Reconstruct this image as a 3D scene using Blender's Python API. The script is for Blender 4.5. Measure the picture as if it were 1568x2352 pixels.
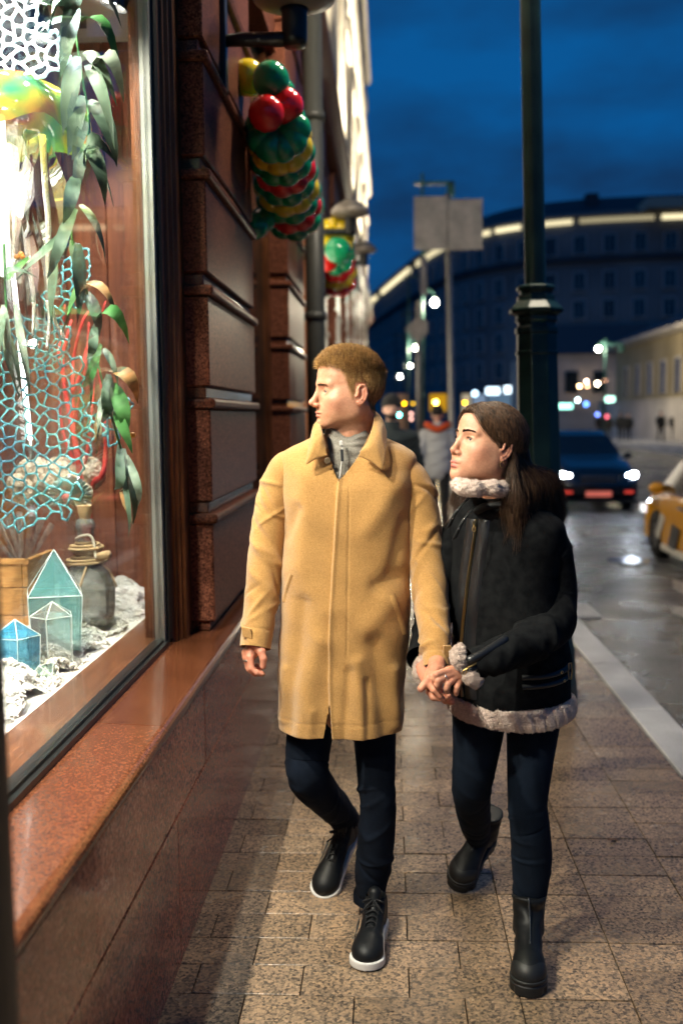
import bpy, bmesh, math, random
import numpy as np
from mathutils import Vector, Matrix

for _o in list(bpy.data.objects):
    bpy.data.objects.remove(_o, do_unlink=True)
SC = bpy.context.scene
COL = SC.collection
R = math.radians
random.seed(7)
RNG = np.random.default_rng(11)

# ------------------------------------------------------------------ camera
CAM_H = 1.58
FV = 2300.0                       # focal length in units of a 1568 x 2352 picture
YAW, PITCH, ROLL = R(2.74), R(5.45), 0.010
_f0 = Vector((-math.sin(YAW), math.cos(YAW), 0))
_r0 = Vector((math.cos(YAW), math.sin(YAW), 0))
_fw = _f0 * math.cos(PITCH) + Vector((0, 0, -1)) * math.sin(PITCH)
_u0 = _r0.cross(_fw)
_rt = _r0 * math.cos(ROLL) - _u0 * math.sin(ROLL)
_up = _u0 * math.cos(ROLL) + _r0 * math.sin(ROLL)
cam_d = bpy.data.cameras.new('camera')
cam = bpy.data.objects.new('camera', cam_d)
COL.objects.link(cam)
cam.matrix_world = Matrix(((_rt.x, _up.x, -_fw.x, 0), (_rt.y, _up.y, -_fw.y, 0), (_rt.z, _up.z, -_fw.z, CAM_H), (0, 0, 0, 1)))
cam_d.sensor_fit = 'VERTICAL'
cam_d.sensor_height = 36.0
cam_d.sensor_width = 24.0
cam_d.lens = 36.0 * FV / 2352.0
cam_d.clip_start = 0.05
cam_d.clip_end = 2000
cam_d.dof.use_dof = True
cam_d.dof.focus_distance = 2.85
cam_d.dof.aperture_fstop = 1.9
SC.camera = cam

def P(vx, vy, Y):
    """the point of the street at depth Y that the photograph shows at (vx, vy)"""
    d = _fw + _rt * ((vx - 784.0) / FV) + _up * ((1176.0 - vy) / FV)
    t = Y / d.y
    return Vector((d.x * t, Y, CAM_H + d.z * t))

def PX(vx, vy, X):
    d = _fw + _rt * ((vx - 784.0) / FV) + _up * ((1176.0 - vy) / FV)
    t = X / d.x
    return Vector((X, d.y * t, CAM_H + d.z * t))

def PZ(vx, vy, Z):
    d = _fw + _rt * ((vx - 784.0) / FV) + _up * ((1176.0 - vy) / FV)
    t = (Z - CAM_H) / d.z
    return Vector((d.x * t, d.y * t, Z))

# ------------------------------------------------------------------ sky (blue hour)
W = bpy.data.worlds.new('World')
SC.world = W
W.use_nodes = True
_n, _l = W.node_tree.nodes, W.node_tree.links
_n.clear()
w_out = _n.new('ShaderNodeOutputWorld')
w_bg = _n.new('ShaderNodeBackground')
w_sky = _n.new('ShaderNodeTexSky')
w_sky.sky_type = 'NISHITA'
w_sky.sun_disc = False
w_sky.sun_elevation = R(-3.0)
w_sky.sun_rotation = R(150)
w_sky.ozone_density = 4.0
w_tc = _n.new('ShaderNodeTexCoord')
w_map = _n.new('ShaderNodeMapping')
w_map.inputs['Scale'].default_value = (1.0, 1.0, 2.6)
w_noi = _n.new('ShaderNodeTexNoise')
w_noi.inputs['Scale'].default_value = 4.2
w_noi.inputs['Detail'].default_value = 5
w_noi.inputs['Roughness'].default_value = 0.5
w_rmp = _n.new('ShaderNodeValToRGB')
w_rmp.color_ramp.elements[0].position = 0.36
w_rmp.color_ramp.elements[0].color = (0.003, 0.106, 0.345, 1)
w_rmp.color_ramp.elements[1].position = 0.66
w_rmp.color_ramp.elements[1].color = (0.006, 0.040, 0.125, 1)
w_mix = _n.new('ShaderNodeMixRGB')
w_mix.blend_type = 'ADD'
w_mix.inputs['Fac'].default_value = 0.05
_l.new(w_tc.outputs['Generated'], w_map.inputs['Vector'])
_l.new(w_map.outputs['Vector'], w_noi.inputs['Vector'])
_l.new(w_noi.outputs['Fac'], w_rmp.inputs['Fac'])
_l.new(w_rmp.outputs['Color'], w_mix.inputs['Color1'])
_l.new(w_sky.outputs['Color'], w_mix.inputs['Color2'])
_l.new(w_mix.outputs['Color'], w_bg.inputs['Color'])
w_bg.inputs['Strength'].default_value = 0.50
_l.new(w_bg.outputs['Background'], w_out.inputs['Surface'])

SC.view_settings.view_transform = 'Standard'
SC.view_settings.look = 'None'
SC.view_settings.exposure = 0.80
SC.view_settings.gamma = 1.0
SC.cycles.use_denoising = True
SC.cycles.max_bounces = 10
SC.cycles.transparent_max_bounces = 24
SC.cycles.sample_clamp_indirect = 4.0
SC.cycles.blur_glossy = 0.5
SC.cycles.caustics_reflective = False
SC.cycles.caustics_refractive = False

# ------------------------------------------------------------------ naming helpers
def link(o, parent=None):
    COL.objects.link(o)
    if parent is not None:
        o.parent = parent
        o.matrix_parent_inverse = Matrix.Translation(-Vector(parent.location)) if parent.type == 'EMPTY' else Matrix.Identity(4)
    return o

def tag(o, label=None, cat=None, group=None, kind=None):
    if label: o['label'] = label
    if cat: o['category'] = cat
    if group: o['group'] = group
    if kind: o['kind'] = kind
    return o

def thing(name, label, cat, loc=(0, 0, 0), group=None):
    o = bpy.data.objects.new(name, None)
    o.empty_display_size = 0.1
    o.location = loc
    COL.objects.link(o)
    return tag(o, label, cat, group)

def mesh_obj(name, me, mat, parent=None, smooth=False):
    if mat is not None:
        for m in (mat if isinstance(mat, (list, tuple)) else [mat]):
            me.materials.append(m)
    if smooth:
        me.shade_smooth()
    return link(bpy.data.objects.new(name, me), parent)

def from_arrays(name, V_, F_, mat, parent=None, smooth=True):
    me = bpy.data.meshes.new(name)
    V_ = np.asarray(V_, dtype=np.float32)
    if isinstance(F_, np.ndarray) and F_.ndim == 2:
        n, k = F_.shape
        me.vertices.add(len(V_)); me.vertices.foreach_set('co', V_.ravel())
        me.loops.add(n * k); me.loops.foreach_set('vertex_index', F_.astype(np.int32).ravel())
        me.polygons.add(n)
        me.polygons.foreach_set('loop_start', np.arange(0, n * k, k, dtype=np.int32))
        me.polygons.foreach_set('loop_total', np.full(n, k, dtype=np.int32))
        me.update(calc_edges=True)
    else:
        me.from_pydata([tuple(v) for v in V_], [], F_)
        me.update()
    return mesh_obj(name, me, mat, parent, smooth)

class MB:
    """collects simple shapes that make up ONE part"""
    def __init__(s): s.v, s.f = [], []
    def add(s, vs, fs):
        b = len(s.v); s.v += [tuple(v) for v in vs]; s.f += [tuple(i + b for i in f) for f in fs]; return s
    def box(s, x0, x1, y0, y1, z0, z1):
        return s.add([(x0,y0,z0),(x1,y0,z0),(x1,y1,z0),(x0,y1,z0),(x0,y0,z1),(x1,y0,z1),(x1,y1,z1),(x0,y1,z1)],
                     [(0,3,2,1),(4,5,6,7),(0,1,5,4),(1,2,6,5),(2,3,7,6),(3,0,4,7)])
    def obox(s, c, ax, ay, az):
        c, ax, ay, az = map(Vector, (c, ax, ay, az)); v = []
        for z in (-1, 1):
            for x, y in ((-1,-1),(1,-1),(1,1),(-1,1)): v.append(c + ax*x + ay*y + az*z)
        return s.add(v, [(0,3,2,1),(4,5,6,7),(0,1,5,4),(1,2,6,5),(2,3,7,6),(3,0,4,7)])
    def prism(s, poly, axis, a, b):
        """poly: 2D outline, extruded along axis 0/1/2 from a to b"""
        n = len(poly); vs = []
        for t in (a, b):
            for p in poly:
                q = list(p); q.insert(axis, t); vs.append(q)
        fs = [tuple(range(n))[::-1], tuple(range(n, 2*n))] + [(i, (i+1) % n, (i+1) % n + n, i + n) for i in range(n)]
        return s.add(vs, fs)
    def tube(s, pts, rad, n=10, cap=True):
        pts = [Vector(p) for p in pts]
        if not hasattr(rad, '__len__'): rad = [rad] * len(pts)
        vs, fs = [], []
        t0 = (pts[1] - pts[0]).normalized()
        nrm = t0.orthogonal().normalized()
        for i, p in enumerate(pts):
            t = (pts[min(i+1, len(pts)-1)] - pts[max(i-1, 0)]).normalized()
            nrm = (nrm - t * nrm.dot(t)).normalized(); bi = t.cross(nrm)
            for k in range(n):
                a = 2*math.pi*k/n
                vs.append(p + (nrm*math.cos(a) + bi*math.sin(a)) * rad[i])
        for i in range(len(pts)-1):
            for k in range(n):
                k2 = (k+1) % n
                fs.append((i*n+k, i*n+k2, (i+1)*n+k2, (i+1)*n+k))
        if cap:
            fs.append(tuple(range(n))[::-1]); fs.append(tuple(range((len(pts)-1)*n, len(pts)*n)))
        return s.add(vs, fs)
    def lathe(s, prof, c, n=24, cap=True, sq=None):
        """prof: (r, z) rows about a vertical axis through c"""
        vs, fs = [], []
        for r, z in prof:
            for k in range(n):
                a = 2*math.pi*(k+.5)/n
                vs.append((c[0]+r*math.cos(a), c[1]+r*math.sin(a), c[2]+z))
        for i in range(len(prof)-1):
            for k in range(n):
                k2 = (k+1) % n
                fs.append((i*n+k, i*n+k2, (i+1)*n+k2, (i+1)*n+k))
        if cap:
            fs.append(tuple(range(n))[::-1]); fs.append(tuple(range((len(prof)-1)*n, len(prof)*n)))
        return s.add(vs, fs)
    def ball(s, c, r, nu=12, nv=8, sq=(1,1,1)):
        vs, fs = [], []
        for j in range(1, nv):
            t = math.pi*j/nv
            for i in range(nu):
                a = 2*math.pi*i/nu
                vs.append((c[0]+r*sq[0]*math.sin(t)*math.cos(a), c[1]+r*sq[1]*math.sin(t)*math.sin(a), c[2]+r*sq[2]*math.cos(t)))
        b = len(vs); vs += [(c[0],c[1],c[2]+r*sq[2]), (c[0],c[1],c[2]-r*sq[2])]
        for j in range(nv-2):
            for i in range(nu):
                i2 = (i+1) % nu
                fs.append((j*nu+i, (j+1)*nu+i, (j+1)*nu+i2, j*nu+i2))
        for i in range(nu):
            i2 = (i+1) % nu
            fs.append((b, i, i2)); fs.append((b+1, (nv-2)*nu+i2, (nv-2)*nu+i))
        return s.add(vs, fs)
    def build(s, name, mat, parent=None, smooth=False, bevel=0, seg=2):
        me = bpy.data.meshes.new(name)
        me.from_pydata(s.v, [], s.f)
        me.update()
        if bevel:
            bm = bmesh.new(); bm.from_mesh(me)
            es = [e for e in bm.edges if len(e.link_faces) == 2 and e.calc_face_angle(0) > 0.5]
            bmesh.ops.bevel(bm, geom=es, offset=bevel, segments=seg, affect='EDGES', profile=0.5, clamp_overlap=True)
            bm.to_mesh(me); bm.free()
        o = mesh_obj(name, me, mat, parent, smooth)
        return o

def share(o, name, parent=None, loc=None, rotz=0, scale=None):
    """another object that shares o's mesh"""
    c = bpy.data.objects.new(name, o.data)
    COL.objects.link(c)
    if parent is not None: c.parent = parent
    if loc is not None: c.location = loc
    if rotz: c.rotation_euler = (0, 0, rotz)
    if scale is not None: c.scale = scale
    return c

def catmull(pts, n):
    pts = [np.array(p, dtype=float) for p in pts]
    q = [2*pts[0]-pts[1]] + pts + [2*pts[-1]-pts[-2]]
    out = []
    segs = len(pts) - 1
    for i in range(n):
        u = i / (n - 1) * segs
        k = min(int(u), segs - 1); t = u - k
        a, b, c, d = q[k], q[k+1], q[k+2], q[k+3]
        out.append(0.5*((2*b) + (c-a)*t + (2*a-5*b+4*c-d)*t*t + (3*b-a-3*c+d)*t**3))
    return np.array(out)

# ------------------------------------------------------------------ materials
def rgb(h):
    """sRGB 0-255 triple to linear"""
    return tuple(((c/255)/12.92 if c/255 <= 0.04045 else ((c/255+0.055)/1.055)**2.4) for c in h)

class Mat:
    def __init__(s, name, color=(.5,.5,.5), rough=.5, metal=0.0, spec=.5, coat=0.0, coat_rough=.05, sheen=0.0, sss=0.0, alpha=1.0, emit=None, emit_s=0.0, trans=0.0, ior=1.45):
        s.m = bpy.data.materials.new(name); s.m.use_nodes = True
        s.n, s.l = s.m.node_tree.nodes, s.m.node_tree.links
        s.b = s.n['Principled BSDF']
        i = s.b.inputs
        i['Base Color'].default_value = (*color, 1); i['Roughness'].default_value = rough; i['Metallic'].default_value = metal
        i['Specular IOR Level'].default_value = spec; i['Coat Weight'].default_value = coat; i['Coat Roughness'].default_value = coat_rough
        i['Sheen Weight'].default_value = sheen; i['Sheen Roughness'].default_value = .5; i['IOR'].default_value = ior
        i['Subsurface Weight'].default_value = sss; i['Alpha'].default_value = alpha; i['Transmission Weight'].default_value = trans
        if sss: i['Subsurface Radius'].default_value = (1.0, .35, .2); i['Subsurface Scale'].default_value = .008
        if emit: i['Emission Color'].default_value = (*emit, 1); i['Emission Strength'].default_value = emit_s
        s.pos = None
    def P(s, scale=(1,1,1)):
        if s.pos is None:
            s.pos = s.n.new('ShaderNodeNewGeometry').outputs['Position']
        if scale == (1,1,1): return s.pos
        m = s.n.new('ShaderNodeMapping'); m.inputs['Scale'].default_value = scale
        s.l.new(s.pos, m.inputs['Vector']); return m.outputs['Vector']
    def local(s):
        s.pos = s.n.new('ShaderNodeTexCoord').outputs['Object']; return s
    def noise(s, scale, detail=4, rough=.55, stretch=(1,1,1), dist=0):
        t = s.n.new('ShaderNodeTexNoise'); t.inputs['Scale'].default_value = scale; t.inputs['Detail'].default_value = detail
        t.inputs['Roughness'].default_value = rough; t.inputs['Distortion'].default_value = dist
        s.l.new(s.P(stretch), t.inputs['Vector']); return t.outputs['Fac']
    def voro(s, scale, out='Distance', feat='F1', stretch=(1,1,1)):
        t = s.n.new('ShaderNodeTexVoronoi'); t.feature = feat; t.inputs['Scale'].default_value = scale
        s.l.new(s.P(stretch), t.inputs['Vector']); return t.outputs[out]
    def ramp(s, fac, stops):
        r = s.n.new('ShaderNodeValToRGB'); e = r.color_ramp.elements
        while len(e) > 1: e.remove(e[-1])
        for k, (p, c) in enumerate(stops):
            if k == 0: e[0].position = p; x = e[0]
            else: x = e.new(p)
            x.color = (*c, 1) if hasattr(c, '__len__') else (c, c, c, 1)
        s.l.new(fac, r.inputs['Fac']); return r.outputs['Color']
    def mixc(s, a, b, fac, mode='MIX'):
        m = s.n.new('ShaderNodeMixRGB'); m.blend_type = mode
        for sock, v in ((m.inputs['Color1'], a), (m.inputs['Color2'], b), (m.inputs['Fac'], fac)):
            if hasattr(v, 'is_linked') or hasattr(v, 'links'): s.l.new(v, sock)
            elif hasattr(v, '__len__'): sock.default_value = (*v[:3], 1)
            else: sock.default_value = v
        return m.outputs['Color']
    def math(s, op, a, b=0.0):
        m = s.n.new('ShaderNodeMath'); m.operation = op
        for sock, v in ((m.inputs[0], a), (m.inputs[1], b)):
            if hasattr(v, 'links'): s.l.new(v, sock)
            else: sock.default_value = v
        return m.outputs[0]
    def rand(s):
        return s.n.new('ShaderNodeObjectInfo').outputs['Random']
    def attr(s, name):
        a = s.n.new('ShaderNodeAttribute'); a.attribute_name = name; return a.outputs['Color']
    def color(s, c): s.l.new(c, s.b.inputs['Base Color']); return s
    def roughness(s, c): s.l.new(c, s.b.inputs['Roughness']); return s
    def bump(s, h, strength=.3, dist=.002):
        b = s.n.new('ShaderNodeBump'); b.inputs['Strength'].default_value = strength; b.inputs['Distance'].default_value = dist
        s.l.new(h, b.inputs['Height']); s.l.new(b.outputs['Normal'], s.b.inputs['Normal'])
        return s
    def varied(s, c1, c2, scale=6, detail=4, stretch=(1,1,1), lo=.35, hi=.65):
        return s.color(s.ramp(s.noise(scale, detail, stretch=stretch), [(lo, c1), (hi, c2)]))

def granite(name, stops, grain=90, rough=.12, coat=.3, bump=0.0, big=.25, spec=.5):
    m = Mat(name, rough=rough, coat=coat, coat_rough=.06, spec=spec)
    n1 = m.noise(grain, 5, .7)
    v = m.voro(grain * 1.3, 'Color')
    f = m.mixc(n1, v, .34)
    c = m.ramp(f, stops)
    b = m.ramp(m.noise(2.2, 3), [(.3, .72), (.7, 1.15)])
    c = m.mixc(c, b, big * 2.2, 'MULTIPLY')
    r = m.ramp(m.rand(), [(0, .68), (1, 1.2)])
    c = m.mixc(c, r, .8, 'MULTIPLY')
    m.color(c)
    if bump: m.bump(n1, bump, .002)
    return m

def glass_mat(name, tint=(1,1,1), refl=1.0, rough=0.0, ior=1.5, body=None, body_f=0.0):
    """thin pane: lets light straight through, mirrors by angle"""
    m = bpy.data.materials.new(name); m.use_nodes = True
    n, l = m.node_tree.nodes, m.node_tree.links; n.clear()
    o = n.new('ShaderNodeOutputMaterial'); mx = n.new('ShaderNodeMixShader'); t = n.new('ShaderNodeBsdfTransparent'); g = n.new('ShaderNodeBsdfGlossy')
    fr = n.new('ShaderNodeFresnel'); fr.inputs['IOR'].default_value = ior
    mm = n.new('ShaderNodeMath'); mm.operation = 'MULTIPLY'; mm.inputs[1].default_value = refl
    t.inputs['Color'].default_value = (*tint, 1); g.inputs['Roughness'].default_value = rough
    l.new(fr.outputs['Fac'], mm.inputs[0]); l.new(mm.outputs[0], mx.inputs['Fac'])
    first = t.outputs[0]
    if body:
        d = n.new('ShaderNodeBsdfPrincipled'); d.inputs['Base Color'].default_value = (*body, 1); d.inputs['Roughness'].default_value = .15
        m2 = n.new('ShaderNodeMixShader'); m2.inputs['Fac'].default_value = body_f
        l.new(t.outputs[0], m2.inputs[1]); l.new(d.outputs[0], m2.inputs[2]); first = m2.outputs[0]
    l.new(first, mx.inputs[1]); l.new(g.outputs[0], mx.inputs[2]); l.new(mx.outputs[0], o.inputs['Surface'])
    return m

def emit_mat(name, color, strength):
    m = bpy.data.materials.new(name); m.use_nodes = True
    n, l = m.node_tree.nodes, m.node_tree.links; n.clear()
    o = n.new('ShaderNodeOutputMaterial'); e = n.new('ShaderNodeEmission')
    e.inputs['Color'].default_value = (*color, 1); e.inputs['Strength'].default_value = strength
    l.new(e.outputs[0], o.inputs['Surface'])
    return m

# ------------------------------------------------------------------ implicit-surface toolkit (used for bodies, shoes, hands)
class Field:
    def __init__(s, lo, hi, res):
        s.lo = np.array(lo, dtype=np.float32); s.res = res
        n = np.ceil((np.array(hi)-np.array(lo))/res).astype(int)+1
        ax = [s.lo[i] + np.arange(n[i], dtype=np.float32)*np.float32(res) for i in range(3)]
        s.x, s.y, s.z = ax[0][:,None,None], ax[1][None,:,None], ax[2][None,None,:]
        s.d = np.full(n, 9.0, dtype=np.float32)
    def cone(s, a, b, r1, r2, sq=None):
        a = np.array(a, dtype=np.float32); b = np.array(b, dtype=np.float32); ba = b-a; L = float(ba@ba)+1e-12
        px, py, pz = s.x-a[0], s.y-a[1], s.z-a[2]
        t = np.clip((px*ba[0]+py*ba[1]+pz*ba[2])/L, 0, 1)
        q = (px-t*ba[0])**2+(py-t*ba[1])**2+(pz-t*ba[2])**2
        return np.sqrt(q) - (r1+t*(r2-r1))
    def ell(s, c, r, rot=None):
        px, py, pz = s.x-c[0], s.y-c[1], s.z-c[2]
        if rot is not None:
            m = np.array(rot, dtype=np.float32).T
            px, py, pz = m[0][0]*px+m[0][1]*py+m[0][2]*pz, m[1][0]*px+m[1][1]*py+m[1][2]*pz, m[2][0]*px+m[2][1]*py+m[2][2]*pz
        k0 = np.sqrt((px/r[0])**2+(py/r[1])**2+(pz/r[2])**2); k1 = np.sqrt((px/r[0]**2)**2+(py/r[1]**2)**2+(pz/r[2]**2)**2)+1e-6
        return k0*(k0-1)/k1
    def u(s, d, k=0.0):
        if k <= 0: s.d = np.minimum(s.d, d)
        else:
            h = np.maximum(k-np.abs(s.d-d), 0)/k; s.d = np.minimum(s.d, d) - h*h*k*.25
        return s
    def cut(s, d, k=0.0):
        d = -d
        if k <= 0: s.d = np.maximum(s.d, d)
        else:
            h = np.maximum(k-np.abs(s.d-d), 0)/k; s.d = np.maximum(s.d, d) + h*h*k*.25
        return s
    def mesh(s):
        f = s.d; n = f.shape; sg = f < 0
        c = np.zeros((n[0]-1, n[1]-1, n[2]-1), dtype=np.int8)
        for i in (0,1):
            for j in (0,1):
                for k in (0,1): c += sg[i:n[0]-1+i, j:n[1]-1+j, k:n[2]-1+k]
        act = (c > 0) & (c < 8); idx = np.argwhere(act); m = len(idx)
        num = np.full(act.shape, -1, dtype=np.int32); num[act] = np.arange(m)
        acc = np.zeros((m,3), dtype=np.float32); cnt = np.zeros(m, dtype=np.float32)
        I, J, K = idx[:,0], idx[:,1], idx[:,2]
        corners = [(i,j,k) for i in (0,1) for j in (0,1) for k in (0,1)]
        for a in corners:
            for ax in range(3):
                if a[ax]: continue
                b = list(a); b[ax] = 1
                fa = f[I+a[0], J+a[1], K+a[2]]; fb = f[I+b[0], J+b[1], K+b[2]]
                cr = (fa < 0) != (fb < 0)
                t = np.where(cr, fa/np.where(cr, fa-fb, 1), 0)
                p = np.array(a, dtype=np.float32)[None,:].repeat(m, 0); p[:,ax] = t
                acc[cr] += p[cr]; cnt[cr] += 1
        V_ = s.lo + (idx + acc/cnt[:,None])*s.res
        F_ = []
        for ax in range(3):
            sl = [slice(None)]*3; s2 = [slice(None)]*3; sl[ax] = slice(0, n[ax]-1); s2[ax] = slice(1, n[ax])
            A, B = sg[tuple(sl)], sg[tuple(s2)]
            e = np.argwhere(A != B); o1, o2 = [(1,2),(2,0),(0,1)][ax]
            ok = (e[:,o1] > 0) & (e[:,o2] > 0) & (e[:,o1] < n[o1]-1) & (e[:,o2] < n[o2]-1); e = e[ok]
            fl = A[e[:,0], e[:,1], e[:,2]]
            def at_(d1, d2):
                q = e.copy(); q[:,o1] -= d1; q[:,o2] -= d2; return num[q[:,0], q[:,1], q[:,2]]
            quad = np.stack([at_(1,1), at_(0,1), at_(0,0), at_(1,0)], 1)
            quad[~fl] = quad[~fl][:, ::-1]
            F_.append(quad)
        return V_, np.concatenate(F_)

def smooth_verts(V_, F_, it=1, lam=.5):
    e = np.concatenate([F_[:, [0,1]], F_[:, [1,2]], F_[:, [2,3]], F_[:, [3,0]]]) if F_.shape[1] == 4 else np.concatenate([F_[:, [0,1]], F_[:, [1,2]], F_[:, [2,0]]])
    for _ in range(it):
        acc = np.zeros_like(V_); c = np.zeros(len(V_), dtype=np.float32)
        for a, b in ((0,1),(1,0)):
            np.add.at(acc, e[:,a], V_[e[:,b]]); np.add.at(c, e[:,a], 1)
        V_ = V_ + lam*(acc/np.maximum(c,1)[:,None]-V_)
    return V_

def normals(V_, F_):
    n = np.cross(V_[F_[:,2]]-V_[F_[:,0]], V_[F_[:,3 if F_.shape[1] == 4 else 1]]-V_[F_[:,1 if F_.shape[1] == 4 else 0]])
    out = np.zeros_like(V_)
    for k in range(F_.shape[1]): np.add.at(out, F_[:,k], n)
    return out/(np.linalg.norm(out, axis=1, keepdims=True)+1e-12)


# ------------------------------------------------------------------ shared materials
G_TILE = granite('paving granite', [(.25, (.028,.024,.021)), (.40, (.105,.080,.058)), (.52, (.24,.168,.110)), (.66, (.36,.232,.135)), (.8, (.42,.34,.27))], grain=95, rough=.42, coat=0, bump=.35, big=.2)
_r = G_TILE.ramp(G_TILE.noise(3.0, 5), [(.35, .10), (.65, .34)]); G_TILE.roughness(_r)
G_RED = granite('polished red granite', [(.28, (.015,.006,.004)), (.42, (.075,.026,.016)), (.55, (.165,.058,.034)), (.7, (.26,.10,.056))], grain=120, rough=.42, coat=0, big=.15, spec=.06)
G_SILL = granite('polished sill granite', [(.28, (.030,.011,.006)), (.42, (.080,.025,.012)), (.55, (.13,.042,.018)), (.7, (.20,.075,.034))], grain=170, rough=.17, coat=.2, big=.12)
G_PLINTH = granite('polished plinth granite', [(.28, (.060,.022,.014)), (.42, (.22,.070,.040)), (.55, (.38,.135,.078)), (.7, (.55,.27,.18))], grain=90, rough=.12, coat=0, big=.15, spec=.27)
G_KERB = Mat('kerb granite', rough=.38)
G_KERB.color(G_KERB.mixc(G_KERB.ramp(G_KERB.noise(160, 5, .7), [(.3, (.34,.34,.35)), (.7, (.62,.62,.63))]), G_KERB.ramp(G_KERB.noise(1.7, 5), [(.35, .6), (.65, 1.0)]), 1.0, 'MULTIPLY'))
G_KERB.bump(G_KERB.noise(160, 3), .2)
ASPH = Mat('wet asphalt', rough=.4)
ASPH.color(ASPH.mixc(ASPH.ramp(ASPH.voro(70), [(.1, (.11,.11,.115)), (.6, (.022,.022,.025))]), ASPH.ramp(ASPH.noise(.8, 4), [(.35, .55), (.65, 1.1)]), 1.0, 'MULTIPLY'))
ASPH.roughness(ASPH.ramp(ASPH.noise(1.1, 5), [(.35, .16), (.65, .40)]))
ASPH.bump(ASPH.voro(70), 1.0, .012)
JOINT = Mat('dark joint mortar', (.012,.010,.009), .8).m
BRONZE = Mat('bronze frame', (.12,.042,.016), .36, metal=.55)
BRONZE.varied((.075,.026,.010), (.19,.068,.026), 30, 5, (1,1,.15))
BRONZE = BRONZE.m
BLACKM = Mat('black gasket', (.008,.009,.009), .35).m
IRON = Mat('dark painted iron', (.012,.013,.013), .35).m
CREAM = Mat('cream stone', rough=.75)
CREAM.varied((.46,.41,.32), (.60,.55,.45), 3, 5)
CREAM = CREAM.m
DARKGLASS = Mat('dark shop glass', (.010,.014,.013), .04, spec=.9).m
LITGLASS = Mat('lit shop glass', (.05,.05,.05), .1, emit=(1.0,.86,.66), emit_s=1.5).m
STEEL = Mat('brushed steel edge', (.42,.44,.42), .35, metal=.9).m
GALV = Mat('galvanised pole', (.30,.29,.27), .5, metal=.5).m

# ------------------------------------------------------------------ ground, road, kerb, pavement
def road_z(y):
    return -0.12 - 0.30 * max(0.0, min(1.0, (y - 5) / 9.0))
ys = [-30, 0, 5] + [5 + 9*i/8 for i in range(1, 9)] + [40, 80, 160, 320, 700]
def on_road(vx, vy):
    z = -.2
    for _ in range(30): z = road_z(PZ(vx, vy, z).y)
    return PZ(vx, vy, z)
mb = MB(); vs, fs = [], []
for y in ys:
    vs += [(1.40, y, road_z(y)), (14.0, y, road_z(y))]
for i in range(len(ys)-1):
    fs.append((2*i, 2*i+1, 2*i+3, 2*i+2))
tag(mb.add(vs, fs).build('road', ASPH.m), kind='structure')
tag(MB().add([(-700,-300,-.6),(900,-300,-.6),(900,1200,-.6),(-700,1200,-.6)], [(0,1,2,3)]).build('ground', ASPH.m), kind='structure')
pave = tag(MB().box(-.75, 1.262, -3, 60, -.45, -.014).build('pavement', JOINT), kind='structure')
kerb = tag(MB().box(1.268, 1.468, -3, 60, -.45, -.012).build('kerb', JOINT), kind='structure')
far_walk = tag(MB().box(14.0, 17.2, -10, 300, -.45, -.10).build('far_pavement', G_KERB.m), kind='structure')

def tile_mesh(name, w, d, h=.03, bev=.0014):
    o = MB().box(-w/2, w/2, -d/2, d/2, -h, 0).build(name, G_TILE.m, bevel=bev, seg=1)
    me = o.data; bpy.data.objects.remove(o); return me
G_ = .0032
T_FULL = tile_mesh('tile_full', .30-G_, .15-G_); T_HALF = tile_mesh('tile_half', .15-G_, .15-G_)
T_EDGE = tile_mesh('tile_edge', .315-G_, .15-G_)
rest = MB(); ntile = 0
rowsY = [2.076 + .15*i for i in range(-8, 240)]
for i, y in enumerate(rowsY):
    cells = []
    x = .348
    off = [0, .15, .07, .22][i % 4] if False else (.15 if i % 2 else 0.0)
    if off: cells.append((x - .075, .15))
    x0 = x - off
    while x0 > -.60:
        cells.append((x0 - .15, .30)); x0 -= .30
    cells += [(.348+.15, .30), (.648+.15, .30), (.948+.157, .314)]
    for cx, w in cells:
        dz = RNG.uniform(-.0016, .0016)
        if y > 2.45 and ntile < 300 and not (cx < -.62):
            me = T_FULL if w == .30 else (T_HALF if w == .15 else T_EDGE)
            o = bpy.data.objects.new('paving_tile', me); COL.objects.link(o); o.parent = pave
            o.location = (cx, y, dz)
            o.rotation_euler = (RNG.uniform(-.004,.004), RNG.uniform(-.004,.004), 0)
            ntile += 1
        elif y > -1.2:
            rest.box(cx-w/2+G_/2, cx+w/2-G_/2, y-.075+G_/2, y+.075-G_/2, -.03, dz)
rest.box(-.75, 1.262, 38.1, 60, -.02, -.001)
tag(rest.build('paving', G_TILE.m, pave), kind='stuff')
KST = MB().box(-.1, .1, -.4985, .4985, -.50, 0).build('tmp', G_KERB.m, bevel=.012, seg=2); kme = KST.data; bpy.data.objects.remove(KST)
for i in range(34):
    o = bpy.data.objects.new('kerb_stone', kme); COL.objects.link(o); o.parent = kerb
    o.location = (1.368, .8 + i, .004 + RNG.uniform(-.002,.002))

PAINT = Mat('worn road paint', rough=.5); PAINT.varied((.20,.18,.15), (.55,.50,.42), 12, 5); PAINT = PAINT.m
rd = lambda vx, vy: (lambda p: (p.x, p.y, road_z(p.y)+.006))(on_road(vx, vy))
arr = MB().add([rd(1541,1330), rd(1545,1352), rd(1600,1385), rd(1600,1350)], [(0,1,2,3)]).add([rd(1538,1392), rd(1542,1410), rd(1600,1432), rd(1600,1398)], [(0,1,2,3)])
tag(arr.build('road_arrow_marking', PAINT), kind='structure')
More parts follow.
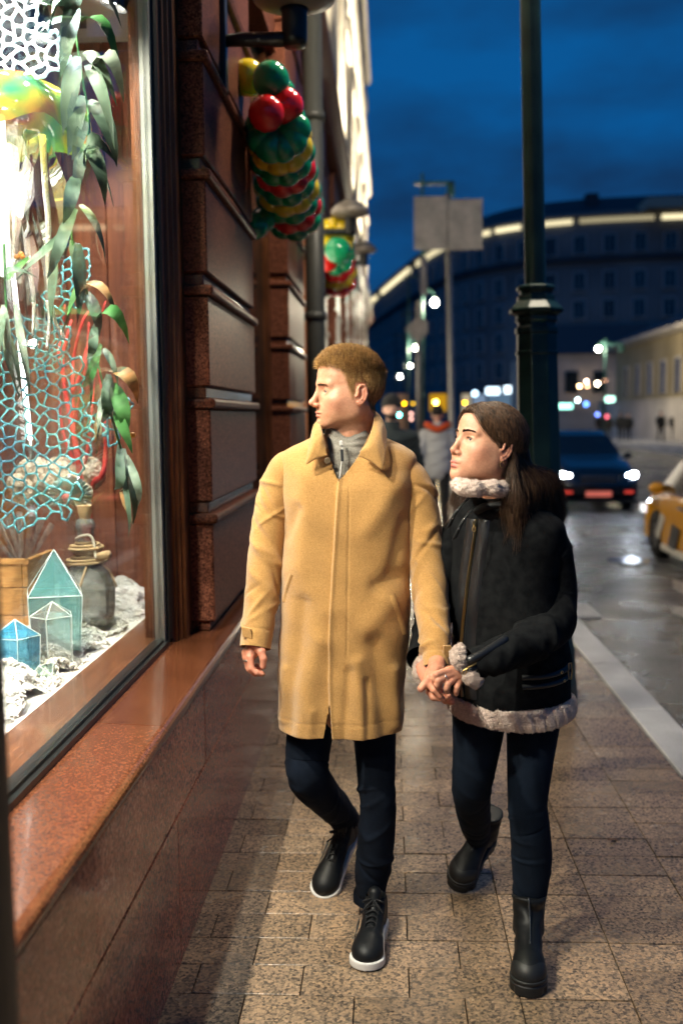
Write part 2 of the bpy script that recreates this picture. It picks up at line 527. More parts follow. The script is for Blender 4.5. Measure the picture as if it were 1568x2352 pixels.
# manhole and drain grate
mp = on_road(1450, 1290)
mh = thing('manhole_cover', 'round wet metal manhole cover shining white in the road', 'manhole', mp)
MHM = Mat('wet cast iron', (.55,.57,.60), .22, metal=.9); MHM.bump(MHM.voro(40), .25, .003)
zz = road_z(mp.y-.4)+.006
MB().lathe([(.33,-.02),(.33,.0),(.36,.004),(.36,-.02)], (mp.x,mp.y,zz), 40, cap=False).build('rim', IRON, mh)
MB().lathe([(.32,-.02),(.32,.003),(.02,.004)], (mp.x,mp.y,zz), 40).build('cover', MHM.m, mh)
gp = on_road(1352, 1408); x0 = 1.50; y0 = gp.y-.3
gr = thing('drain_grate', 'square iron drain grate beside the kerb', 'drain', (x0+.2, gp.y, road_z(gp.y)))
zg = road_z(y0)+.004
m_ = MB()
for a0, a1, b0, b1 in ((0,.03,0,.65),(.37,.40,0,.65),(.03,.37,0,.04),(.03,.37,.61,.65)): m_.box(x0+a0,x0+a1,y0+b0,y0+b1,zg-.06,zg+.012)
m_.build('frame', G_KERB.m, gr)
for i in range(7):
    MB().box(x0+.045+i*.047, x0+.072+i*.047, y0+.04, y0+.61, zg-.05, zg+.008).build('bar', G_KERB.m, gr)
for i in range(5):
    MB().box(x0+.032, x0+.368, y0+.10+i*.11, y0+.13+i*.11, zg-.051, zg+.0055).build('bar', G_KERB.m, gr)
MB().box(x0+.03,x0+.37,y0+.04,y0+.61,zg-.09,zg-.052).build('pit', JOINT, gr)
sp_ = on_road(1318, 1340)
gr2 = tag(MB().box(1.5, 1.92, sp_.y-.3, sp_.y+.4, road_z(sp_.y)-.06, road_z(sp_.y-.3)+.006).build('road_slab', G_KERB.m, bevel=.004), 'pale square stone slab set in the road beyond the drain grate', 'slab')

FLM = Mat('brown dead leaf', (.10,.035,.012), .7).m
lf = Vector((.80, 3.62, .006)); vs = []
for i in range(7):
    t = i/6; w = .011*math.sin(math.pi*min(1, t*.9+.08)); vs += [(lf.x+.045*t-w*.3, lf.y+.02*t-w, lf.z+.004*math.sin(t*5)), (lf.x+.045*t+w*.3, lf.y+.02*t+w, lf.z+.006*math.cos(t*4))]
tag(MB().add(vs, [(2*i,2*i+1,2*i+3,2*i+2) for i in range(6)]).build('fallen_leaf', FLM), 'small brown fallen leaf lying on the pavement slabs by the kerb', 'leaf')
# ------------------------------------------------------------------ the shop building on the left
bld = thing('shop_building', 'red granite shop building with display windows and lit cream upper floors', 'building', (-.8, 5, 0))
XW = -.612
# plinth slabs
for row, (z0, z1) in enumerate(((-.02, .436), (.442, .70))):
    y = -2.2 + row * .45
    while y < 36:
        y2 = y + 1.24
        if y2 > -1.5:
            MB().box(-.78, XW + RNG.uniform(-.001,.001), y+.0022, y2-.0022, z0, z1).build('plinth_slab', G_PLINTH.m, bld, bevel=.0015, seg=1)
        y = y2
MB().box(-1.1, -.66, -3, 36, -.3, .7).build('wall_core', JOINT, bld)
# sill: rounded nose
nose = [(-1.02,.70),(-.615,.70)] + [(-.625+.024*math.cos(a), .726+.024*math.sin(a)) for a in np.linspace(-1.2, 1.45, 9)] + [(-.80,.757),(-1.02,.757)]
for y0, y1 in ((-2, 1.33), (1.333, 2.62), (2.623, 3.79), (3.793, 5.09), (5.093, 8.5), (8.503, 12), (12.003, 16), (16.003, 24), (24.003, 36)):
    MB().prism(nose, 1, y0, y1).build('window_sill', G_SILL.m, bld, smooth=False, bevel=0)
# display window: gasket, glass, bronze mouldings
win = MB().box(-.86, -.80, -2.0, 3.56, .757, .775).build('window', BLACKM, bld)
MB().box(-.842, -.815, -2.0, 3.56, .775, .785).build('gasket', BLACKM, win)
MB().box(-.832, -.820, -2.0, 3.52, .785, 3.6).build('glass', glass_mat('shop glass', (.97,.985,.975), refl=.42, ior=1.5), win)
MB().box(-.845, -.81, 3.52, 3.552, .775, 3.6).build('steel_edge', STEEL, win)
MB().box(-.855, -.80, 3.552, 3.60, .775, 3.6).build('gasket', BLACKM, win)
frame = [(-.90,3.60),(-.80,3.60),(-.795,3.615),(-.785,3.62),(-.785,3.645),(-.772,3.65),(-.772,3.665),(-.760,3.672),(-.760,3.72),(-.772,3.725),(-.772,3.74),(-.765,3.745),(-.765,3.80),(-.90,3.80)]
MB().prism(frame, 2, .757, 3.6).build('frame', BRONZE, win)
MB().box(-1.1, -.80, -2.5, 3.62, 3.6, 4.2).build('window_header', G_RED.m, bld)
# pilasters of stacked granite blocks
def pilaster(y0, y1, fine):
    core = MB().box(-.86, -.70, y0+.02, y1-.02, .757, 4.72).build('pilaster', G_RED.m, bld)
    hs = [.757, 1.225, 1.665, 2.09, 2.515, 2.94, 3.365, 3.79, 4.25, 4.7]
    for k in range(len(hs)-1):
        a, b = hs[k], hs[k+1]
        MB().box(-.86, -.676, y0, y1, a+.035, b-.052).build('granite_block', G_RED.m, core, bevel=.006 if fine else 0, seg=1)
        MB().box(-.858, -.655, y0-.016, y1+.016, b-.050, b-.012).build('ledge', G_RED.m, core, bevel=.012 if fine else 0, seg=2)
        if fine:
            MB().box(-.859, -.694, y0+.016, y1-.016, b-.011, b+.032).build('band', G_SILL.m, core, bevel=.004, seg=1)
bays = [3.80 + 3.1*k for k in range(10)]
for k, y0 in enumerate(bays):
    pilaster(y0, y0 + 1.3, k < 2)
    a, b = y0 + 1.3, y0 + 3.1
    MB().box(-.86, -.84, a, b, .76, 4.0).build('shop_pane', DARKGLASS if k < 1 else LITGLASS, bld)  # second bay's unseen pane glows to light the bearded walker
    m_ = MB(); m_.box(-.90,-.80, a, a+.05, .757, 4.0); m_.box(-.90,-.80, b-.12, b, .757, 4.0)
    m_.box(-.9,-.8, a+.05, b-.12, 3.1, 3.2); m_.box(-.9,-.8,a+.05,b-.12,.757,.80)
    m_.build('window_frame', BRONZE, bld)
    MB().box(-.9, -.74, a, b, 4.0, 4.7).build('fascia', G_RED.m, bld)
# the display's neighbour wall behind the pilaster keeps the street out
MB().box(-2.3, -1.0, 4.5, 34, -.1, 4.7).build('inner_wall', JOINT, bld)
# cornice and cream upper floors
prof = [(-1.0,4.7),(-.62,4.7),(-.60,4.76),(-.56,4.80),(-.50,4.84),(-.50,4.92),(-1.0,4.92)]
MB().prism(prof, 1, -2.5, 34.9).build('cornice', G_RED.m, bld)
MB().box(-3.5, -.74, -2.5, 34.8, 4.92, 21).build('upper_wall', CREAM, bld)
for k in range(-1, 10):
    y0 = 3.80 + 3.1*k
    MB().box(-.76, -.66, y0, y0+1.0, 4.95, 19.5).build('cream_pilaster', CREAM, bld, bevel=.03)
    for f in range(4):
        z0 = 5.6 + 3.7*f
        w = MB().box(-.755, -.735, y0+1.35, y0+2.75, z0, z0+2.3).build('upper_window', DARKGLASS, bld)
        m_ = MB(); m_.box(-.76,-.69,y0+1.25,y0+1.35,z0,z0+2.4); m_.box(-.76,-.69,y0+2.75,y0+2.85,z0,z0+2.4); m_.box(-.76,-.64,y0+1.15,y0+2.95,z0+2.4,z0+2.55); m_.box(-.76,-.62,y0+1.2,y0+2.9,z0-.15,z0)
        m_.build('surround', CREAM, w)
for z0 in (8.9, 12.6, 16.3):
    MB().prism([(-.76,z0),(-.60,z0+.05),(-.54,z0+.18),(-.54,z0+.26),(-.76,z0+.30)], 1, -2.5, 34.85).build('string_course', CREAM, bld)
MB().prism([(-.76,19.5),(-.4,19.7),(-.15,20.1),(-.15,20.3),(-.76,20.4)], 1, -2.5, 34.85).build('roof_cornice', CREAM, bld)

# floodlights standing on the cornice wash the cream floors
FL_E = emit_mat('flood lamp glow', (1.0,.86,.62), 30)
for k, y in enumerate((6.5, 11.0, 15.5, 20.0, 24.5, 29.0, 33.0)):
    fl = thing('facade_floodlight', 'small floodlight on the shop cornice, %s from the near end' % ['first','second','third','fourth','fifth','sixth','seventh'][k], 'floodlight', (-.56, y, 4.92), 'floodlights along the shop cornice')
    MB().box(-.60,-.52,y-.12,y+.12,4.925,5.02).build('housing', IRON, fl, bevel=.01)
    MB().box(-.59,-.53,y-.10,y+.10,5.021,5.028).build('lens', FL_E, fl)
    ld = bpy.data.lights.new('flood', 'SPOT'); ld.energy = 1500; ld.color = (1,.87,.66); ld.spot_size = R(120); ld.spot_blend = .6; ld.shadow_soft_size = .05
    lo = bpy.data.objects.new('flood_beam', ld); COL.objects.link(lo); lo.parent = fl
    lo.location = (.10, 0, .16); lo.rotation_euler = (R(180), R(10), 0)

# sconces: iron arm, cup and wide dish
SHADE = Mat('grey metal dish', (.20,.175,.145), .45, metal=.3).m
def sconce(y, zc, reach, label):
    s = thing('wall_sconce', label, 'wall lamp', (-.676, y, zc), 'iron dish sconces on the shop pilasters')
    x1 = -.676 + reach
    MB().box(-.682,-.655,y-.035,y+.035,zc-.22,zc+.20).build('wall_plate', IRON, s, bevel=.006)
    MB().tube([(-.66,y,zc),(-.60,y,zc+.004),(x1-.06,y,zc),(x1+.02,y,zc)], [.024,.028,.03,.026], 12).build('arm', IRON, s, smooth=True)
    MB().lathe([(.02,-.03),(.045,-.03),(.052,.0),(.052,.10),(.06,.115),(.035,.12)], (x1,y,zc), 24).build('cup', IRON, s, smooth=True)
    MB().lathe([(.04,.115),(.10,.125),(.165,.15),(.172,.165),(.165,.19),(.13,.23),(.05,.28),(.0,.29)], (x1,y,zc), 32).build('dish', SHADE, s, smooth=True)
sconce(4.25, P(670,90,4.25).z, .30, 'iron wall sconce with a wide dish above the nearest balloon garland')
sconce(9.2, P(800,532,9.2).z, .34, 'dark iron dish sconce above the farther balloon garland')
sconce(13.4, P(800,605,13.4).z, .36, 'small far dish sconce just below and beyond the second one')
# drainpipes
PIPE = Mat('grey drainpipe paint', (.045,.046,.04), .45).m
dp = thing('drainpipe', 'dark round drainpipe standing beyond the balloon garland', 'drainpipe', (-.543,7.6,0))
MB().tube([(-.543,7.6,-.02),(-.543,7.6,4.72)], .072, 20).build('pipe', PIPE, dp, smooth=True)
for z0 in (.9, 2.3, 3.75): MB().tube([(-.543,7.6,z0),(-.543,7.6,z0+.06)], .085, 20).build('collar', PIPE, dp, smooth=True)
PIPE2 = Mat('olive brown pipe', (.055,.048,.034), .6).m
dp2 = thing('drainpipe', 'blurred dark pipe standing close in front of the display window', 'drainpipe', (-.545,1.2,0))
MB().tube([(-.545,1.2,-.02),(-.545,1.2,4.72)], .062, 24).build('pipe', PIPE2, dp2, smooth=True)
MB().tube([(-.545,1.2,.10),(-.545,1.2,.17)], .070, 24).build('collar', PIPE2, dp2, smooth=True)

# ------------------------------------------------------------------ lamp post behind the woman
POST = Mat('green black post paint', rough=.36, spec=.4)
POST.varied((.006,.022,.020), (.012,.036,.032), 8)
POST = POST.m
lx, ly = .815, 5.45
ztop = P(1228, 655, ly).z
def leaned(mb, name, parent):
    mb.v = [(x - .027*(z-1.0), y, z) for x, y, z in mb.v]
    return mb.build(name, POST, parent, smooth=False, bevel=.004, seg=1)
lp = thing('street_lamp_post', 'tall dark green iron street lamp post with moulded collar behind the woman', 'lamp post', (lx, ly, 0))
leaned(MB().lathe([(.186,-.01),(.186,.12),(.180,.15),(.176,.30),(.166,.36),(.160,.52),(.170,.56),(.170,.60),(.146,.66),(.135,.72)], (lx,ly,0), 12), 'base', lp)
leaned(MB().lathe([(.128,.70),(.122,.9),(.110,ztop-.255)], (lx,ly,0), 8), 'lower_shaft', lp)
leaned(MB().lathe([(.113,ztop-.37),(.118,ztop-.365),(.118,ztop-.35),(.113,ztop-.345)], (lx,ly,0), 8), 'ring', lp)
leaned(MB().lathe([(.108,ztop-.26),(.118,ztop-.255),(.118,ztop-.225),(.104,ztop-.215),(.104,ztop-.195),(.116,ztop-.19),(.110,ztop-.165),(.146,ztop-.145),(.150,ztop-.13),(.120,ztop-.10),(.104,ztop-.085),(.104,ztop-.06),(.086,ztop-.05),(.092,ztop-.035),(.106,ztop-.025),(.106,ztop-.008),(.085,ztop),(.060,ztop+.002)], (lx,ly,0), 8), 'collar', lp)
leaned(MB().lathe([(.056,ztop-.02),(.053,ztop+1.2),(.048,9.5)], (lx,ly,0), 16), 'upper_shaft', lp)

# ------------------------------------------------------------------ inside the display window
WOOD = Mat('red brown display wood', rough=.42, coat=.15)
WOOD.color(WOOD.mixc(WOOD.ramp(WOOD.noise(7, 6, .6, (6, 6, .35), 1.2), [(.3, (.060,.017,.008)), (.5, (.14,.042,.018)), (.72, (.24,.085,.038))]), WOOD.ramp(WOOD.rand(), [(0, .72), (1, 1.18)]), 1.0, 'MULTIPLY'))
WOOD.bump(WOOD.noise(20, 5, .6, (6, 6, .3)), .12)
LEDGE = Mat('dark oak ledge', rough=.25, coat=.2)
LEDGE.color(LEDGE.ramp(LEDGE.noise(9, 6, .6, (8, .5, 8), 1.0), [(.3, (.045,.018,.008)), (.55, (.12,.048,.02)), (.75, (.2,.09,.04))]))
WHITEP = Mat('white display paint', (.72,.70,.66), .7).m
bx_ = tag(MB().box(-2.35, -.995, -2.0, 4.48, .62, .765).build('display_floor', WHITEP), kind='structure')
MB().box(-.995, -.845, -2.0, 4.48, .70, .772).build('ledge_board', LEDGE.m, bx_, bevel=.004)
wl = tag(MB().box(-2.4, -.86, 4.475, 4.49, .6, 3.3).build('display_side_wall', JOINT), kind='structure')
for i in range(8):
    x1 = -.862 - i*.186
    MB().box(x1-.183, x1, 4.445, 4.475, .765, 3.2).build('plank', WOOD.m, wl, bevel=.004, seg=1)
wb = tag(MB().box(-2.40, -2.37, -2.0, 4.44, .6, 3.3).build('display_back_wall', JOINT), kind='structure')
for i in range(16):
    y1 = 4.44 - i*.40
    MB().box(-2.37, -2.345, y1-.395, y1, .765, 3.2).build('plank', WOOD.m, wb, bevel=.004, seg=1)
tag(MB().box(-2.4, -.86, -2.0, 4.48, 3.2, 3.3).build('display_ceiling', WHITEP), kind='structure')
tag(MB().box(-2.4, -.86, -2.05, -2.0, .6, 3.3).build('display_end_wall', WHITEP), kind='structure')
# ceiling track with spot lamps
SPOT_E = emit_mat('spot lamp glow', (1.0,.93,.82), 60)
tr = tag(MB().box(-1.26,-1.22,-1.5,4.2,3.165,3.2).build('lamp_track', IRON), 'long black lamp track along the display window ceiling', 'lamp track')
SPOTS = ((-.7,-1.24,25),(.15,-1.24,70),(.95,-1.24,270),(1.75,-1.24,320),(2.5,-1.24,130),(3.15,-1.24,90),(3.85,-1.30,80))
ORD = ['first','second','third','fourth','fifth','sixth','seventh','eighth','ninth']
for k, (y, x, e) in enumerate(SPOTS):
    s = thing('track_spotlight', 'black spot lamp on the display ceiling track, %s from the camera end' % ORD[k], 'spotlight', (x, y, 3.165), 'spot lamps on the display ceiling track')
    MB().tube([(x,y,3.165),(x,y,3.12)], .012, 8).build('stem', IRON, s)
    MB().tube([(x,y,3.12),(x+.01,y,3.0)], [.035,.05], 16, cap=False).build('housing', IRON, s, smooth=True)
    MB().lathe([(.0,.0),(.042,.0)], (x+.008,y,3.03), 16, cap=False).build('lens', SPOT_E, s)
    ld = bpy.data.lights.new('spot', 'SPOT'); ld.energy = e; ld.color = (1,.90,.74); ld.spot_size = R(128); ld.spot_blend = .5; ld.shadow_soft_size = .035
    lo = bpy.data.objects.new('spot_beam', ld); COL.objects.link(lo); lo.parent = s; lo.location = (.012, 0, -.175); lo.rotation_euler = (0, R(-24), 0)

tr2 = tag(MB().box(-.93,-.89,-1.5,4.2,3.165,3.2).build('lamp_track', IRON), 'second black lamp track on the display ceiling just behind the glass', 'lamp track')  # second track and its spots are added to brighten the display props
for k, (y, e) in enumerate(((1.5,80),(2.2,100),(2.9,110),(3.6,110))):
    s = thing('track_spotlight', 'black spot lamp on the track behind the glass, %s from the camera end' % ORD[k], 'spotlight', (-.91, y, 3.165), 'spot lamps on the track behind the glass')
    MB().tube([(-.91,y,3.165),(-.91,y,3.12)], .012, 8).build('stem', IRON, s)
    MB().tube([(-.91,y,3.12),(-.95,y,3.01)], [.035,.05], 16, cap=False).build('housing', IRON, s, smooth=True)
    MB().lathe([(.0,.0),(.042,.0)], (-.945,y,3.035), 16, cap=False).build('lens', SPOT_E, s)
    ld = bpy.data.lights.new('spot', 'SPOT'); ld.energy = e; ld.color = (.90,.97,1.0); ld.spot_size = R(86); ld.spot_blend = .5; ld.shadow_soft_size = .04
    lo = bpy.data.objects.new('spot_beam', ld); COL.objects.link(lo); lo.parent = s; lo.location = (-.05, 0, -.175); lo.rotation_euler = (0, R(14), 0)

# --- white knitted runner along the front of the display
def knit(name, label, x0, x1, y0, y1, z0, n, seed, humps=None):
    rg = np.random.default_rng(seed)
    V_, F_ = [], []
    b = 0
    t = np.linspace(0, 1, 7)
    for i in range(n):
        cx, cy = rg.uniform(x0, x1), rg.uniform(y0, y1)
        if cx > x1-.045 and rg.random() < .5+.5*math.sin(cy*23): cx -= .05
        edge = min((cx-x0), (x1-cx))/(x1-x0)
        hz = z0 + .018*math.sin(cy*19+cx*31) + .012*math.sin(cy*47) + .035*min(1, edge*4)
        if humps: hz += humps(cx, cy)
        a = rg.uniform(0, 6.28); L = rg.uniform(.012, .022); rr = rg.uniform(.0022, .0034)
        q = np.stack([cx + L*(t-.5)*math.cos(a) + .004*np.sin(t*7+i), cy + L*(t-.5)*math.sin(a) + .004*np.cos(t*6+i), hz + .010*np.sin(t*math.pi) + 0*t], 1)
        for j in range(7):
            d = q[min(j+1,6)] - q[max(j-1,0)]; d /= np.linalg.norm(d)+1e-9
            n1 = np.array([-d[1], d[0], 0]); n1 /= np.linalg.norm(n1)+1e-9; n2 = np.cross(d, n1)
            for k in range(4):
                aa = k*math.pi/2; V_.append(q[j] + rr*(n1*math.cos(aa)+n2*math.sin(aa)))
        for j in range(6):
            for k in range(4): F_.append((b+j*4+k, b+j*4+(k+1)%4, b+(j+1)*4+(k+1)%4, b+(j+1)*4+k))
        b += 28
    th = thing(name, label, 'rug', (x0, y0, z0))
    k_ = from_arrays('yarn', np.array(V_), np.array(F_), Mat('white yarn', (.80,.78,.74), .9, sheen=.3).m, th)
    tag(k_, kind='stuff')
    gx, gy = 14, 60
    vs = []
    for j in range(gy):
        for i in range(gx):
            cx, cy = x0 + (x1-x0)*i/(gx-1), y0 + (y1-y0)*j/(gy-1)
            edge = min((cx-x0), (x1-cx))/(x1-x0)
            vs.append((cx-(.02+.02*math.sin(cy*23)+.012*math.sin(cy*61))*(i/(gx-1))**6, cy, z0 + .018*math.sin(cy*19+cx*31) + .012*math.sin(cy*47) + .035*min(1, edge*4) + (humps(cx, cy) if humps else 0) - .002))
    from_arrays('base_cloth', np.array(vs), np.array([(j*gx+i, j*gx+i+1, (j+1)*gx+i+1, (j+1)*gx+i) for j in range(gy-1) for i in range(gx-1)]), Mat('white knit base', (.74,.72,.68), .9).m, th)
hump = lambda x, y: .05*math.exp(-((y-4.28)/.14)**2) + .03*math.exp(-((y-2.75)/.2)**2)
knit('knitted_runner', 'bumpy white knitted runner along the front of the display floor', -1.62, -1.015, 1.9, 4.42, .768, 14000, 3, hump)

# --- crystals of clear and tinted film
def crystal(label, base, r, h, cap, n, lean, tint, body, bf, rot=0):
    t = thing('film_crystal', label, 'crystal', base, 'film crystals standing on the knitted runner')
    b = Vector(base); ax = Vector((lean[0], lean[1], 1)).normalized()
    e1 = ax.orthogonal().normalized(); e2 = ax.cross(e1)
    ring = lambda rr, z: [b + ax*z + (e1*math.cos(2*math.pi*k/n+rot) + e2*math.sin(2*math.pi*k/n+rot))*rr for k in range(n)]
    lo, hi, tip = ring(r*.92, 0), ring(r, h), b + ax*(h+cap)
    gm = glass_mat('film '+label[:12], tint, refl=1.6, ior=1.45, body=body, body_f=bf)
    for k in range(n):
        k2 = (k+1) % n
        MB().add([lo[k], lo[k2], hi[k2], hi[k]], [(0,1,2,3)]).build('side_panel', gm, t)
        MB().add([hi[k], hi[k2], tip], [(0,1,2)]).build('tip_panel', gm, t)
    m_ = MB()
    for k in range(n):
        k2 = (k+1) % n
        for a, c in ((hi[k], hi[k2]), (hi[k], tip), (lo[k], hi[k])): m_.tube([a, c], .0016, 5)
    m_.build('seam', Mat('pale film seam', (.75,.85,.85), .3, emit=None).m, t)
crystal('tall teal film crystal with a sharp roof tip', P(128,1485,3.36), .125, .19, .15, 4, (.02,.0), (.78,.96,.95), (.20,.66,.68), .26, .35)
crystal('clear white-edged film crystal in front of the teal one', P(127,1530,3.18), .072, .17, .045, 5, (-.01,0), (.95,.99,.99), (.80,.95,.95), .16, .2)
crystal('deep blue and green film crystal at the near side', P(38,1580,3.05), .078, .17, .05, 5, (.02,0), (.50,.85,.95), (.04,.36,.66), .45, .6)
crystal('small pale green film crystal lying tilted on the runner', P(55,1612,2.98), .036, .12, .03, 4, (.75,.25), (.85,.97,.93), (.5,.8,.75), .14, .1)

# --- jug with rope
BOT = glass_mat('grey bottle glass', (.86,.90,.89), refl=1.3, body=(.42,.46,.46), body_f=.32)
jb = P(205,1452,3.72); jb.z = .80
jug = thing('glass_jug', 'round grey glass jug with cork and rope wound round its neck', 'bottle', jb)
MB().lathe([(.0,.0),(.085,.002),(.098,.02),(.102,.07),(.104,.13),(.098,.17),(.08,.205),(.052,.235),(.036,.26),(.032,.30),(.031,.36),(.036,.365),(.037,.385),(.032,.40),(.024,.405)], jb, 36, cap=False).build('body', BOT, jug, smooth=True)
MB().lathe([(.018,.385),(.021,.41),(.026,.43),(.028,.455),(.0,.458)], jb, 14).build('cork', Mat('cork', (.50,.36,.21), .9).m, jug)
ROPE = Mat('jute rope', rough=.9); ROPE.color(ROPE.ramp(ROPE.noise(220, 3), [(.3, (.30,.19,.09)), (.7, (.58,.42,.24))])); ROPE.bump(ROPE.noise(260, 2), .6)
pts = [(jb.x+(.040+.016*math.sin(t*.21)+.02*(1-t/60))*math.cos(t), jb.y+(.040+.016*math.sin(t*.21)+.02*(1-t/60))*math.sin(t), jb.z+.232+.0017*t) for t in np.arange(0, 50, .35)]
MB().tube(pts, .006, 6).build('rope', ROPE.m, jug, smooth=True)
for a0, a1 in ((2.4, 3.0), (-1.2, -1.6), (-.3, .2)):
    MB().tube(catmull([(jb.x+.058*math.cos(a0), jb.y+.058*math.sin(a0), jb.z+.24), (jb.x+.088*math.cos((a0+a1)/2), jb.y+.088*math.sin((a0+a1)/2), jb.z+.205), (jb.x+.108*math.cos(a1), jb.y+.108*math.sin(a1), jb.z+.14)], 8), .005, 6).build('rope_end', ROPE.m, jug, smooth=True)
MB().tube([jb+Vector((.05,-.03,.26)), jb+Vector((.10,-.05,.275))], .017, 12).build('rope_toggle', ROPE.m, jug, smooth=True)
MB().tube(catmull([jb+Vector((-.03,-.03,.33)), jb+Vector((.0,-.042,.345)), jb+Vector((.03,-.03,.34)), jb+Vector((.045,-.04,.29)), jb+Vector((.05,-.05,.26))], 14), .005, 6).build('rope_loop', Mat('pale cord', (.62,.58,.5), .9).m, jug, smooth=True)

# --- wooden chest, acrylic straws
CH = Mat('honey pine', rough=.5)
CH.color(CH.ramp(CH.noise(9, 6, .6, (3, 3, 22), .8), [(.3, (.30,.14,.04)), (.55, (.50,.26,.085)), (.75, (.62,.36,.14))]))
c0 = P(40,1440,3.62)
chest = thing('pine_box', 'honey coloured pine box at the back of the display', 'box', (-1.47,3.55,.775))
for k in range(3):
    MB().box(-1.62, -1.315, 3.50, 3.52, .775+k*.102, .775+k*.102+.100).build('plank', CH.m, chest, bevel=.003, seg=1)
    MB().box(-1.315, -1.295, 3.50, 3.78, .775+k*.102, .775+k*.102+.100).build('plank', CH.m, chest, bevel=.003, seg=1)
MB().box(-1.63, -1.287, 3.49, 3.50, 1.066, 1.085).build('rim', CH.m, chest)
MB().lathe([(.0,0),(.022,0),(.026,.008),(.0,.014)], (-1.60,3.485,.92), 12).build('clasp', IRON, chest)
sv = thing('acrylic_straws', 'bunch of clear acrylic sticks standing in the pine box', 'sticks', (-1.37,3.6,1.05))
GA = glass_mat('clear acrylic', (.94,.95,.95), refl=2.0, body=(.8,.82,.82), body_f=.12)
for k in range(8):
    a = -.7 + k*.2
    MB().tube([(-1.375+.006*k,3.6+.01*(k%3),1.05), (-1.375+.006*k+.19*math.sin(a)*.7, 3.6+.03*(k%4-1.5), 1.05+.19*math.cos(a))], [.006,.014], 6).build('stick', GA, sv)

# --- lattice corals: jittered honeycomb of bars
def lattice(label, poly, Y, cell, mat, bar, seed, bulge=.05, cat='coral', jit=.2):
    rg = np.random.default_rng(seed)
    xs = [p[0] for p in poly]; yv = [p[1] for p in poly]
    def inside(x, y):
        c = False; n = len(poly); j = n-1
        for i in range(n):
            if ((poly[i][1] > y) != (poly[j][1] > y)) and (x < (poly[j][0]-poly[i][0])*(y-poly[i][1])/(poly[j][1]-poly[i][1])+poly[i][0]): c = not c
            j = i
        return c
    nodes = {}; edges = []
    s = cell; h = s*math.sqrt(3)
    cols = int((max(xs)-min(xs))/(1.5*s))+2; rows = int((max(yv)-min(yv))/h)+2
    def node(x, y):
        k = (round(x/s*4), round(y/s*4))
        if k not in nodes:
            nodes[k] = (x+rg.normal(0, s*jit), y+rg.normal(0, s*jit))
        return k
    es = set()
    for i in range(cols):
        for j in range(rows):
            cx = min(xs)+i*1.5*s; cy = min(yv)+j*h+(h/2 if i % 2 else 0)
            if not inside(cx, cy) or rg.random() < .04: continue
            ks = [node(cx+s*math.cos(math.pi/3*k), cy+s*math.sin(math.pi/3*k)) for k in range(6)]
            for k in range(6):
                e = tuple(sorted((ks[k], ks[(k+1) % 6])))
                es.add(e)
    m_ = MB()
    wob = lambda x, y: Y + bulge*math.sin((x-min(xs))*.022+seed) + bulge*.6*math.sin(y*.017)
    for a, b in es:
        p, q = nodes[a], nodes[b]
        m_.tube([P(p[0], p[1], wob(*p)), P((p[0]+q[0])/2, (p[1]+q[1])/2, wob(*p)*.5+wob(*q)*.5), P(q[0], q[1], wob(*q))], [bar*1.25, bar*.85, bar*1.25], 6)
    return tag(m_.build('coral_lattice', mat, None, smooth=True), label, cat, 'openwork coral nets in the display')
TURQ = Mat('turquoise coral plastic', (.10,.42,.46), .45); TURQ.color(TURQ.ramp(TURQ.noise(4, 2), [(.35, (.045,.22,.33)), (.65, (.14,.52,.54))])); TURQ = TURQ.m
lattice('large turquoise openwork coral net over the pine box', [(-30,720),(60,735),(150,750),(165,800),(190,900),(180,960),(235,985),(185,1060),(190,1120),(150,1180),(60,1210),(-30,1200)], 3.22, 17, TURQ, .0038, 5)
lattice('small turquoise coral scrap behind the hanging leaves', [(80,730),(175,560),(215,590),(210,690),(150,700),(140,860),(70,870)], 3.6, 14, TURQ, .0034, 9)
lattice('tiny turquoise coral scrap beside the red coral', [(190,975),(235,905),(300,930),(260,1010),(200,1020)], 3.3, 16, TURQ, .0036, 17)
ICE = Mat('white coral with painted glow', (.82,.93,.95), .4, emit=(.62,.95,1.0), emit_s=1.3).m  # emission stands in for the strong display light on the net
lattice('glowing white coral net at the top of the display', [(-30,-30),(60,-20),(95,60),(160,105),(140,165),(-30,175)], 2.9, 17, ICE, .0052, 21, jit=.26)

# --- jellyfish of tinted film
JF = bpy.data.materials.new('iridescent film'); JF.use_nodes = True
_n, _l = JF.node_tree.nodes, JF.node_tree.links; _n.clear()
_o = _n.new('ShaderNodeOutputMaterial'); _mx = _n.new('ShaderNodeMixShader'); _t = _n.new('ShaderNodeBsdfTransparent'); _p = _n.new('ShaderNodeBsdfPrincipled')
_g = _n.new('ShaderNodeNewGeometry'); _nz = _n.new('ShaderNodeTexNoise'); _nz.inputs['Scale'].default_value = 7; _rp = _n.new('ShaderNodeValToRGB')
_e = _rp.color_ramp.elements; _e[0].position = .30; _e[0].color = (.03,.42,.22,1); _e[1].position = .46; _e[1].color = (.30,.50,.06,1)
for _pp, _c in ((.56, (.78,.55,.05,1)), (.66, (.80,.26,.10,1)), (.76, (.12,.55,.50,1))): _x = _e.new(_pp); _x.color = _c
_l.new(_g.outputs['Position'], _nz.inputs['Vector']); _l.new(_nz.outputs['Fac'], _rp.inputs['Fac']); _l.new(_rp.outputs['Color'], _p.inputs['Base Color']); _l.new(_rp.outputs['Color'], _t.inputs['Color'])
_p.inputs['Roughness'].default_value = .08; _p.inputs['Specular IOR Level'].default_value = 1.0; _mx.inputs['Fac'].default_value = .42
_l.new(_t.outputs[0], _mx.inputs[1]); _l.new(_p.outputs[0], _mx.inputs[2]); _l.new(_mx.outputs[0], _o.inputs['Surface'])
jc = P(18,300,3.0)
jf = thing('jellyfish_ornament', 'hanging jellyfish with a green and gold film bell and trailing strips', 'ornament', jc)
vs, fs = [], []
NU, NVv = 48, 14
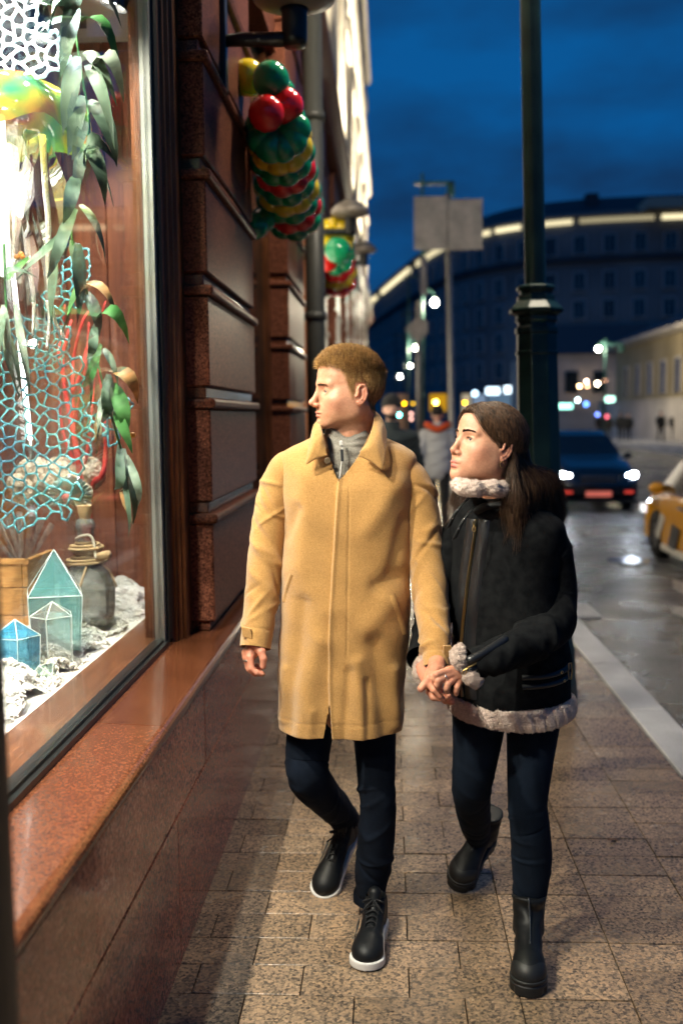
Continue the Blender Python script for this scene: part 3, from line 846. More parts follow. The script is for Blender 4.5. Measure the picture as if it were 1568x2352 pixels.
for j in range(NVv):
    t = j/(NVv-1)
    r = .235*math.sin(min(1, t*1.05)*math.pi/2)*(1+.0*t); zz = .18*math.cos(t*math.pi/2) - .02
    for i in range(NU):
        a = 2*math.pi*i/NU
        rr = r*(1 + .05*t*math.sin(6*a+1)); vs.append((jc.x+rr*math.cos(a), jc.y+rr*math.sin(a), jc.z+zz + .018*t*t*math.sin(6*a)))
for j in range(NVv-1):
    for i in range(NU): fs.append((j*NU+i, j*NU+(i+1)%NU, (j+1)*NU+(i+1)%NU, (j+1)*NU+i))
MB().add(vs, fs).build('bell', JF, jf, smooth=True)
for k in range(18):
    a = random.uniform(0, 6.28); r0 = random.uniform(.03, .18); L = random.uniform(.25, .62); w = random.uniform(.012, .03); ph = random.uniform(0, 6)
    p0 = Vector((jc.x + r0*math.cos(a), jc.y + r0*math.sin(a), jc.z))
    vs, fs = [], []
    for j in range(16):
        t = j/15; q = p0 + Vector((.03*math.sin(ph+5*t), .03*math.cos(ph*1.3+4*t), -L*t)); tw = ph + 4*t
        d = Vector((math.cos(tw), math.sin(tw), 0))*w*(1-.5*t); vs += [q-d, q+d]
    for j in range(15): fs.append((2*j, 2*j+1, 2*j+3, 2*j+2))
    tints = [(.95,.72,.75),(.98,.98,.97),(.98,.80,.62),(.75,.95,.88)]
    MB().add(vs, fs).build('film_strip', glass_mat('film strip', (.92,.95,.95), refl=2.2, body=tints[k % 4], body_f=.20), jf, smooth=True)
JL = thing('jellyfish_lamp', 'glowing white lamp column inside the hanging jellyfish', 'lamp', (jc.x-.03, jc.y+.02, jc.z))
MB().tube([(jc.x-.03,jc.y+.02,jc.z+.05),(jc.x-.03,jc.y+.02,jc.z-.42)], .016, 12).build('tube', emit_mat('jellyfish lamp glow', (1.0,.95,.86), 2.6), JL, smooth=True)
ld = bpy.data.lights.new('jelly', 'POINT'); ld.energy = 13; ld.color = (1,.91,.78); ld.shadow_soft_size = .12
lo = bpy.data.objects.new('jelly_light', ld); COL.objects.link(lo); lo.parent = JL; lo.location = (.02, -.05, -.15)
TENT = Mat('white beaded cord', (.80,.79,.76), .6, coat=.2); TENT.bump(TENT.voro(160), 1.0, .004); TENT = TENT.m
for pth in ([(98,310),(104,420),(112,520),(110,610),(118,690),(128,740),(150,775)], [(60,520),(66,600),(78,690),(76,770)], [(112,690),(116,730),(108,800)], [(20,330),(34,480),(30,640)]):
    q = catmull([P(x, y, 3.02+.01*i) for i, (x, y) in enumerate(pth)], 30)
    MB().tube(q, np.linspace(.011, .004, 30), 8).build('tentacle', TENT, jf, smooth=True)

# --- glowing tube and little lamp inside the display
GLOW = emit_mat('display tube glow', (1.0,.97,.90), 9)
tg = thing('light_tube', 'slender glowing white light tube leaning behind the turquoise net', 'lamp', P(66,1000,3.75))
MB().tube([P(28,600,3.78), P(48,800,3.76), P(70,1010,3.75)], .0085, 10).build('tube', GLOW, tg, smooth=True)
MB().tube([P(70,1010,3.75), P(75,1060,3.75)], .011, 10).build('socket', STEEL, tg, smooth=True)
bl = thing('little_bulb', 'small round glowing bulb hanging in the display window', 'lamp', P(77,790,3.4))
MB().ball(P(77,790,3.4), .016, 16, 10).build('bulb', emit_mat('bulb glow', (1,.95,.85), 14), bl, smooth=True)
MB().tube([P(77,783,3.4), P(75,690,3.4)], .002, 6).build('cord', IRON, bl)

# --- red coral branches
REDC = Mat('red coral', (.52,.035,.03), .55); REDC.varied((.42,.02,.02), (.68,.07,.05), 12); REDC = REDC.m
rc = thing('red_coral', 'bundle of upright red coral branches behind the jug', 'coral', P(195,1245,4.0))
for pth, r0, r1 in ((((205,1300),(197,1225),(188,1120),(176,1040),(160,950),(148,890),(145,820),(155,770),(165,735)), .016, .004),
                    (((195,1220),(190,1100),(172,1000),(168,900),(170,820),(190,740),(212,705)), .012, .004),
                    (((205,1300),(208,1130),(235,1090),(243,1040),(243,930),(240,880)), .014, .006),
                    (((243,1000),(236,900),(222,820),(225,760),(243,692)), .008, .003),
                    (((168,900),(185,860),(200,800),(215,760),(222,700)), .008, .003),
                    (((190,1100),(205,1010),(215,900),(210,840),(222,790)), .008, .003),
                    (((145,860),(135,820),(142,760),(150,700)), .007, .003),
                    (((172,1000),(180,930),(196,850),(205,740)), .008, .003),
                    (((188,1120),(170,1060),(150,1010),(140,960),(137,900)), .009, .004)):
    q = catmull([P(x, y, 4.0 + .02*math.sin(i*1.7+x)) for i, (x, y) in enumerate(pth)], 26)
    MB().tube(q, np.linspace(r0, r1, 26)*(1+.12*np.sin(np.arange(26)*1.9)), 8).build('branch', REDC, rc, smooth=True)

# --- fan shell rosette and coral rock
sh = thing('fan_shell', 'pale blue and pink pleated fan shell beside the jug cork', 'shell', P(165,1140,3.8))
c_ = P(165,1140,3.80); vs = [tuple(c_)]; fs = []; NN = 44
for k in range(NN+1):
    a = -2.0 + 4.6*k/NN
    vs.append(tuple(c_ + Vector((.085*math.sin(a), .012*(1 if k % 2 else -1) - .02, .085*math.cos(a)*.95))))
    vs.append(tuple(c_ + Vector((.045*math.sin(a), .008*(1 if k % 2 else -1) - .012, .045*math.cos(a)*.95))))
for k in range(NN):
    o1, i1, o2, i2 = 1+2*k, 2+2*k, 3+2*k, 4+2*k
    fs += [(0, i2, i1), (i1, i2, o2, o1)]
SHM = Mat('pink blue shell', rough=.5); SHM.color(SHM.ramp(SHM.noise(22, 3), [(.35, (.28,.50,.52)), (.55, (.55,.62,.58)), (.7, (.70,.42,.34))])); 
MB().add(vs, fs).build('fan', SHM.m, sh)
MB().ball(c_ + Vector((-.01,-.03,0)), .02, 10, 8).build('centre', Mat('shell centre', (.45,.12,.12), .6).m, sh, smooth=True)
RK = Mat('pale coral rock', rough=.9); RK.color(RK.ramp(RK.noise(40, 5), [(.35, (.30,.22,.15)), (.6, (.62,.52,.40))])); RK.bump(RK.voro(60), 1, .01)
rk = thing('coral_rock', 'pitted sandy coral rock behind the turquoise net', 'rock', P(100,1200,3.95))
for k in range(9):
    q = P(40+20*k, 1110+25*math.sin(k*2.1), 3.95+.05*(k % 3))
    MB().ball(q, .045+.018*(k % 3), 10, 8, (1.0,.8,.9)).build('lump', RK.m, rk, smooth=True)

# --- hanging leaf garlands
LEAFM = []
for k, (c1, c2) in enumerate((((.030,.060,.038),(.085,.14,.095)), ((.020,.10,.022),(.065,.20,.055)), ((.10,.145,.105),(.20,.26,.20)), ((.06,.09,.04),(.36,.17,.06)))):
    m = Mat('leaf %d' % k, rough=.62, spec=.3); m.color(m.ramp(m.noise(14, 2), [(.35, c1), (.7, c2)])); m.b.inputs['Subsurface Weight'].default_value = 0.0
    LEAFM.append(m.m)
BERRY = Mat('orange berry', (.62,.22,.03), .35).m
def leaf(parent, p, vx, vy, L, w, curl, mi, Y0):
    """long folded leaf that starts at picture point p and runs (vx, vy) picture units"""
    n = 7; vs, fs = [], []
    b = Vector(P(p[0], p[1], Y0)); e = Vector(P(p[0]+vx*1.35, p[1]+vy*1.35, Y0 - .05*curl))
    d = e - b; dn = d.normalized(); side = dn.cross(Vector((0,1,0))).normalized()
    tw = random.uniform(-1.1, 1.1)
    for j in range(n):
        t = j/(n-1); ww = w*.78*math.sin(math.pi*min(1, t*.93+.07))**.8*(1-.25*t)
        q = b + d*t + Vector((0,-1,0))*(.10*curl*math.sin(t*math.pi)) + side*(.05*curl*math.sin(t*2.6))
        a = tw*(.4+t*1.2); s = side*math.cos(a) + Vector((0,1,0))*math.sin(a); fold = dn.cross(s).normalized()*ww*.35
        vs += [q - s*ww + fold, q, q + s*ww + fold]
    for j in range(n-1):
        for k in range(2): fs.append((3*j+k, 3*j+k+1, 3*(j+1)+k+1, 3*(j+1)+k))
    MB().add(vs, fs).build('leaf', LEAFM[mi], parent, smooth=True)
def garland(label, stem, leaves, Y0, berries):
    t = thing('leaf_garland', label, 'garland', P(stem[-1][0], stem[-1][1], Y0), 'hanging leaf garlands in the display')
    MB().tube(catmull([P(x, y, Y0+.01*math.sin(i)) for i, (x, y) in enumerate(stem)], 30), .004, 6).build('stem', LEAFM[1], t, smooth=True)
    for x, y, vx, vy, w, c, mi in leaves: leaf(t, (x, y), vx, vy, 0, w, c, mi, Y0 + random.uniform(-.04, .04))
    for x, y in berries:
        for k in range(3): MB().ball(P(x+random.uniform(-9,9), y+random.uniform(-9,9), Y0-.02), .009, 10, 8).build('berry', BERRY, t, smooth=True)
garland('upper grey green leaf garland hanging from the display ceiling', [(190,-40),(175,60),(190,180),(205,280),(195,380),(180,430)],
 [(190,-20,-55,70,.030,1,0),(185,0,60,60,.028,1,0),(180,20,-40,120,.035,.6,0),(188,50,45,110,.032,1.4,1),(170,40,-70,20,.024,1,0),(195,120,45,100,.030,.8,0),(180,130,-35,130,.040,.6,0),(200,150,30,150,.034,1.2,0),(215,160,30,70,.03,1.6,2),
  (190,220,-35,100,.034,.7,0),(205,230,35,120,.036,.9,0),(200,280,-40,60,.024,1,0),(205,300,35,140,.030,.6,0),(195,330,20,110,.034,1,0),(190,340,-30,90,.026,.8,2),(195,390,50,10,.026,1.3,0),(180,400,-40,80,.03,1,0),(150,-10,-40,60,.034,.8,0),(165,10,-70,-20,.03,1,0),(180,-20,40,-40,.03,.6,0)], 2.95, [(180,325),(168,460)])
garland('lower green leaf garland ending in a long pale orange tip', [(175,440),(165,540),(190,640),(215,720),(225,830),(250,930),(275,1020),(285,1050)],
 [(185,470,30,110,.024,1,2),(175,480,-70,110,.028,1.5,0),(160,530,-110,70,.030,1.4,0),(70,590,-55,30,.018,1,1),(165,550,20,110,.030,.5,0),(180,560,-10,140,.034,.5,0),(130,600,-15,120,.034,.4,0),(190,640,-50,90,.030,1,1),(195,650,40,80,.030,1.3,3),(200,670,10,80,.028,.8,0),
  (225,735,30,60,.030,2.0,1),(220,745,-35,50,.022,1.4,0),(232,790,-55,60,.02,1.6,1),(240,800,10,70,.022,1,2),(205,790,-15,120,.014,1,0),(255,850,25,70,.036,1.6,3),(250,860,-25,80,.032,1,0),(262,880,10,90,.036,.8,1),(240,900,-30,90,.028,.9,2),
  (265,940,20,80,.030,.7,1),(225,950,-12,70,.016,.6,3),(275,1020,-35,70,.024,1.8,0),(285,1030,-25,70,.022,1.2,2),(292,1045,-5,90,.022,1.6,2),(280,1060,-10,130,.018,1.4,0),(278,1130,12,60,.016,.6,3),(295,1060,-8,110,.02,1,0)], 3.0, [(195,652),(45,585),(297,1001)])
garland('sparse grey leaf spray at the near side of the display', [(10,560),(14,680),(20,800)],
 [(10,700,15,150,.034,.6,2),(12,720,-25,120,.03,.8,0),(15,760,10,120,.026,.8,0),(25,690,55,-20,.02,1,0),(35,690,20,160,.016,.4,2)], 2.75, [])
# ------------------------------------------------------------------ balloons
BAL = {}
for nm, c in (('red', (.80,.014,.010)), ('green', (.010,.30,.12)), ('yellow', (.80,.58,.015))):
    BAL[nm] = Mat(nm+' balloon latex', c, .16, coat=.5).m
def balloon_mesh(r):
    vs = [(0,0,-1.16*r), (.05*r,0,-1.2*r)]
    m_ = MB().lathe([(.02*r,-1.22*r),(.09*r,-1.2*r),(.04*r,-1.13*r),(.25*r,-.99*r),(.55*r,-.80*r),(.83*r,-.50*r),(.98*r,-.1*r),(1.0*r,.15*r),(.93*r,.45*r),(.75*r,.72*r),(.45*r,.92*r),(.15*r,1.0*r),(.0,1.005*r)], (0,0,0), 20, cap=False)
    out = {}
    for nm in BAL:
        o = m_.build('tmp', BAL[nm], smooth=True); out[nm] = o.data; bpy.data.objects.remove(o)
    return out
BM = balloon_mesh(1.0)
def balloon_garland(name, label, A, B, nring, per, r0, r1, colors, R0, R1, front=None):
    g = thing(name, label, 'balloon garland', (A+B)/2, 'balloon garlands over the shop doors')
    d = (B-A).normalized(); e1 = d.orthogonal().normalized(); e2 = d.cross(e1)
    MB().tube([A, B], .012, 8).build('core_tube', IRON, g)
    for i in range(nring):
        t = i/(nring-1); c = A + (B-A)*t; rr = r0+(r1-r0)*t; RR = R0+(R1-R0)*t
        for k in range(per):
            a = 2*math.pi*(k+.5*(i % 2))/per; out = e1*math.cos(a)+e2*math.sin(a)
            o = bpy.data.objects.new('balloon', BM[colors[i % len(colors)]]); COL.objects.link(o); o.parent = g
            o.matrix_parent_inverse = Matrix.Translation(-g.location)
            q = out.to_track_quat('Z', 'Y'); s = rr*random.uniform(.94,1.06)
            o.matrix_basis = Matrix.LocRotScale(c+out*RR, q, Vector((s,s,s)))
    for c, r, col in front or []:
        o = bpy.data.objects.new('balloon', BM[col]); COL.objects.link(o); o.parent = g
        o.matrix_parent_inverse = Matrix.Translation(-g.location)
        o.matrix_basis = Matrix.LocRotScale(c, (B-A).to_track_quat('-Z','Y'), Vector((r,r,r)))
balloon_garland('balloon_garland', 'big red, green and yellow balloon garland hanging over the near shop door', P(638,300,4.72), P(668,478,5.95), 9, 9, .068, .078, ['green','yellow','green','red','green','yellow','green','red','green'], .085, .115,
   [(P(612,262,4.60), .082, 'red'), (P(655,245,4.70), .085, 'red'), (P(622,185,4.66), .084, 'green'), (P(570,180,4.80), .085, 'yellow'), (P(640,215,4.85), .08, 'green'), (P(605,505,5.6), .07, 'green'), (P(585,520,5.5), .075, 'green')])
balloon_garland('balloon_garland', 'smaller far balloon garland of yellow, green and red beside the drainpipe', P(768,545,9.3), P(775,640,11.2), 6, 8, .085, .085, ['yellow','green','green','red','yellow','red'], .10, .125, [(P(775,575,9.2), .12, 'green'), (P(752,600,9.5), .1, 'red')])

# ------------------------------------------------------------------ street lamps
LAMP_E = emit_mat('street lamp glow', (1.0,.93,.70), 130)
def street_lamp(x, y, label, zl=5.5, side=1, lit=True, top=10.0, rad=.055, glow=.11, energy=0):
    t = thing('street_lamp', label, 'street lamp', (x, y, 0), 'street lamps along the road')
    MB().lathe([(.16,0),(.16,.5),(.10,.6),(.09,2.3),(.12,2.35),(rad,2.45),(rad*.9,top)], (x,y,-.1), 10).build('post', POST, t)
    MB().tube([(x,y,zl+.35),(x+side*.25,y,zl+.45),(x+side*.42,y,zl+.25)], .02, 6).build('bracket', POST, t)
    MB().lathe([(.03,.24),(glow*.6,.20),(glow*1.05,.14),(glow*.9,.12)], (x+side*.42,y,zl), 14).build('hood', POST, t, smooth=True)
    MB().ball((x+side*.42,y,zl), glow, 14, 10, (1,1,1.05)).build('globe', LAMP_E, t, smooth=True)
    MB().box(x-.3,x+1.1,y-.04,y+.04,top-.5,top-.38).build('crossbar', POST, t)
    MB().box(x+.85,x+1.1,y-.1,y+.1,top-.9,top-.5).build('floodlight_head', POST, t)
    if energy:
        ld = bpy.data.lights.new('street', 'POINT'); ld.energy = energy; ld.color = (1,.86,.62); ld.shadow_soft_size = .2
        lo = bpy.data.objects.new('street_light', ld); COL.objects.link(lo); lo.parent = t; lo.location = (side*.42, -.32, zl-.1)
street_lamp(1.20, 35.6, 'tall lamp post with a crossbar on top and one bright globe below the square signs', energy=500)
street_lamp(1.16, 58.9, 'kerb lamp whose globe glows next below the tall crossbar lamp', energy=900)
street_lamp(1.25, 79.8, 'kerb lamp with a round glow above the man\'s ear', energy=0)
street_lamp(.72, 101, 'farthest and smallest kerb lamp glow by the man\'s head', energy=0)
street_lamp(13.1, 62, 'lamp on the far pavement glowing in front of the low building', side=-1, top=6.2, energy=600)
street_lamp(14.6, 98, 'lamp half hidden by the dark green post', side=-1, top=6.2)
# lamp heads of the near post, above the picture
for sx in (-1, 1):
    xx = lx - .027*4.5 + sx*.45
    MB().tube([(lx-.027*4.6,ly,5.62),(xx-sx*.1,ly,5.75),(xx,ly,5.62)], .02, 8).build('lamp_arm', POST, lp)
    MB().ball((xx,ly,5.42), .10, 16, 10).build('lamp_globe', LAMP_E, lp, smooth=True)
    ld = bpy.data.lights.new('post_lamp', 'POINT'); ld.energy = 130; ld.color = (1,.86,.66); ld.shadow_soft_size = .16
    lo = bpy.data.objects.new('post_light', ld); COL.objects.link(lo); lo.parent = lp; lo.location = (xx-lx, -.1, 5.2)

# ------------------------------------------------------------------ sign poles
PLATE = Mat('grey sign back', rough=.5, metal=.2); PLATE.varied((.36,.33,.29), (.55,.51,.45), 3.5, 3); PLATE = PLATE.m
sp = thing('sign_pole', 'grey pole carrying two square signs seen from behind', 'sign', (1.20, 19, 0))
a_, b_ = P(1027,452,19), P(1041,1130,19)
MB().tube([(b_.x,19,-.1),(b_.x,19,b_.z),(a_.x,19,a_.z+.05)], .062, 12).build('pole', GALV, sp, smooth=True)
for x0, x1, nm in ((950,1026,'sign_plate'), (1029,1107,'sign_plate')):
    p0, p1 = P(x0,452 if x0 < 1000 else 458,18.9), P(x1,573,18.9)
    MB().box(p0.x,p1.x,18.88,18.9,p1.z,p0.z).build(nm, PLATE, sp, bevel=.004)
MB().box(P(950,0,18.94).x,P(1107,0,18.94).x,18.91,18.93,P(950,480,19).z-.03,P(950,480,19).z+.03).build('bracket', GALV, sp)
sp2 = thing('sign_pole', 'thin pole with a grey diamond sign seen from behind', 'sign', (.86, 30, 0))
MB().tube([P(962,1010,30), P(960,690,30)], .075, 10).build('pole', GALV, sp2, smooth=True)
c_ = P(960,755,29.9); w_ = .40
MB().add([c_+Vector((-w_,0,0)), c_+Vector((0,0,-w_)), c_+Vector((w_*.7,0,-w_*.3)), c_+Vector((w_*.7,0,w_*.5)), c_+Vector((0,0,w_)), c_+Vector((-w_,.02,0)), c_+Vector((0,.02,-w_)), c_+Vector((w_*.7,.02,-w_*.3)), c_+Vector((w_*.7,.02,w_*.5)), c_+Vector((0,.02,w_))], [(0,1,2,3,4),(9,8,7,6,5),(0,5,6,1),(1,6,7,2),(2,7,8,3),(3,8,9,4),(4,9,5,0)]).build('sign_plate', PLATE, sp2)
sp3 = tag(MB().box(P(963,0,24).x,P(978,0,24).x,23.98,24,P(950,680,24).z,P(950,590,24).z).build('small_sign', PLATE), 'narrow grey plate high on a pole beneath the square signs', 'sign')

# ------------------------------------------------------------------ far buildings
FAC = Mat('far facade plaster', rough=.85); FAC.varied((.14,.15,.165), (.22,.235,.25), .15, 4); FAC = FAC.m
FACR = Mat('far dark roof', (.035,.045,.06), .7).m
PANE = Mat('far window pane', (.012,.018,.026), .12, spec=.8).m
PANEL_ = Mat('far window frame', (.34,.36,.38), .7).m
WARMW = emit_mat('lit far window', (1,.62,.36), .22)
CORN_E = emit_mat('cornice light strip', (1.0,.86,.52), .62)
cb = thing('corner_building', 'long dark curved seven storey building with a lit cornice at the bend', 'building', (12,124,0))
fx = catmull([(62,117,0),(44,116,0),(30,116.5,0),(19,119,0),(11.6,125,0),(7.0,136,0),(2.8,158,0),(-1,182,0),(-5.5,212,0),(-9,240,0)], 60)
H_ = 24.2
hgt = lambda y: H_ + .0*y
vs, fs = [], []
for i, p in enumerate(fx):
    for z in (-1, 19.0, H_): vs.append((p[0], p[1], z))
for i in range(59):
    for k in range(2): fs.append((i*3+k, i*3+k+1, (i+1)*3+k+1, (i+1)*3+k))
MB().add(vs, fs).build('wall', FAC, cb)
def rib(z0, z1, out, name, mat):
    vs, fs = [], []
    for i, p in enumerate(fx):
        t = fx[min(i+1,59)]-fx[max(i-1,0)]; t = t/np.linalg.norm(t); nrm = np.array((t[1], -t[0], 0)); nrm = -nrm if nrm[1] > 0 and False else nrm
        if nrm @ (np.array((0,0,0))-p) < 0: nrm = -nrm
        for z, o in ((z0, 0), (z0, out), (z1, out), (z1, 0)): q = p + nrm*o; vs.append((q[0], q[1], z))
    for i in range(59):
        for k in range(3): fs.append((i*4+k, i*4+k+1, (i+1)*4+k+1, (i+1)*4+k))
    MB().add(vs, fs).build(name, mat, cb)
rib(18.9, 19.4, .7, 'string_course', FACR)
rib(4.6, 5.0, .4, 'string_course', FAC)
for k, (i0, i1, s_) in enumerate(((3,10,.30),(10,13,.75),(13,18,.22),(18,22,.62),(22,25,.80),(25,30,.72),(30,37,.55),(38,46,.85),(47,55,.75))):
    vs, fs = [], []
    for i in range(i0, i1+1):
        p = fx[i]; t = fx[min(i+1,59)]-fx[max(i-1,0)]; t = t/np.linalg.norm(t); nrm = np.array((t[1], -t[0], 0)); nrm = -nrm if nrm @ (-p) < 0 else nrm
        if i == i0: p = p + t*.4
        if i == i1: p = p - t*.4
        for z_, o_ in ((H_-1.0,.02),(H_-1.0,.3),(H_-.5 if k < 6 else H_-.3,.3),(H_-.5 if k < 6 else H_-.3,.02)): q = p + nrm*o_; vs.append((q[0], q[1], z_))
    for i in range(i1-i0):
        for k2 in range(3): fs.append((i*4+k2, i*4+k2+1, (i+1)*4+k2+1, (i+1)*4+k2))
    MB().add(vs, fs).build('cornice_light', emit_mat('cornice light strip', (1.0,.86,.52), s_), cb)
rib(H_-.35, H_+.05, 1.0, 'cornice', FAC)
vs, fs = [], []
for i, p in enumerate(fx):
    t = fx[min(i+1,59)]-fx[max(i-1,0)]; t = t/np.linalg.norm(t); nrm = np.array((t[1], -t[0], 0))
    if nrm @ (-p) < 0: nrm = -nrm
    q = p - nrm*3; vs += [(p[0], p[1], H_+.05), (q[0], q[1], H_+2.3)]
for i in range(59): fs.append((2*i, 2*i+1, 2*i+3, 2*i+2))
MB().add(vs, fs).build('mansard_roof', FACR, cb)
for k, (vx, w_, h_) in enumerate(((1360,.7,.4),)):
    q = P(vx, 470, 119); MB().box(q.x-w_, q.x+w_, 119, 121, H_, H_+2.2+h_).build('chimney', FACR, cb)
MB().box(P(1485,0,114).x, P(1640,0,114).x, 112, 117, H_-.5, P(1500,452,112).z).build('penthouse', Mat('lit penthouse wall', (.42,.38,.30), .8).m, cb)
seg = np.cumsum([0]+[np.linalg.norm(fx[i+1]-fx[i]) for i in range(59)])
pane_me = MB().box(-.62,.62,-.10,.02,0,1.9).build('t', PANE).data; frame_me = None
m_ = MB(); m_.box(-.80,-.62,-.22,.02,-.1,2.0); m_.box(.62,.80,-.22,.02,-.1,2.0); m_.box(-.62,.62,-.22,.02,1.9,2.05); m_.box(-.9,.9,-.34,.02,-.22,-.1); m_.box(-.03,.03,-.14,.02,0,1.9)
frame_me = m_.build('t', PANEL_).data
warm_me = MB().box(-.62,.62,-.10,.02,0,1.9).build('t', WARMW).data
for o in [o for o in bpy.data.objects if o.name == 't' or o.name.startswith('t.')]: bpy.data.objects.remove(o)
nwin = 0
sdist = 4.0
while sdist < seg[-1]-3:
    i = max(0, min(58, int(np.searchsorted(seg, sdist))-1)); u = (sdist-seg[i])/(seg[i+1]-seg[i]); p = fx[i]*(1-u)+fx[i+1]*u
    t = fx[i+1]-fx[i]; t = t/np.linalg.norm(t); ang = math.atan2(-t[1], -t[0])
    for r_ in range(6):
        if nwin >= 298: break
        z0 = [6.0, 9.3, 12.6, 15.8, 19.9, 2.0][r_]
        lit = False
        w = bpy.data.objects.new('window', warm_me if lit else pane_me); COL.objects.link(w); w.parent = cb
        w.matrix_parent_inverse = Matrix.Translation(-cb.location); w.location = (p[0], p[1], z0); w.rotation_euler = (0,0,ang)
        if r_ != 5:
            fr_ = bpy.data.objects.new('frame', frame_me); COL.objects.link(fr_); fr_.parent = w
        nwin += 1
    sdist += 3.3 if sdist < 60 else 4.6

# low building across the road
OCH = Mat('ochre plaster', rough=.85); OCH.varied((.34,.27,.15), (.45,.36,.21), .4, 4); OCH = OCH.m
WALLW = Mat('pale plaster wall', rough=.85); WALLW.varied((.42,.38,.33), (.55,.50,.44), .5, 4); WALLW = WALLW.m
lb = thing('low_building', 'long low ochre building with a dark roof across the road', 'building', (19,65,0))
yA, yB = 38, 82
MB().box(18.2, 30, yA, yB, -.3, 6.6).build('wall', OCH, lb)
MB().prism([(18.0,6.6),(17.4,6.75),(17.4,7.0),(18.0,7.1),(18.4,7.1),(18.4,6.6)], 1, yA-.5, yB+.3).build('eaves', WALLW, lb)
MB().add([(17.6,yA-.5,7.1),(17.6,yB+.3,7.1),(25,yB+.3,10.2),(25,yA-.5,10.2)], [(0,1,2,3)]).build('roof', FACR, lb)
for k in range(12):
    y = yA+2+k*3.4; w = MB().box(18.12, 18.25, y, y+1.1, 2.9, 5.0).build('window', PANE, lb)
    m_ = MB(); m_.box(18.05,18.25,y-.18,y,2.8,5.15); m_.box(18.05,18.25,y+1.1,y+1.28,2.8,5.15); m_.box(18.05,18.25,y,y+1.1,5.0,5.15); m_.build('frame', WALLW, w)
fw_ = thing('boundary_wall', 'pale plaster wall along the far pavement below the ochre building', 'wall', (17.4,60,0))
MB().box(17.25, 17.6, 34, 84, -.2, 2.35).build('wall', WALLW, fw_)
MB().box(17.15, 17.7, 34, 84, 2.35, 2.5).build('coping', WALLW, fw_)
vb = thing('side_house', 'pale narrow house with lit shop front beyond the low building', 'building', (15,100,0))
MB().box(13.2, 26, 96, 110, -.3, 7.2).build('wall', WALLW, vb)
MB().add([(12.8,95.5,7.2),(26,95.5,7.2),(26,103,10.5),(12.8,103,10.5)], [(0,1,2,3)]).build('roof', FACR, vb)
for k in range(4):
    w = MB().box(14+k*2.6, 15.2+k*2.6, 95.9, 96.05, 3.6, 5.6).build('window', PANE, vb)

# glowing shop signs, lamps, traffic lights (all far)
def glow(name, label, cat, vx, vy, Y, w, h, color, s, group, round_=True):
    c = P(vx, vy, Y); k = Y/FV
    t = thing(name, label, cat, c, group)
    e = emit_mat(name+' glow', color, s)
    if round_:
        MB().ball(c, w*k/2, 14, 10).build('lens', e, t, smooth=True)
        MB().box(c.x-w*k*.6, c.x+w*k*.6, Y+w*k*.55, Y+w*k*.7, c.z-w*k*.6, c.z+w*k*.6).build('housing', IRON, t)
    else:
        MB().box(c.x-w*k/2, c.x+w*k/2, Y-.05, Y, c.z-h*k/2, c.z+h*k/2).build('panel', e, t)
        MB().box(c.x-w*k*.55, c.x+w*k*.55, Y+.004, Y+.12, c.z-h*k*.58, c.z+h*k*.58).build('case', IRON, t)
g1 = 'glowing shop signs down the street'
glow('shop_sign', 'first of two bright white signs above the woman\'s hair', 'sign', 1131, 898, 113, 30, 15, (.62,.82,1.0), 2.6, g1, False)
glow('shop_sign', 'bright white sign beside the green post', 'sign', 1174, 895, 113, 32, 16, (.70,.88,1.0), 2.6, g1, False)
glow('shop_sign', 'long mint green sign beyond the dark car roof', 'sign', 1296, 933, 90, 34, 11, (.35,1.0,.80), 2.4, g1, False)
glow('shop_sign', 'square mint white box sign near the far walkers', 'sign', 1399, 922, 88, 21, 21, (.50,1.0,.80), 2.6, g1, False)
glow('shop_sign', 'small round pale blue sign above the woman\'s parting', 'sign', 1090, 904, 113, 12, 12, (.50,.75,1.0), 4, g1)
glow('shop_sign', 'pale blue sign edge just past the post', 'sign', 1284, 892, 100, 14, 14, (.62,.80,1.0), 3, g1)
g2 = 'far street lights'
for k, (vx, vy, Y, w, c, s, lb_) in enumerate(((1330,887,95,7,(1,.62,.28),14,'amber wall light leftmost of the house lights'),(1346,876,95,7,(1,.70,.50),10,'pinkish wall light above the amber one'),(1348,887,95,6,(1,.55,.28),7,'dim amber wall light under the pinkish one'),(1371,881,95,8,(1,.85,.62),18,'bright white wall light on the side house'),(1388,874,95,6,(1,.50,.28),6,'dim orange wall light right of the white one'),
    (1326,919,80,7,(.62,.92,1.0),14,'pale cyan light above the mint sign'),(1345,928,80,10,(.12,.30,1.0),4,'soft blue round light beside the box sign'),(1371,952,70,8,(.15,.25,1.0),4,'soft blue light low over the walkers'),(1392,957,70,7,(1,.15,.22),3,'small red light low beside the walkers'))):
    glow('wall_light', lb_, 'light', vx, vy, Y, w, w, c, s, g2)
g3 = 'traffic lights at the far crossing'
for vx, vy, Y, w, c, s, lb_ in ((916,953,38,7,(.10,1.0,.85),30,'bright teal green traffic light beside the bearded man'),(917,931,60,5,(1,.05,.03),14,'small red traffic light above the teal one'),(928,927,60,5,(1,.42,.0),16,'amber light right of the small red one'),(948,927,70,5,(.8,.45,.0),4,'dim yellow light between two amber ones'),(967,926,60,6,(1,.45,.0),18,'amber light above the grey jacket'),(1067,925,60,6,(1,.40,.0),18,'amber light beside the sign pole'),(1000,924,55,9,(1,.60,.08),26,'brightest yellow light above the grey jacket'),(944,950,60,5,(1,.5,.4),5,'upper of two faint pink lights'),(944,962,60,5,(1,.5,.4),5,'lower of two faint pink lights'),(968,944,70,5,(.7,.45,.05),4,'faint olive light under the amber one')):
    glow('traffic_light', lb_, 'traffic light', vx, vy, Y, w, w, c, s, g3)
yb = thing('yellow_halo', 'dim amber lit board behind the brightest yellow light', 'sign', P(1005,925,57))
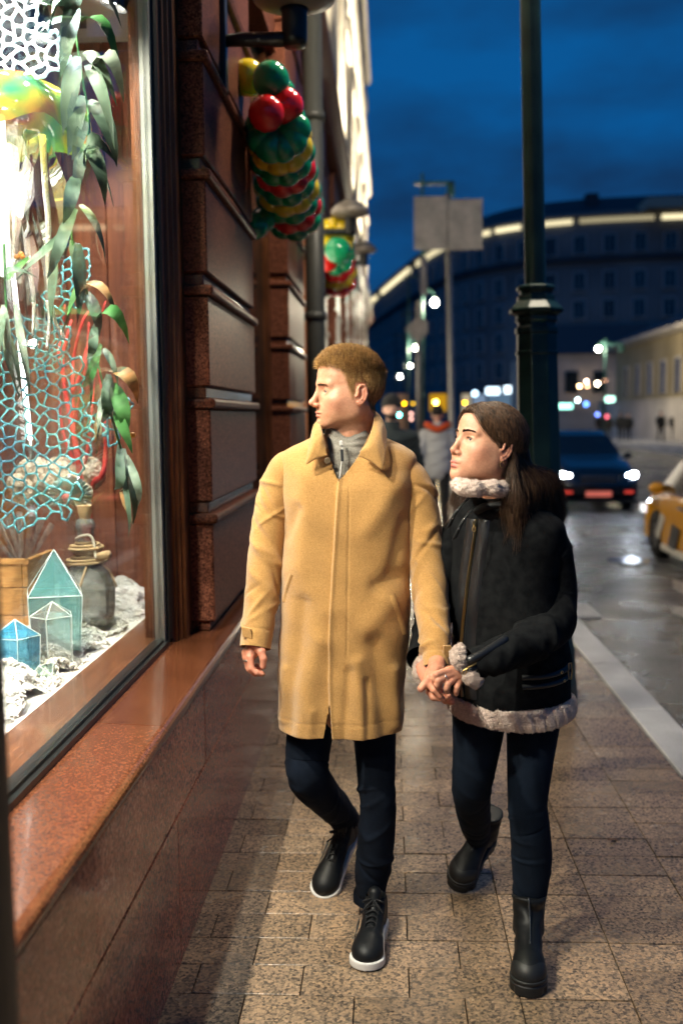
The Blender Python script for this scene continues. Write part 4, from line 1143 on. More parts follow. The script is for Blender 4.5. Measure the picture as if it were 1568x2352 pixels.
MB().box(P(985,0,57).x, P(1025,0,57).x, 56.9, 57, P(1005,945,57).z, P(1005,905,57).z).build('board', emit_mat('amber halo', (1,.5,.02), .32), yb)  # faint emissive panel paints the halo round the bright yellow light
# dim shop fronts under the curved building
sf = cb
for k, (x0, x1, c, s) in enumerate(((905,935,(.9,.5,.3),.10),(1060,1080,(.9,.75,.5),.30),(1085,1115,(.5,.7,1),.22),(1120,1200,(.35,.6,.9),.16),(1250,1290,(.7,.8,.75),.3),(1300,1340,(1,.8,.6),.28))):
    p0, p1 = P(x0,985,114), P(x1,905,114)
    MB().box(p0.x, p1.x, 113.9, 114, -.3, p1.z).build('lit_front', emit_mat('lit shop front', c, s), sf)

# ------------------------------------------------------------------ people: shared pieces
def skin_mat(name, base, lip, blush, hair_c=(.09,.045,.02)):
    m = Mat(name, base, .48, spec=.4, sss=.12)
    a = m.n.new('ShaderNodeSeparateColor'); at = m.n.new('ShaderNodeAttribute'); at.attribute_name = 'tone'
    m.l.new(at.outputs['Color'], a.inputs[0])
    c = m.ramp(m.noise(60, 4), [(.3, (base[0]*.88, base[1]*.80, base[2]*.76)), (.7, tuple(min(1, x*1.07) for x in base))])
    c = m.mixc(c, blush, a.outputs[1])
    c = m.mixc(c, lip, a.outputs[0])
    c = m.mixc(c, hair_c, a.outputs[2])
    c = m.mixc(c, m.ramp(m.voro(260), [(.0, (.60,.46,.38)), (.18, (1,1,1))]), .45, 'MULTIPLY')
    c = m.mixc(c, m.ramp(m.noise(180, 4, .7), [(.3, (.86,.80,.78)), (.7, (1.1,1.08,1.06))]), .9, 'MULTIPLY')
    m.color(c); m.bump(m.noise(420, 4, .7), .30, .0010)
    m.roughness(m.ramp(m.noise(30, 3), [(.3, .38), (.7, .55)]))
    return m

def set_tone(o, tone):
    at = o.data.color_attributes.new('tone', 'FLOAT_COLOR', 'POINT')
    at.data.foreach_set('color', np.concatenate([tone, np.ones((len(tone), 1))], 1).astype(np.float32).ravel())

def head_field(female, neck_to, res=.0019):
    F = Field((-.10, -.135, -.21), (.10, .125, .145), res)
    if female: F = Field((-.10, -.135, -.21), (.10, .125, .145), res)
    X0 = F.x; F.x = np.abs(X0)
    w = .94 if female else 1.0
    F.d = F.ell((0,.012,.045), (.076*w,.095,.082))
    F.u(F.ell((0,-.030,.050), (.062*w,.068 if female else .066,.068)), .03)
    F.u(F.ell((0,-.045,-.02), (.055*w,.048,.062)), .03)
    F.u(F.ell((.043*w,-.057,-.016), (.020,.021,.017)), .022)
    if female:
        F.u(F.cone((.046,-.005,-.048), (.010,-.074,-.088), .016, .014), .03)
        F.u(F.cone((.052,.0,-.005), (.046,-.005,-.05), .016, .016), .03)
    else:
        F.u(F.cone((.051,-.003,-.054), (.014,-.072,-.093), .017, .016), .025)
        F.u(F.cone((.056,.0,-.005), (.051,-.003,-.055), .016, .016), .03)
    F.u(F.ell((0,-.040,-.060), (.044*w,.047,.040)), .03)
    F.u(F.ell((.0415*w,-.030,-.033), (.0170,.040,.040)), .03)
    F.u(F.ell((.050*w,-.020,-.014), (.0165,.032,.030)), .03)
    F.u(F.ell((0,-.067,-.056), (.027,.026,.030)), .02)
    F.u(F.ell((0,-.0795,-.092), (.016 if female else .018,.0175,.0165)), .016)
    # brow, eye sockets
    br = .0075 if female else .0098
    F.u(F.cone((.010,-.0885,.031), (.043,-.074,.030), br, br*.9), .012)
    F.cut(F.ell((.033,-.101,.0125), (.019,.017,.0115)), .012)
    # nose
    nt = (-.1085, -.026) if female else (-.1135, -.0245)
    F.u(F.cone((0,-.093,.018), (0,nt[0]+.002,nt[1]+.002), .0066 if female else .0075, .0085 if female else .0095), .010)
    F.u(F.cone((0,nt[0],nt[1]), (0,nt[0]+.001,nt[1]+.001), .0095 if female else .0108, .0095 if female else .0108), .006)
    F.u(F.ell((.0122*w,nt[0]+.0115,-.0325), (.0082,.0105,.0075)), .006)
    F.cut(F.ell((.0062,nt[0]+.0065,-.0385), (.0034,.0048,.0028)), .003)
    # lids
    F.u(F.ell((.0315*w,-.0722,.0112), (.0162,.0150,.0140)), .004)
    F.cut(F.ell((.0325*w,-.0915,.0100), (.0146,.0112,.0060 if female else .0052)), .0015)
    # lips
    fl = 1.22 if female else 1.0
    F.u(F.ell((.006,-.0925,-.0570), (.0175,.0085*fl,.0050*fl)), .005)
    F.u(F.ell((0,-.0915,-.0690), (.0165,.0090*fl,.0062*fl)), .005)
    F.cut(F.cone((0,-.1055,-.0628), (.0245,-.084,-.0640), .0018, .0012), .0025)
    F.cut(F.ell((0,-.1005,-.0790), (.018,.0075,.0055)), .006)
    # ear
    F.u(F.ell((.076*w,.011,.000), (.0055,.016,.027)), .006)
    es = .88
    pth = [(-.003,.004),(-.002,.020),(.006,.030),(.016,.031),(.024,.022),(.0265,.006),(.021,-.012),(.012,-.026),(.004,-.030),(.0,-.024)]
    pth = [(a*es+.002, b*es) for a, b in pth]
    for k in range(len(pth)-1):
        o1 = .083*w if k < 6 else .080*w
        F.u(F.cone((o1,*pth[k]), (o1,*pth[k+1]), .0042, .0042 if k < 7 else .005), .003)
    for a, b in (((.015,.020),(.017,.002)), ((.017,.002),(.009,-.013))):
        F.u(F.cone((.081*w,*a), (.081*w,*b), .0040, .0040), .003)
    F.cut(F.ell((.0865*w,.006,-.002), (.008,.0065,.009)), .003)
    F.cut(F.ell((.0875*w,.009,.020), (.0065,.0075,.0045)), .003)
    F.u(F.ell((.078*w,-.006,-.002), (.005,.0045,.006)), .003)
    F.x = X0
    # neck
    nr = .046 if female else .057
    F.u(F.cone((0,.020,-.055), neck_to, nr, nr*1.06), .025)
    F.u(F.cone((.050,.028,-.030), (neck_to[0]+.005, neck_to[1]-.045, neck_to[2]), .013, .010), .02)
    F.u(F.cone((-.050,.028,-.030), (neck_to[0]-.005, neck_to[1]-.045, neck_to[2]), .013, .010), .02)
    return F

HL_Y = [-.12,-.085,-.068,-.048,-.034,-.024,-.014,-.004,.012,.028,.040,.060,.12]
HL_M = [.082,.079,.074,.066,.046,.012,-.004,.020,.036,.018,-.022,-.052,-.060]
def hairline(V_, female):
    z = np.interp(V_[:,1], HL_Y, HL_M)
    if female: z = np.interp(V_[:,1], HL_Y, [.088,.084,.078,.066,.044,.014,.002,.026,.036,.018,-.022,-.05,-.06])
    m = np.clip((V_[:,2]-z)/(.012 if female else .026)+.5, 0, 1)
    ear = (np.abs(V_[:,0]) > .0735) & (V_[:,1] > -.008) & (V_[:,1] < .032) & (V_[:,2] < .036) & (V_[:,2] > -.034)
    m[ear] = 0
    return m

def strands(roots, tips, mids, r, name, mat, parent, nseg=None, flat=False):
    """three-sided tapering hairs along root-mid-tip"""
    n = len(roots)
    K = 5 if nseg is None else nseg
    t = np.linspace(0, 1, K)[None,:,None]
    C = (1-t)**2*roots[:,None] + 2*t*(1-t)*mids[:,None] + t**2*tips[:,None]
    return strand_mesh(C, r, name, mat, parent)

def strand_mesh(C, r, name, mat, parent, taper=True):
    n, K, _ = C.shape
    d = np.gradient(C, axis=1); d /= np.linalg.norm(d, axis=2, keepdims=True)+1e-9
    ref = RNG.normal(size=(n,1,3)); s = np.cross(d, ref); s /= np.linalg.norm(s, axis=2, keepdims=True)+1e-9
    b = np.cross(d, s)
    rr = (r if np.ndim(r) else np.full(n, r)).reshape(n,1,1)*((1-.75*np.linspace(0,1,K)**2) if taper else np.ones(K)).reshape(1,K,1)
    vs = np.stack([C+rr*(s*math.cos(a)+b*math.sin(a)) for a in (0, 2.094, 4.189)], 2).reshape(-1,3)
    base = (np.arange(n)[:,None]*K + np.arange(K-1)[None,:])[...,None]*3
    F_ = []
    for k in range(3):
        k2 = (k+1) % 3
        F_.append(np.concatenate([base+k, base+k2, base+3+k2, base+3+k], 2).reshape(-1,4))
    return from_arrays(name, vs, np.concatenate(F_), mat, parent)

def hair_mat(name, c1, c2, rough=.42):
    m = Mat(name, c1, rough, spec=.35, sheen=.0)
    m.color(m.ramp(m.noise(160, 2, .5, (1,1,.25)), [(.3, c1), (.7, c2)]))
    return m.m

def rot_to(yaw, pitch=0, roll=0):
    """person facing the camera turned yaw degrees towards the shop, then nodded"""
    return (Matrix.Rotation(R(-yaw), 3, 'Z') @ Matrix.Rotation(R(pitch), 3, 'X') @ Matrix.Rotation(R(roll), 3, 'Y'))

def apply(M, T, V_):
    return V_ @ np.array(M).T.astype(np.float32) + np.array(T, dtype=np.float32)

def sample_faces(V_, F_, w, n, rng):
    a = np.linalg.norm(np.cross(V_[F_[:,2]]-V_[F_[:,0]], V_[F_[:,3]]-V_[F_[:,1]]), axis=1)*w
    i = rng.choice(len(F_), n, p=a/a.sum()); u, v = rng.random((2, n, 1))
    return i, (V_[F_[i,0]]*(1-u)+V_[F_[i,1]]*u)*(1-v) + (V_[F_[i,3]]*(1-u)+V_[F_[i,2]]*u)*v

EYE_W = Mat('eye white', (.62,.58,.55), .2, coat=.5).m
EYE_I = Mat('grey blue iris', (.06,.09,.10), .15, coat=.8).m
EYE_B = Mat('brown iris', (.045,.022,.010), .15, coat=.8).m
EYE_P = Mat('pupil', (.003,.003,.003), .1, coat=.8).m

def zwarp(V_, female):
    if female: return V_
    V_ = V_.copy(); z = V_[:,2]; lo = np.clip((z+.125)/.02, 0, 1)
    V_[:,2] = np.where(z < 0, np.where(z > -.11, z*.86, z+.11*.14), z*1.12); return V_

def build_head(parent, female, M, T, neck_world, skin, hairc):
    Mi = np.array(M).T
    nl = np.array((Vector(neck_world)-Vector(T))[:]) @ np.array(M)
    F = head_field(female, tuple(nl))
    V_, F_ = F.mesh()
    V_ = smooth_verts(V_, F_, 1, .4)
    x, y, z = V_.T; ax = np.abs(x)
    tone = np.zeros((len(V_), 3), dtype=np.float32)
    g = lambda cx, cy, cz, sx, sy, sz: np.exp(-((ax-cx)/sx)**2-((y-cy)/sy)**2-((z-cz)/sz)**2)
    lip = np.maximum(np.exp(-(ax/.017)**4-((z+.0572)/.0050)**4), np.exp(-(ax/.0165)**4-((z+.0690)/.0066)**4))*(y < -.083)
    tone[:,0] = np.clip(lip*(1.0 if female else .75), 0, 1)
    tone[:,1] = .62*np.clip(.55*g(.050,-.06,-.025,.025,.035,.022) + .6*g(0,-.11,-.03,.015,.02,.012) + .75*np.clip((ax-.0755*(.94 if female else 1))/.006, 0, 1)*np.exp(-((y-.011)/.022)**4-(z/.036)**4) + .3*g(.033,-.085,.0,.016,.02,.006), 0, 1)
    hm = hairline(V_, female)
    tone[:,2] = hm*(.95 if female else .80)
    if not female: tone[:,2] = np.maximum(tone[:,2], .16*np.clip((-.045-z)/.02, 0, 1)*np.clip((z+.115)/.02, 0, 1)*(1-tone[:,0]))
    V_ = zwarp(V_, female)
    W_ = apply(M, T, V_)
    return V_, F_, W_, tone, hm

def eyes(parent, female, M, T, look, iris):
    w = .94 if female else 1.0
    for s in (-1, 1):
        c = Vector((s*.0315*w, -.0725, .0110*(1 if female else 1.12))); cw = Matrix(M) @ c + Vector(T)
        e = MB().ball(cw, .0131, 20, 14).build('eye', EYE_W, parent, smooth=True)
        d = (Matrix(M) @ Vector((look*1.0, -1, -.06))).normalized()
        a = d.orthogonal().normalized(); b = d.cross(a)
        for nm, r, rad, m in (('iris', .01315, .0058, iris), ('pupil', .01335, .0026, EYE_P)):
            vs = [cw + d*(r+.0003)]; n = 16
            for k in range(n):
                t = 2*math.pi*k/n; vs.append(cw + d*math.sqrt(r*r-rad*rad) + (a*math.cos(t)+b*math.sin(t))*rad)
            MB().add(vs, [(0, 1+k, 1+(k+1) % n) for k in range(n)]).build(nm, m, e, smooth=True)

def brows_lashes(parent, female, M, T, V_, F_, mat):
    """short hairs along the brow ridge and lid edge"""
    rng = np.random.default_rng(5 if female else 6); C = []
    surf = {}
    w = .94 if female else 1.0
    for s in (-1, 1):
        nb = 330 if female else 240
        for k in range(nb):
            t = rng.random(); th = rng.normal(0, .0012)*(1.15-t*.5)
            px = .0105+.0375*t; arch = (.0015+.0058*math.sin(t*2.3)) if female else (.002+.0032*math.sin(t*2.6))
            p = np.array((s*px*w, -.1, .0268+arch+th)); near = np.argmin((V_[:,0]-p[0])**2+(V_[:,2]-p[2])**2+(V_[:,1] > -.045)*1.0)
            q = V_[near].copy(); q[1] -= .0003; q[0] = p[0]; q[2] = p[2]
            L = .006; dirv = np.array((s*(.45+.5*t), -.22, .55-.75*t)); dirv /= np.linalg.norm(dirv)
            C.append([q, q+dirv*L*.5+np.array((0,-.0008,0)), q+dirv*L])
        for k in range(46 if female else 26):
            t = rng.random(); px = .0200+.0245*t; zt = .0118+.0028*math.sin(t*3.0) if female else .0110+.0022*math.sin(t*3.0)
            p = np.array((s*px*w, -.0862+.010*abs(t-.45)**1.5, zt)); L = .0055 if female else .003
            C.append([p, p+np.array((s*.001*(t-.3), -.6*L, .0004)), p+np.array((s*.003*(t-.3), -L, .6*L))])
    C = apply(M, T, np.array(C, dtype=np.float32).reshape(-1,3)).reshape(-1,3,3)
    nb_, nl_ = (330, 46) if female else (240, 26); h = nb_+nl_
    for k in (0, 1):
        tag(strand_mesh(C[k*h:k*h+nb_], .00032, 'eyebrow', mat, parent), kind='stuff')
        tag(strand_mesh(C[k*h+nb_:(k+1)*h], .00025, 'eyelashes', mat, parent), kind='stuff')

# ------------------------------------------------------------------ garment helpers
def superell(th, n):
    c, s = np.cos(th), np.sin(th)
    return np.sign(s)*np.abs(s)**(2/n), np.sign(c)*np.abs(c)**(2/n)

def open_cloth(V_, F_, TH, gaps):
    """cut front openings: vertices just inside a gap slide to its edge"""
    ins = np.zeros(len(V_), bool); V_ = V_.copy()
    for z0, z1, zs, l, r in gaps:
        L_, R_ = np.interp(V_[:,2], zs, l), np.interp(V_[:,2], zs, r)
        k = (V_[:,2] > z0) & (V_[:,2] < z1) & (V_[:,0] > L_) & (V_[:,0] < R_) & (np.abs(TH) < 1.25)
        ins |= k; nx = np.where(V_[:,0]-L_ < R_-V_[:,0], L_, R_)
        for f in (F_[ins[F_].any(1) & ~ins[F_].all(1)],):
            pass
        V_[k, 0] = nx[k]
    return V_, F_[~ins[F_].all(1)]

class Torso:
    """garment body: rows of (z, cx, cy, half width, front depth, back depth, roundness)"""
    def __init__(s, rows, yaw=0.0):
        s.rows = np.array(rows, dtype=float); s.yaw = yaw
        s.t = np.linspace(0, 1, len(rows)); s.extra = None
    def row(s, t):
        q = s.rows; u = np.clip(t, 0, 1)*(len(q)-1); k = np.minimum(u.astype(int), len(q)-2); f = (u-k)[:,None]
        g = lambda i: q[np.clip(i, 0, len(q)-1)]
        a, b, c, d = g(k-1), g(k), g(k+1), g(k+2)
        return .5*((2*b)+(c-a)*f+(2*a-5*b+4*c-d)*f*f+(3*b-a-3*c+d)*f**3)
    def pts(s, th, t):
        """th: 0 at front, positive to the picture's right"""
        r = s.row(t); sx, cy = superell(th, 1.0)[0]*0, None
        n = r[:,6]; c, sn = np.cos(th), np.sin(th)
        ex = np.sign(sn)*np.abs(sn)**(2/n); ey = np.sign(c)*np.abs(c)**(2/n)
        dep = np.where(c > 0, r[:,4], r[:,5])
        lx_, ly_ = r[:,3]*ex, -dep*ey
        ca, sa = math.cos(s.yaw), math.sin(s.yaw)
        P_ = np.stack([r[:,1]+lx_*ca-ly_*sa, r[:,2]+lx_*sa+ly_*ca, r[:,0]], 1)
        N_ = np.stack([ex*ca+ey*sa*1.0, ex*sa-ey*ca, np.zeros_like(ex)], 1)
        N_ /= np.linalg.norm(N_, axis=1, keepdims=True)+1e-9
        if s.extra is not None: P_ = P_ + N_*s.extra(th, t, P_)[:,None]
        return P_, N_
    def grid(s, nth, nt, th0=-math.pi, th1=math.pi):
        TH, TT = np.meshgrid(np.linspace(th0, th1, nth), np.linspace(0, 1, nt))
        P_, N_ = s.pts(TH.ravel(), TT.ravel())
        i = np.arange(nt-1)[:,None]*nth + np.arange(nth-1)[None,:]
        F_ = np.stack([i, i+1, i+nth+1, i+nth], 2).reshape(-1,4)
        return P_, F_, TH.ravel(), TT.ravel()
    def front_at(s, x, z):
        """(th, t) of the front point with world x and height z"""
        T_ = np.linspace(0, 1, 400); zz = s.row(T_)[:,0]; t = float(np.interp(z, zz, T_))
        TH = np.linspace(-1.9, 1.9, 1000); P_, N_ = s.pts(TH, np.full(1000, t)); k = int(np.argmin(np.abs(P_[:,0]-x)+(N_[:,1] > .25)*1.0))
        return TH[k], t
    def strip(s, name, line, w, h, mat, parent, n=40, across=5, wz=None):
        """raised band that follows the cloth along picture-plane line [(x,z)...] (half width w)"""
        L = catmull([(x, z, 0) for x, z in line], n); vs = []
        d = np.gradient(L, axis=0); d /= np.linalg.norm(d, axis=1, keepdims=True)+1e-9
        for i in range(n):
            for k in range(across):
                u = -1+2*k/(across-1); q = L[i] + np.array((d[i][1], -d[i][0], 0))*u*w
                th, t = s.front_at(q[0], q[1]); P_, N_ = s.pts(np.array([th]), np.array([t]))
                vs.append(P_[0]+N_[0]*(h if 0 < k < across-1 else -.001))
        i = np.arange(n-1)[:,None]*across+np.arange(across-1)[None,:]
        return from_arrays(name, np.array(vs), np.stack([i, i+1, i+across+1, i+across], 2).reshape(-1,4), mat, parent)

def limb(name, path, radii, mat, parent, nth=56, nl=120, wr=None, squash=1.0, ref=(0,1,0), seed=0, cap=False, build=True):
    """sleeve or trouser leg; wr(u, th, rng) adds cloth relief"""
    C = catmull(path, nl); rr = np.interp(np.linspace(0, 1, nl), np.linspace(0, 1, len(radii)), radii)
    rr = np.convolve(np.pad(rr, 4, mode='edge'), np.ones(9)/9, 'valid')
    d = np.gradient(C, axis=0); d /= np.linalg.norm(d, axis=1, keepdims=True)
    ref = np.array(ref, dtype=float); s = np.cross(d, ref); s /= np.linalg.norm(s, axis=1, keepdims=True); b = np.cross(d, s)
    th = np.linspace(0, 2*math.pi, nth, endpoint=False)
    U, TH = np.meshgrid(np.linspace(0, 1, nl), th, indexing='ij')
    off = wr(U, TH) if wr is not None else 0
    rad = rr[:,None]+off
    vs = C[:,None,:] + (s[:,None,:]*np.cos(TH)[...,None] + b[:,None,:]*np.sin(TH)[...,None]*squash)*rad[...,None]
    i = np.arange(nl-1)[:,None]*nth; k = np.arange(nth)[None,:]; k2 = (k+1) % nth
    F_ = np.stack([i+k, i+k2, i+nth+k2, i+nth+k], 2).reshape(-1,4)
    V_ = vs.reshape(-1,3)
    if not build: return V_, F_
    return from_arrays(name, V_, F_, mat, parent)

def lump(U, TH, u0, th0, su, st, a, slant=0.0):
    d = np.angle(np.exp(1j*(TH-th0))); uu = U-u0-slant*d
    return a*np.exp(-(uu/su)**2-(d/st)**2)

def crease_set(seed, n, u0, u1, amp, su=.018, st=.9, slant=.06):
    rg = np.random.default_rng(seed)
    q = [(rg.uniform(u0,u1), rg.uniform(0,6.28), su*rg.uniform(.6,1.6), st*rg.uniform(.6,1.4), amp*rg.uniform(.4,1)*rg.choice([-1,1,1]), rg.uniform(-slant,slant)) for _ in range(n)]
    return lambda U, TH: sum(lump(U, TH, *p) for p in q)

def hand_field(fingers, lo_pad=.03, res=.0017, k=.004):
    """fingers: chains of (point, radius); returns a mesh in world space"""
    pts = np.array([p[:] for ch in fingers for p, r in ch]); lo, hi = pts.min(0)-lo_pad, pts.max(0)+lo_pad
    F = Field(lo, hi, res)
    for ci, ch in enumerate(fingers):
        G = None
        for (a, r1), (b, r2) in zip(ch[:-1], ch[1:]):
            d = F.cone(a, b, r1, r2)
            if G is None: G = d
            else:
                h = np.maximum(.004-np.abs(G-d), 0)/.004; G = np.minimum(G, d)-h*h*.001
        F.u(G, k if ci else 0)
    V_, F_ = F.mesh()
    return smooth_verts(V_, F_, 1, .4), F_

def ring_band(name, c, axis, r, w, mat, parent):
    c, axis = Vector(c), Vector(axis).normalized(); a = axis.orthogonal().normalized(); b = axis.cross(a); vs, fs = [], []
    n = 24
    for k in range(n):
        t = 2*math.pi*k/n; o = a*math.cos(t)+b*math.sin(t)
        vs += [c+o*r-axis*w, c+o*(r+.0012)-axis*w*.6, c+o*(r+.0012)+axis*w*.6, c+o*r+axis*w]
    for k in range(n):
        for j in range(3): fs.append((4*k+j, 4*((k+1)%n)+j, 4*((k+1)%n)+j+1, 4*k+j+1))
    return MB().add(vs, fs).build(name, mat, parent, smooth=True)

def join_bodies(parts):
    Vs, Fs, Ts, b = [], [], [], 0
    for V_, F_, t in parts:
        Vs.append(V_); Fs.append(F_+b); Ts.append(t if t is not None else np.zeros((len(V_), 3), dtype=np.float32)); b += len(V_)
    return np.concatenate(Vs), np.concatenate(Fs), np.concatenate(Ts)

def under_body(neck, shL, shR, elL, elR, wrL, wrR, hipL, hipR, knL, knR, anL, anR, scale=1.0):
    pts = np.array([p[:] for p in (neck, shL, shR, elL, elR, wrL, wrR, hipL, hipR, knL, knR, anL, anR)])
    F = Field(pts.min(0)-.12, pts.max(0)+.12, .012)
    ch = (Vector(shL)+Vector(shR))/2; pv = (Vector(hipL)+Vector(hipR))/2
    F.d = F.cone(ch-Vector((0,-.02,.12)), pv, .088*scale, .10*scale)
    F.u(F.cone(shL, shR, .05*scale, .05*scale), .06)
    F.u(F.cone(neck, ch+Vector((0,.02,-.05)), .048*scale, .05*scale), .03)
    for a, b, c in ((shL, elL, wrL), (shR, elR, wrR)):
        F.u(F.cone(a, b, .034*scale, .026*scale), .03); F.u(F.cone(b, c, .026*scale, .020*scale), .02)
    for a, b, c in ((hipL, knL, anL), (hipR, knR, anR)):
        F.u(F.cone(a, b, .062*scale, .042*scale), .03); F.u(F.cone(b, c, .042*scale, .028*scale), .02)
    return F.mesh()

# ------------------------------------------------------------------ shoes
def shoe_matrix(heel, toe, up=(0,0,1)):
    h, t = Vector(heel), Vector(toe); f = (t-h).normalized(); u = (Vector(up)-f*f.dot(Vector(up))).normalized(); r = f.cross(u)
    return Matrix((( -r.x, -f.x, u.x, h.x), (-r.y, -f.y, u.y, h.y), (-r.z, -f.z, u.z, h.z), (0,0,0,1)))
def tf(M, V_):
    A = np.array(M, dtype=np.float32); return V_ @ A[:3,:3].T + A[:3,3]
def outline_d(F, L, wt, wh):
    """distance to a shoe-sole outline: heel at y=0, toe at y=-L"""
    a = np.sqrt(F.x**2 + (F.y+wh)**2) - wh
    b = np.sqrt((F.x*1.0)**2 + (F.y+L-wt)**2) - wt
    t = np.clip((-F.y-wh)/(L-wh-wt), 0, 1); w = wh*.93+(wt-wh*.93)*t - .006*np.sin(t*math.pi)
    m = np.maximum(np.abs(F.x)-w, np.maximum(F.y+wh, -F.y-(L-wt)))
    return np.minimum(np.minimum(a, b), m)
def sneaker(parent, M, mats, bend=0.0):
    L, wt, wh = .292, .050, .036
    up_m, sole_m, lace_m, lbl_m = mats
    s = thing_part('shoe', parent)
    F = Field((-.07,-.31,-.005), (.07,.03,.14), .0027)
    o = outline_d(F, L, wt, wh)
    sole = np.maximum(o-.002, np.maximum(-F.z, F.z-.020-.003*np.clip((-F.y-.22)/.07, 0, 1)))
    F.d = sole + 0*F.x; V_, F_ = F.mesh()
    so = from_arrays('sole', tf(M, smooth_verts(V_, F_, 2)), F_, sole_m, s)
    F = Field((-.07,-.31,.012), (.07,.03,.15), .0025); o = outline_d(F, L, wt, wh)
    F.d = F.ell((0,-.232,.030), (.0475,.056,.038))
    F.u(F.cone((0,-.19,.040), (0,-.10,.066), .036, .032), .03)
    F.u(F.ell((0,-.045,.050), (.036,.046,.055)), .03)
    F.u(F.cone((0,-.06,.06), (0,-.05,.098), .033, .034), .02)
    F.d = np.maximum(F.d, o+.002) + 0; F.d = np.maximum(F.d, .015-F.z)
    F.cut(F.cone((0,-.052,.085), (0,-.045,.16), .027, .034), .004)
    F.cut(np.maximum(np.maximum(np.abs(F.x)-.0125, F.z-1), np.maximum(F.y+.095, -F.y-.185)) + np.maximum(0, .052-F.z-(F.y+.2)*.35)*2, .004)
    V_, F_ = F.mesh()
    up = from_arrays('upper', tf(M, smooth_verts(V_, F_, 1)), F_, up_m, s)
    F = Field((-.025,-.21,.03), (.025,-.04,.15), .003)
    F.d = F.cone((0,-.19,.054), (0,-.10,.086), .016, .015); F.u(F.cone((0,-.10,.086), (0,-.078,.128), .017, .021), .01)
    V_, F_ = F.mesh(); V_[:,0] *= 1.0
    from_arrays('tongue', tf(M, V_), F_, up_m, s)
    m_ = MB()
    for k in range(6):
        y = -.182+k*.0175; z = .071+k*.0075
        q = [(-.020,y,z-.008),(-.010,y-.002,z+.002),(0,y+.001,z+.0045),(.010,y+.003,z+.002),(.020,y,z-.008)]
        m_.tube(catmull(q, 9), .0030, 6)
    for sx in (-1, 1):
        m_.tube(catmull([(0,-.095,.118),(sx*.020,-.112,.122),(sx*.032,-.105,.112),(sx*.018,-.095,.112),(0,-.095,.117)], 18), .0028, 6)
        m_.tube(catmull([(0,-.095,.118),(sx*.016,-.125,.112),(sx*.034,-.130,.090)], 10), .0028, 6)
    m_.v = [tuple(v) for v in tf(M, np.array(m_.v, dtype=np.float32))]
    m_.build('laces', lace_m, s, smooth=True)
    q = MB().obox((0,-.083,.134), (.012,0,0), (0,-.0015,.0), (0,-.003,.008)); q.v = [tuple(v) for v in tf(M, np.array(q.v, dtype=np.float32))]; q.build('tongue_label', lbl_m, s)
    for sx in (-1, 1):   # pale flash on the side
        vs = []
        for y, z0, z1 in ((-.105,.040,.058),(-.125,.034,.060),(-.15,.033,.050),(-.18,.031,.040)):
            for z in (z0, z1): vs.append((sx*(.040+.006*math.sin((-.06-y)*9)+.002), y, z))
        q = MB().add(vs, [(0,1,3,2),(2,3,5,4),(4,5,7,6)]); q.v = [tuple(v) for v in tf(M, np.array(q.v, dtype=np.float32))]; q.build('side_flash', lbl_m, s)
    return s
def thing_part(name, parent):
    o = bpy.data.objects.new(name, None); o.empty_display_size = .05; COL.objects.link(o); o.parent = parent
    o.matrix_parent_inverse = Matrix.Translation(-Vector(parent.location)); return o
def boot(parent, M, mats, shaft):
    L, wt, wh = .262, .047, .036
    up_m, sole_m, zip_m = mats
    s = thing_part('boot', parent)
    F = Field((-.07,-.285,-.005), (.07,.03,.09), .0027)
    o = outline_d(F, L, wt, wh)
    tread = np.maximum(0, np.sin(F.y*150))*.004*(F.z < .022)
    F.d = np.maximum(o-.005+tread+.004*(np.abs(F.z-.030) < .0025), np.maximum(-F.z+.012*np.maximum(0, 1-np.abs(F.y+.105)/.02), F.z-.042)) + 0*F.x
    V_, F_ = F.mesh(); from_arrays('sole', tf(M, smooth_verts(V_, F_, 1)), F_, sole_m, s)
    F = Field((-.07,-.285,.028), (.07,.06,.29), .003); o = outline_d(F, L, wt, wh)
    F.d = F.ell((0,-.205,.046), (.0475,.056,.046))
    F.u(F.cone((0,-.17,.062), (0,-.085,.095), .038, .037), .03)
    F.u(F.ell((0,-.042,.060), (.036,.044,.050)), .03)
    sh = np.array(shaft); F.u(F.cone((0,-.050,.075), tuple(sh), .042, .048), .025)
    F.d = np.maximum(F.d, np.where(F.z < .08, o-.001, -1)); F.d = np.maximum(F.d, .034-F.z)
    ax = sh-np.array((0,-.05,.075)); ax /= np.linalg.norm(ax)
    F.d = np.maximum(F.d, (F.x-sh[0])*ax[0]+(F.y-sh[1])*ax[1]+(F.z-sh[2])*ax[2])
    V_, F_ = F.mesh(); V_ = smooth_verts(V_, F_, 1); N_ = normals(V_, F_)
    w = np.clip((V_[:,2]-.10)/.05, 0, 1); V_ = V_ + N_*((.0022*np.sin(V_[:,2]*150+np.sin(V_[:,0]*60)*1.5)+.0015*np.sin(V_[:,2]*90+V_[:,1]*40))*w)[:,None]
    from_arrays('upper', tf(M, V_), F_, up_m, s)
    # rubber toe rand and front zip
    F = Field((-.07,-.285,.03), (.07,-.10,.10), .003); o = outline_d(F, L, wt, wh)
    F.d = F.ell((0,-.205,.046), (.0505,.0585,.0445)); F.d = np.maximum(F.d, o-.004); F.d = np.maximum(F.d, .036-F.z); F.d = np.maximum(F.d, F.y+.172+.25*np.abs(F.x)); F.d = np.maximum(F.d, F.z-.085)
    V_, F_ = F.mesh(); from_arrays('toe_cap', tf(M, smooth_verts(V_, F_, 2)), F_, sole_m, s)
    q = MB().tube(catmull([(.004,-.172,.103),(.004,-.130,.120),(.003,-.100,.142),(0,sh[1]-.046,.19),(0,sh[1]-.049,sh[2]-.02)], 24), .0028, 6)
    q.v = [tuple(v) for v in tf(M, np.array(q.v, dtype=np.float32))]; q.build('zip', zip_m, s, smooth=True)
    return s

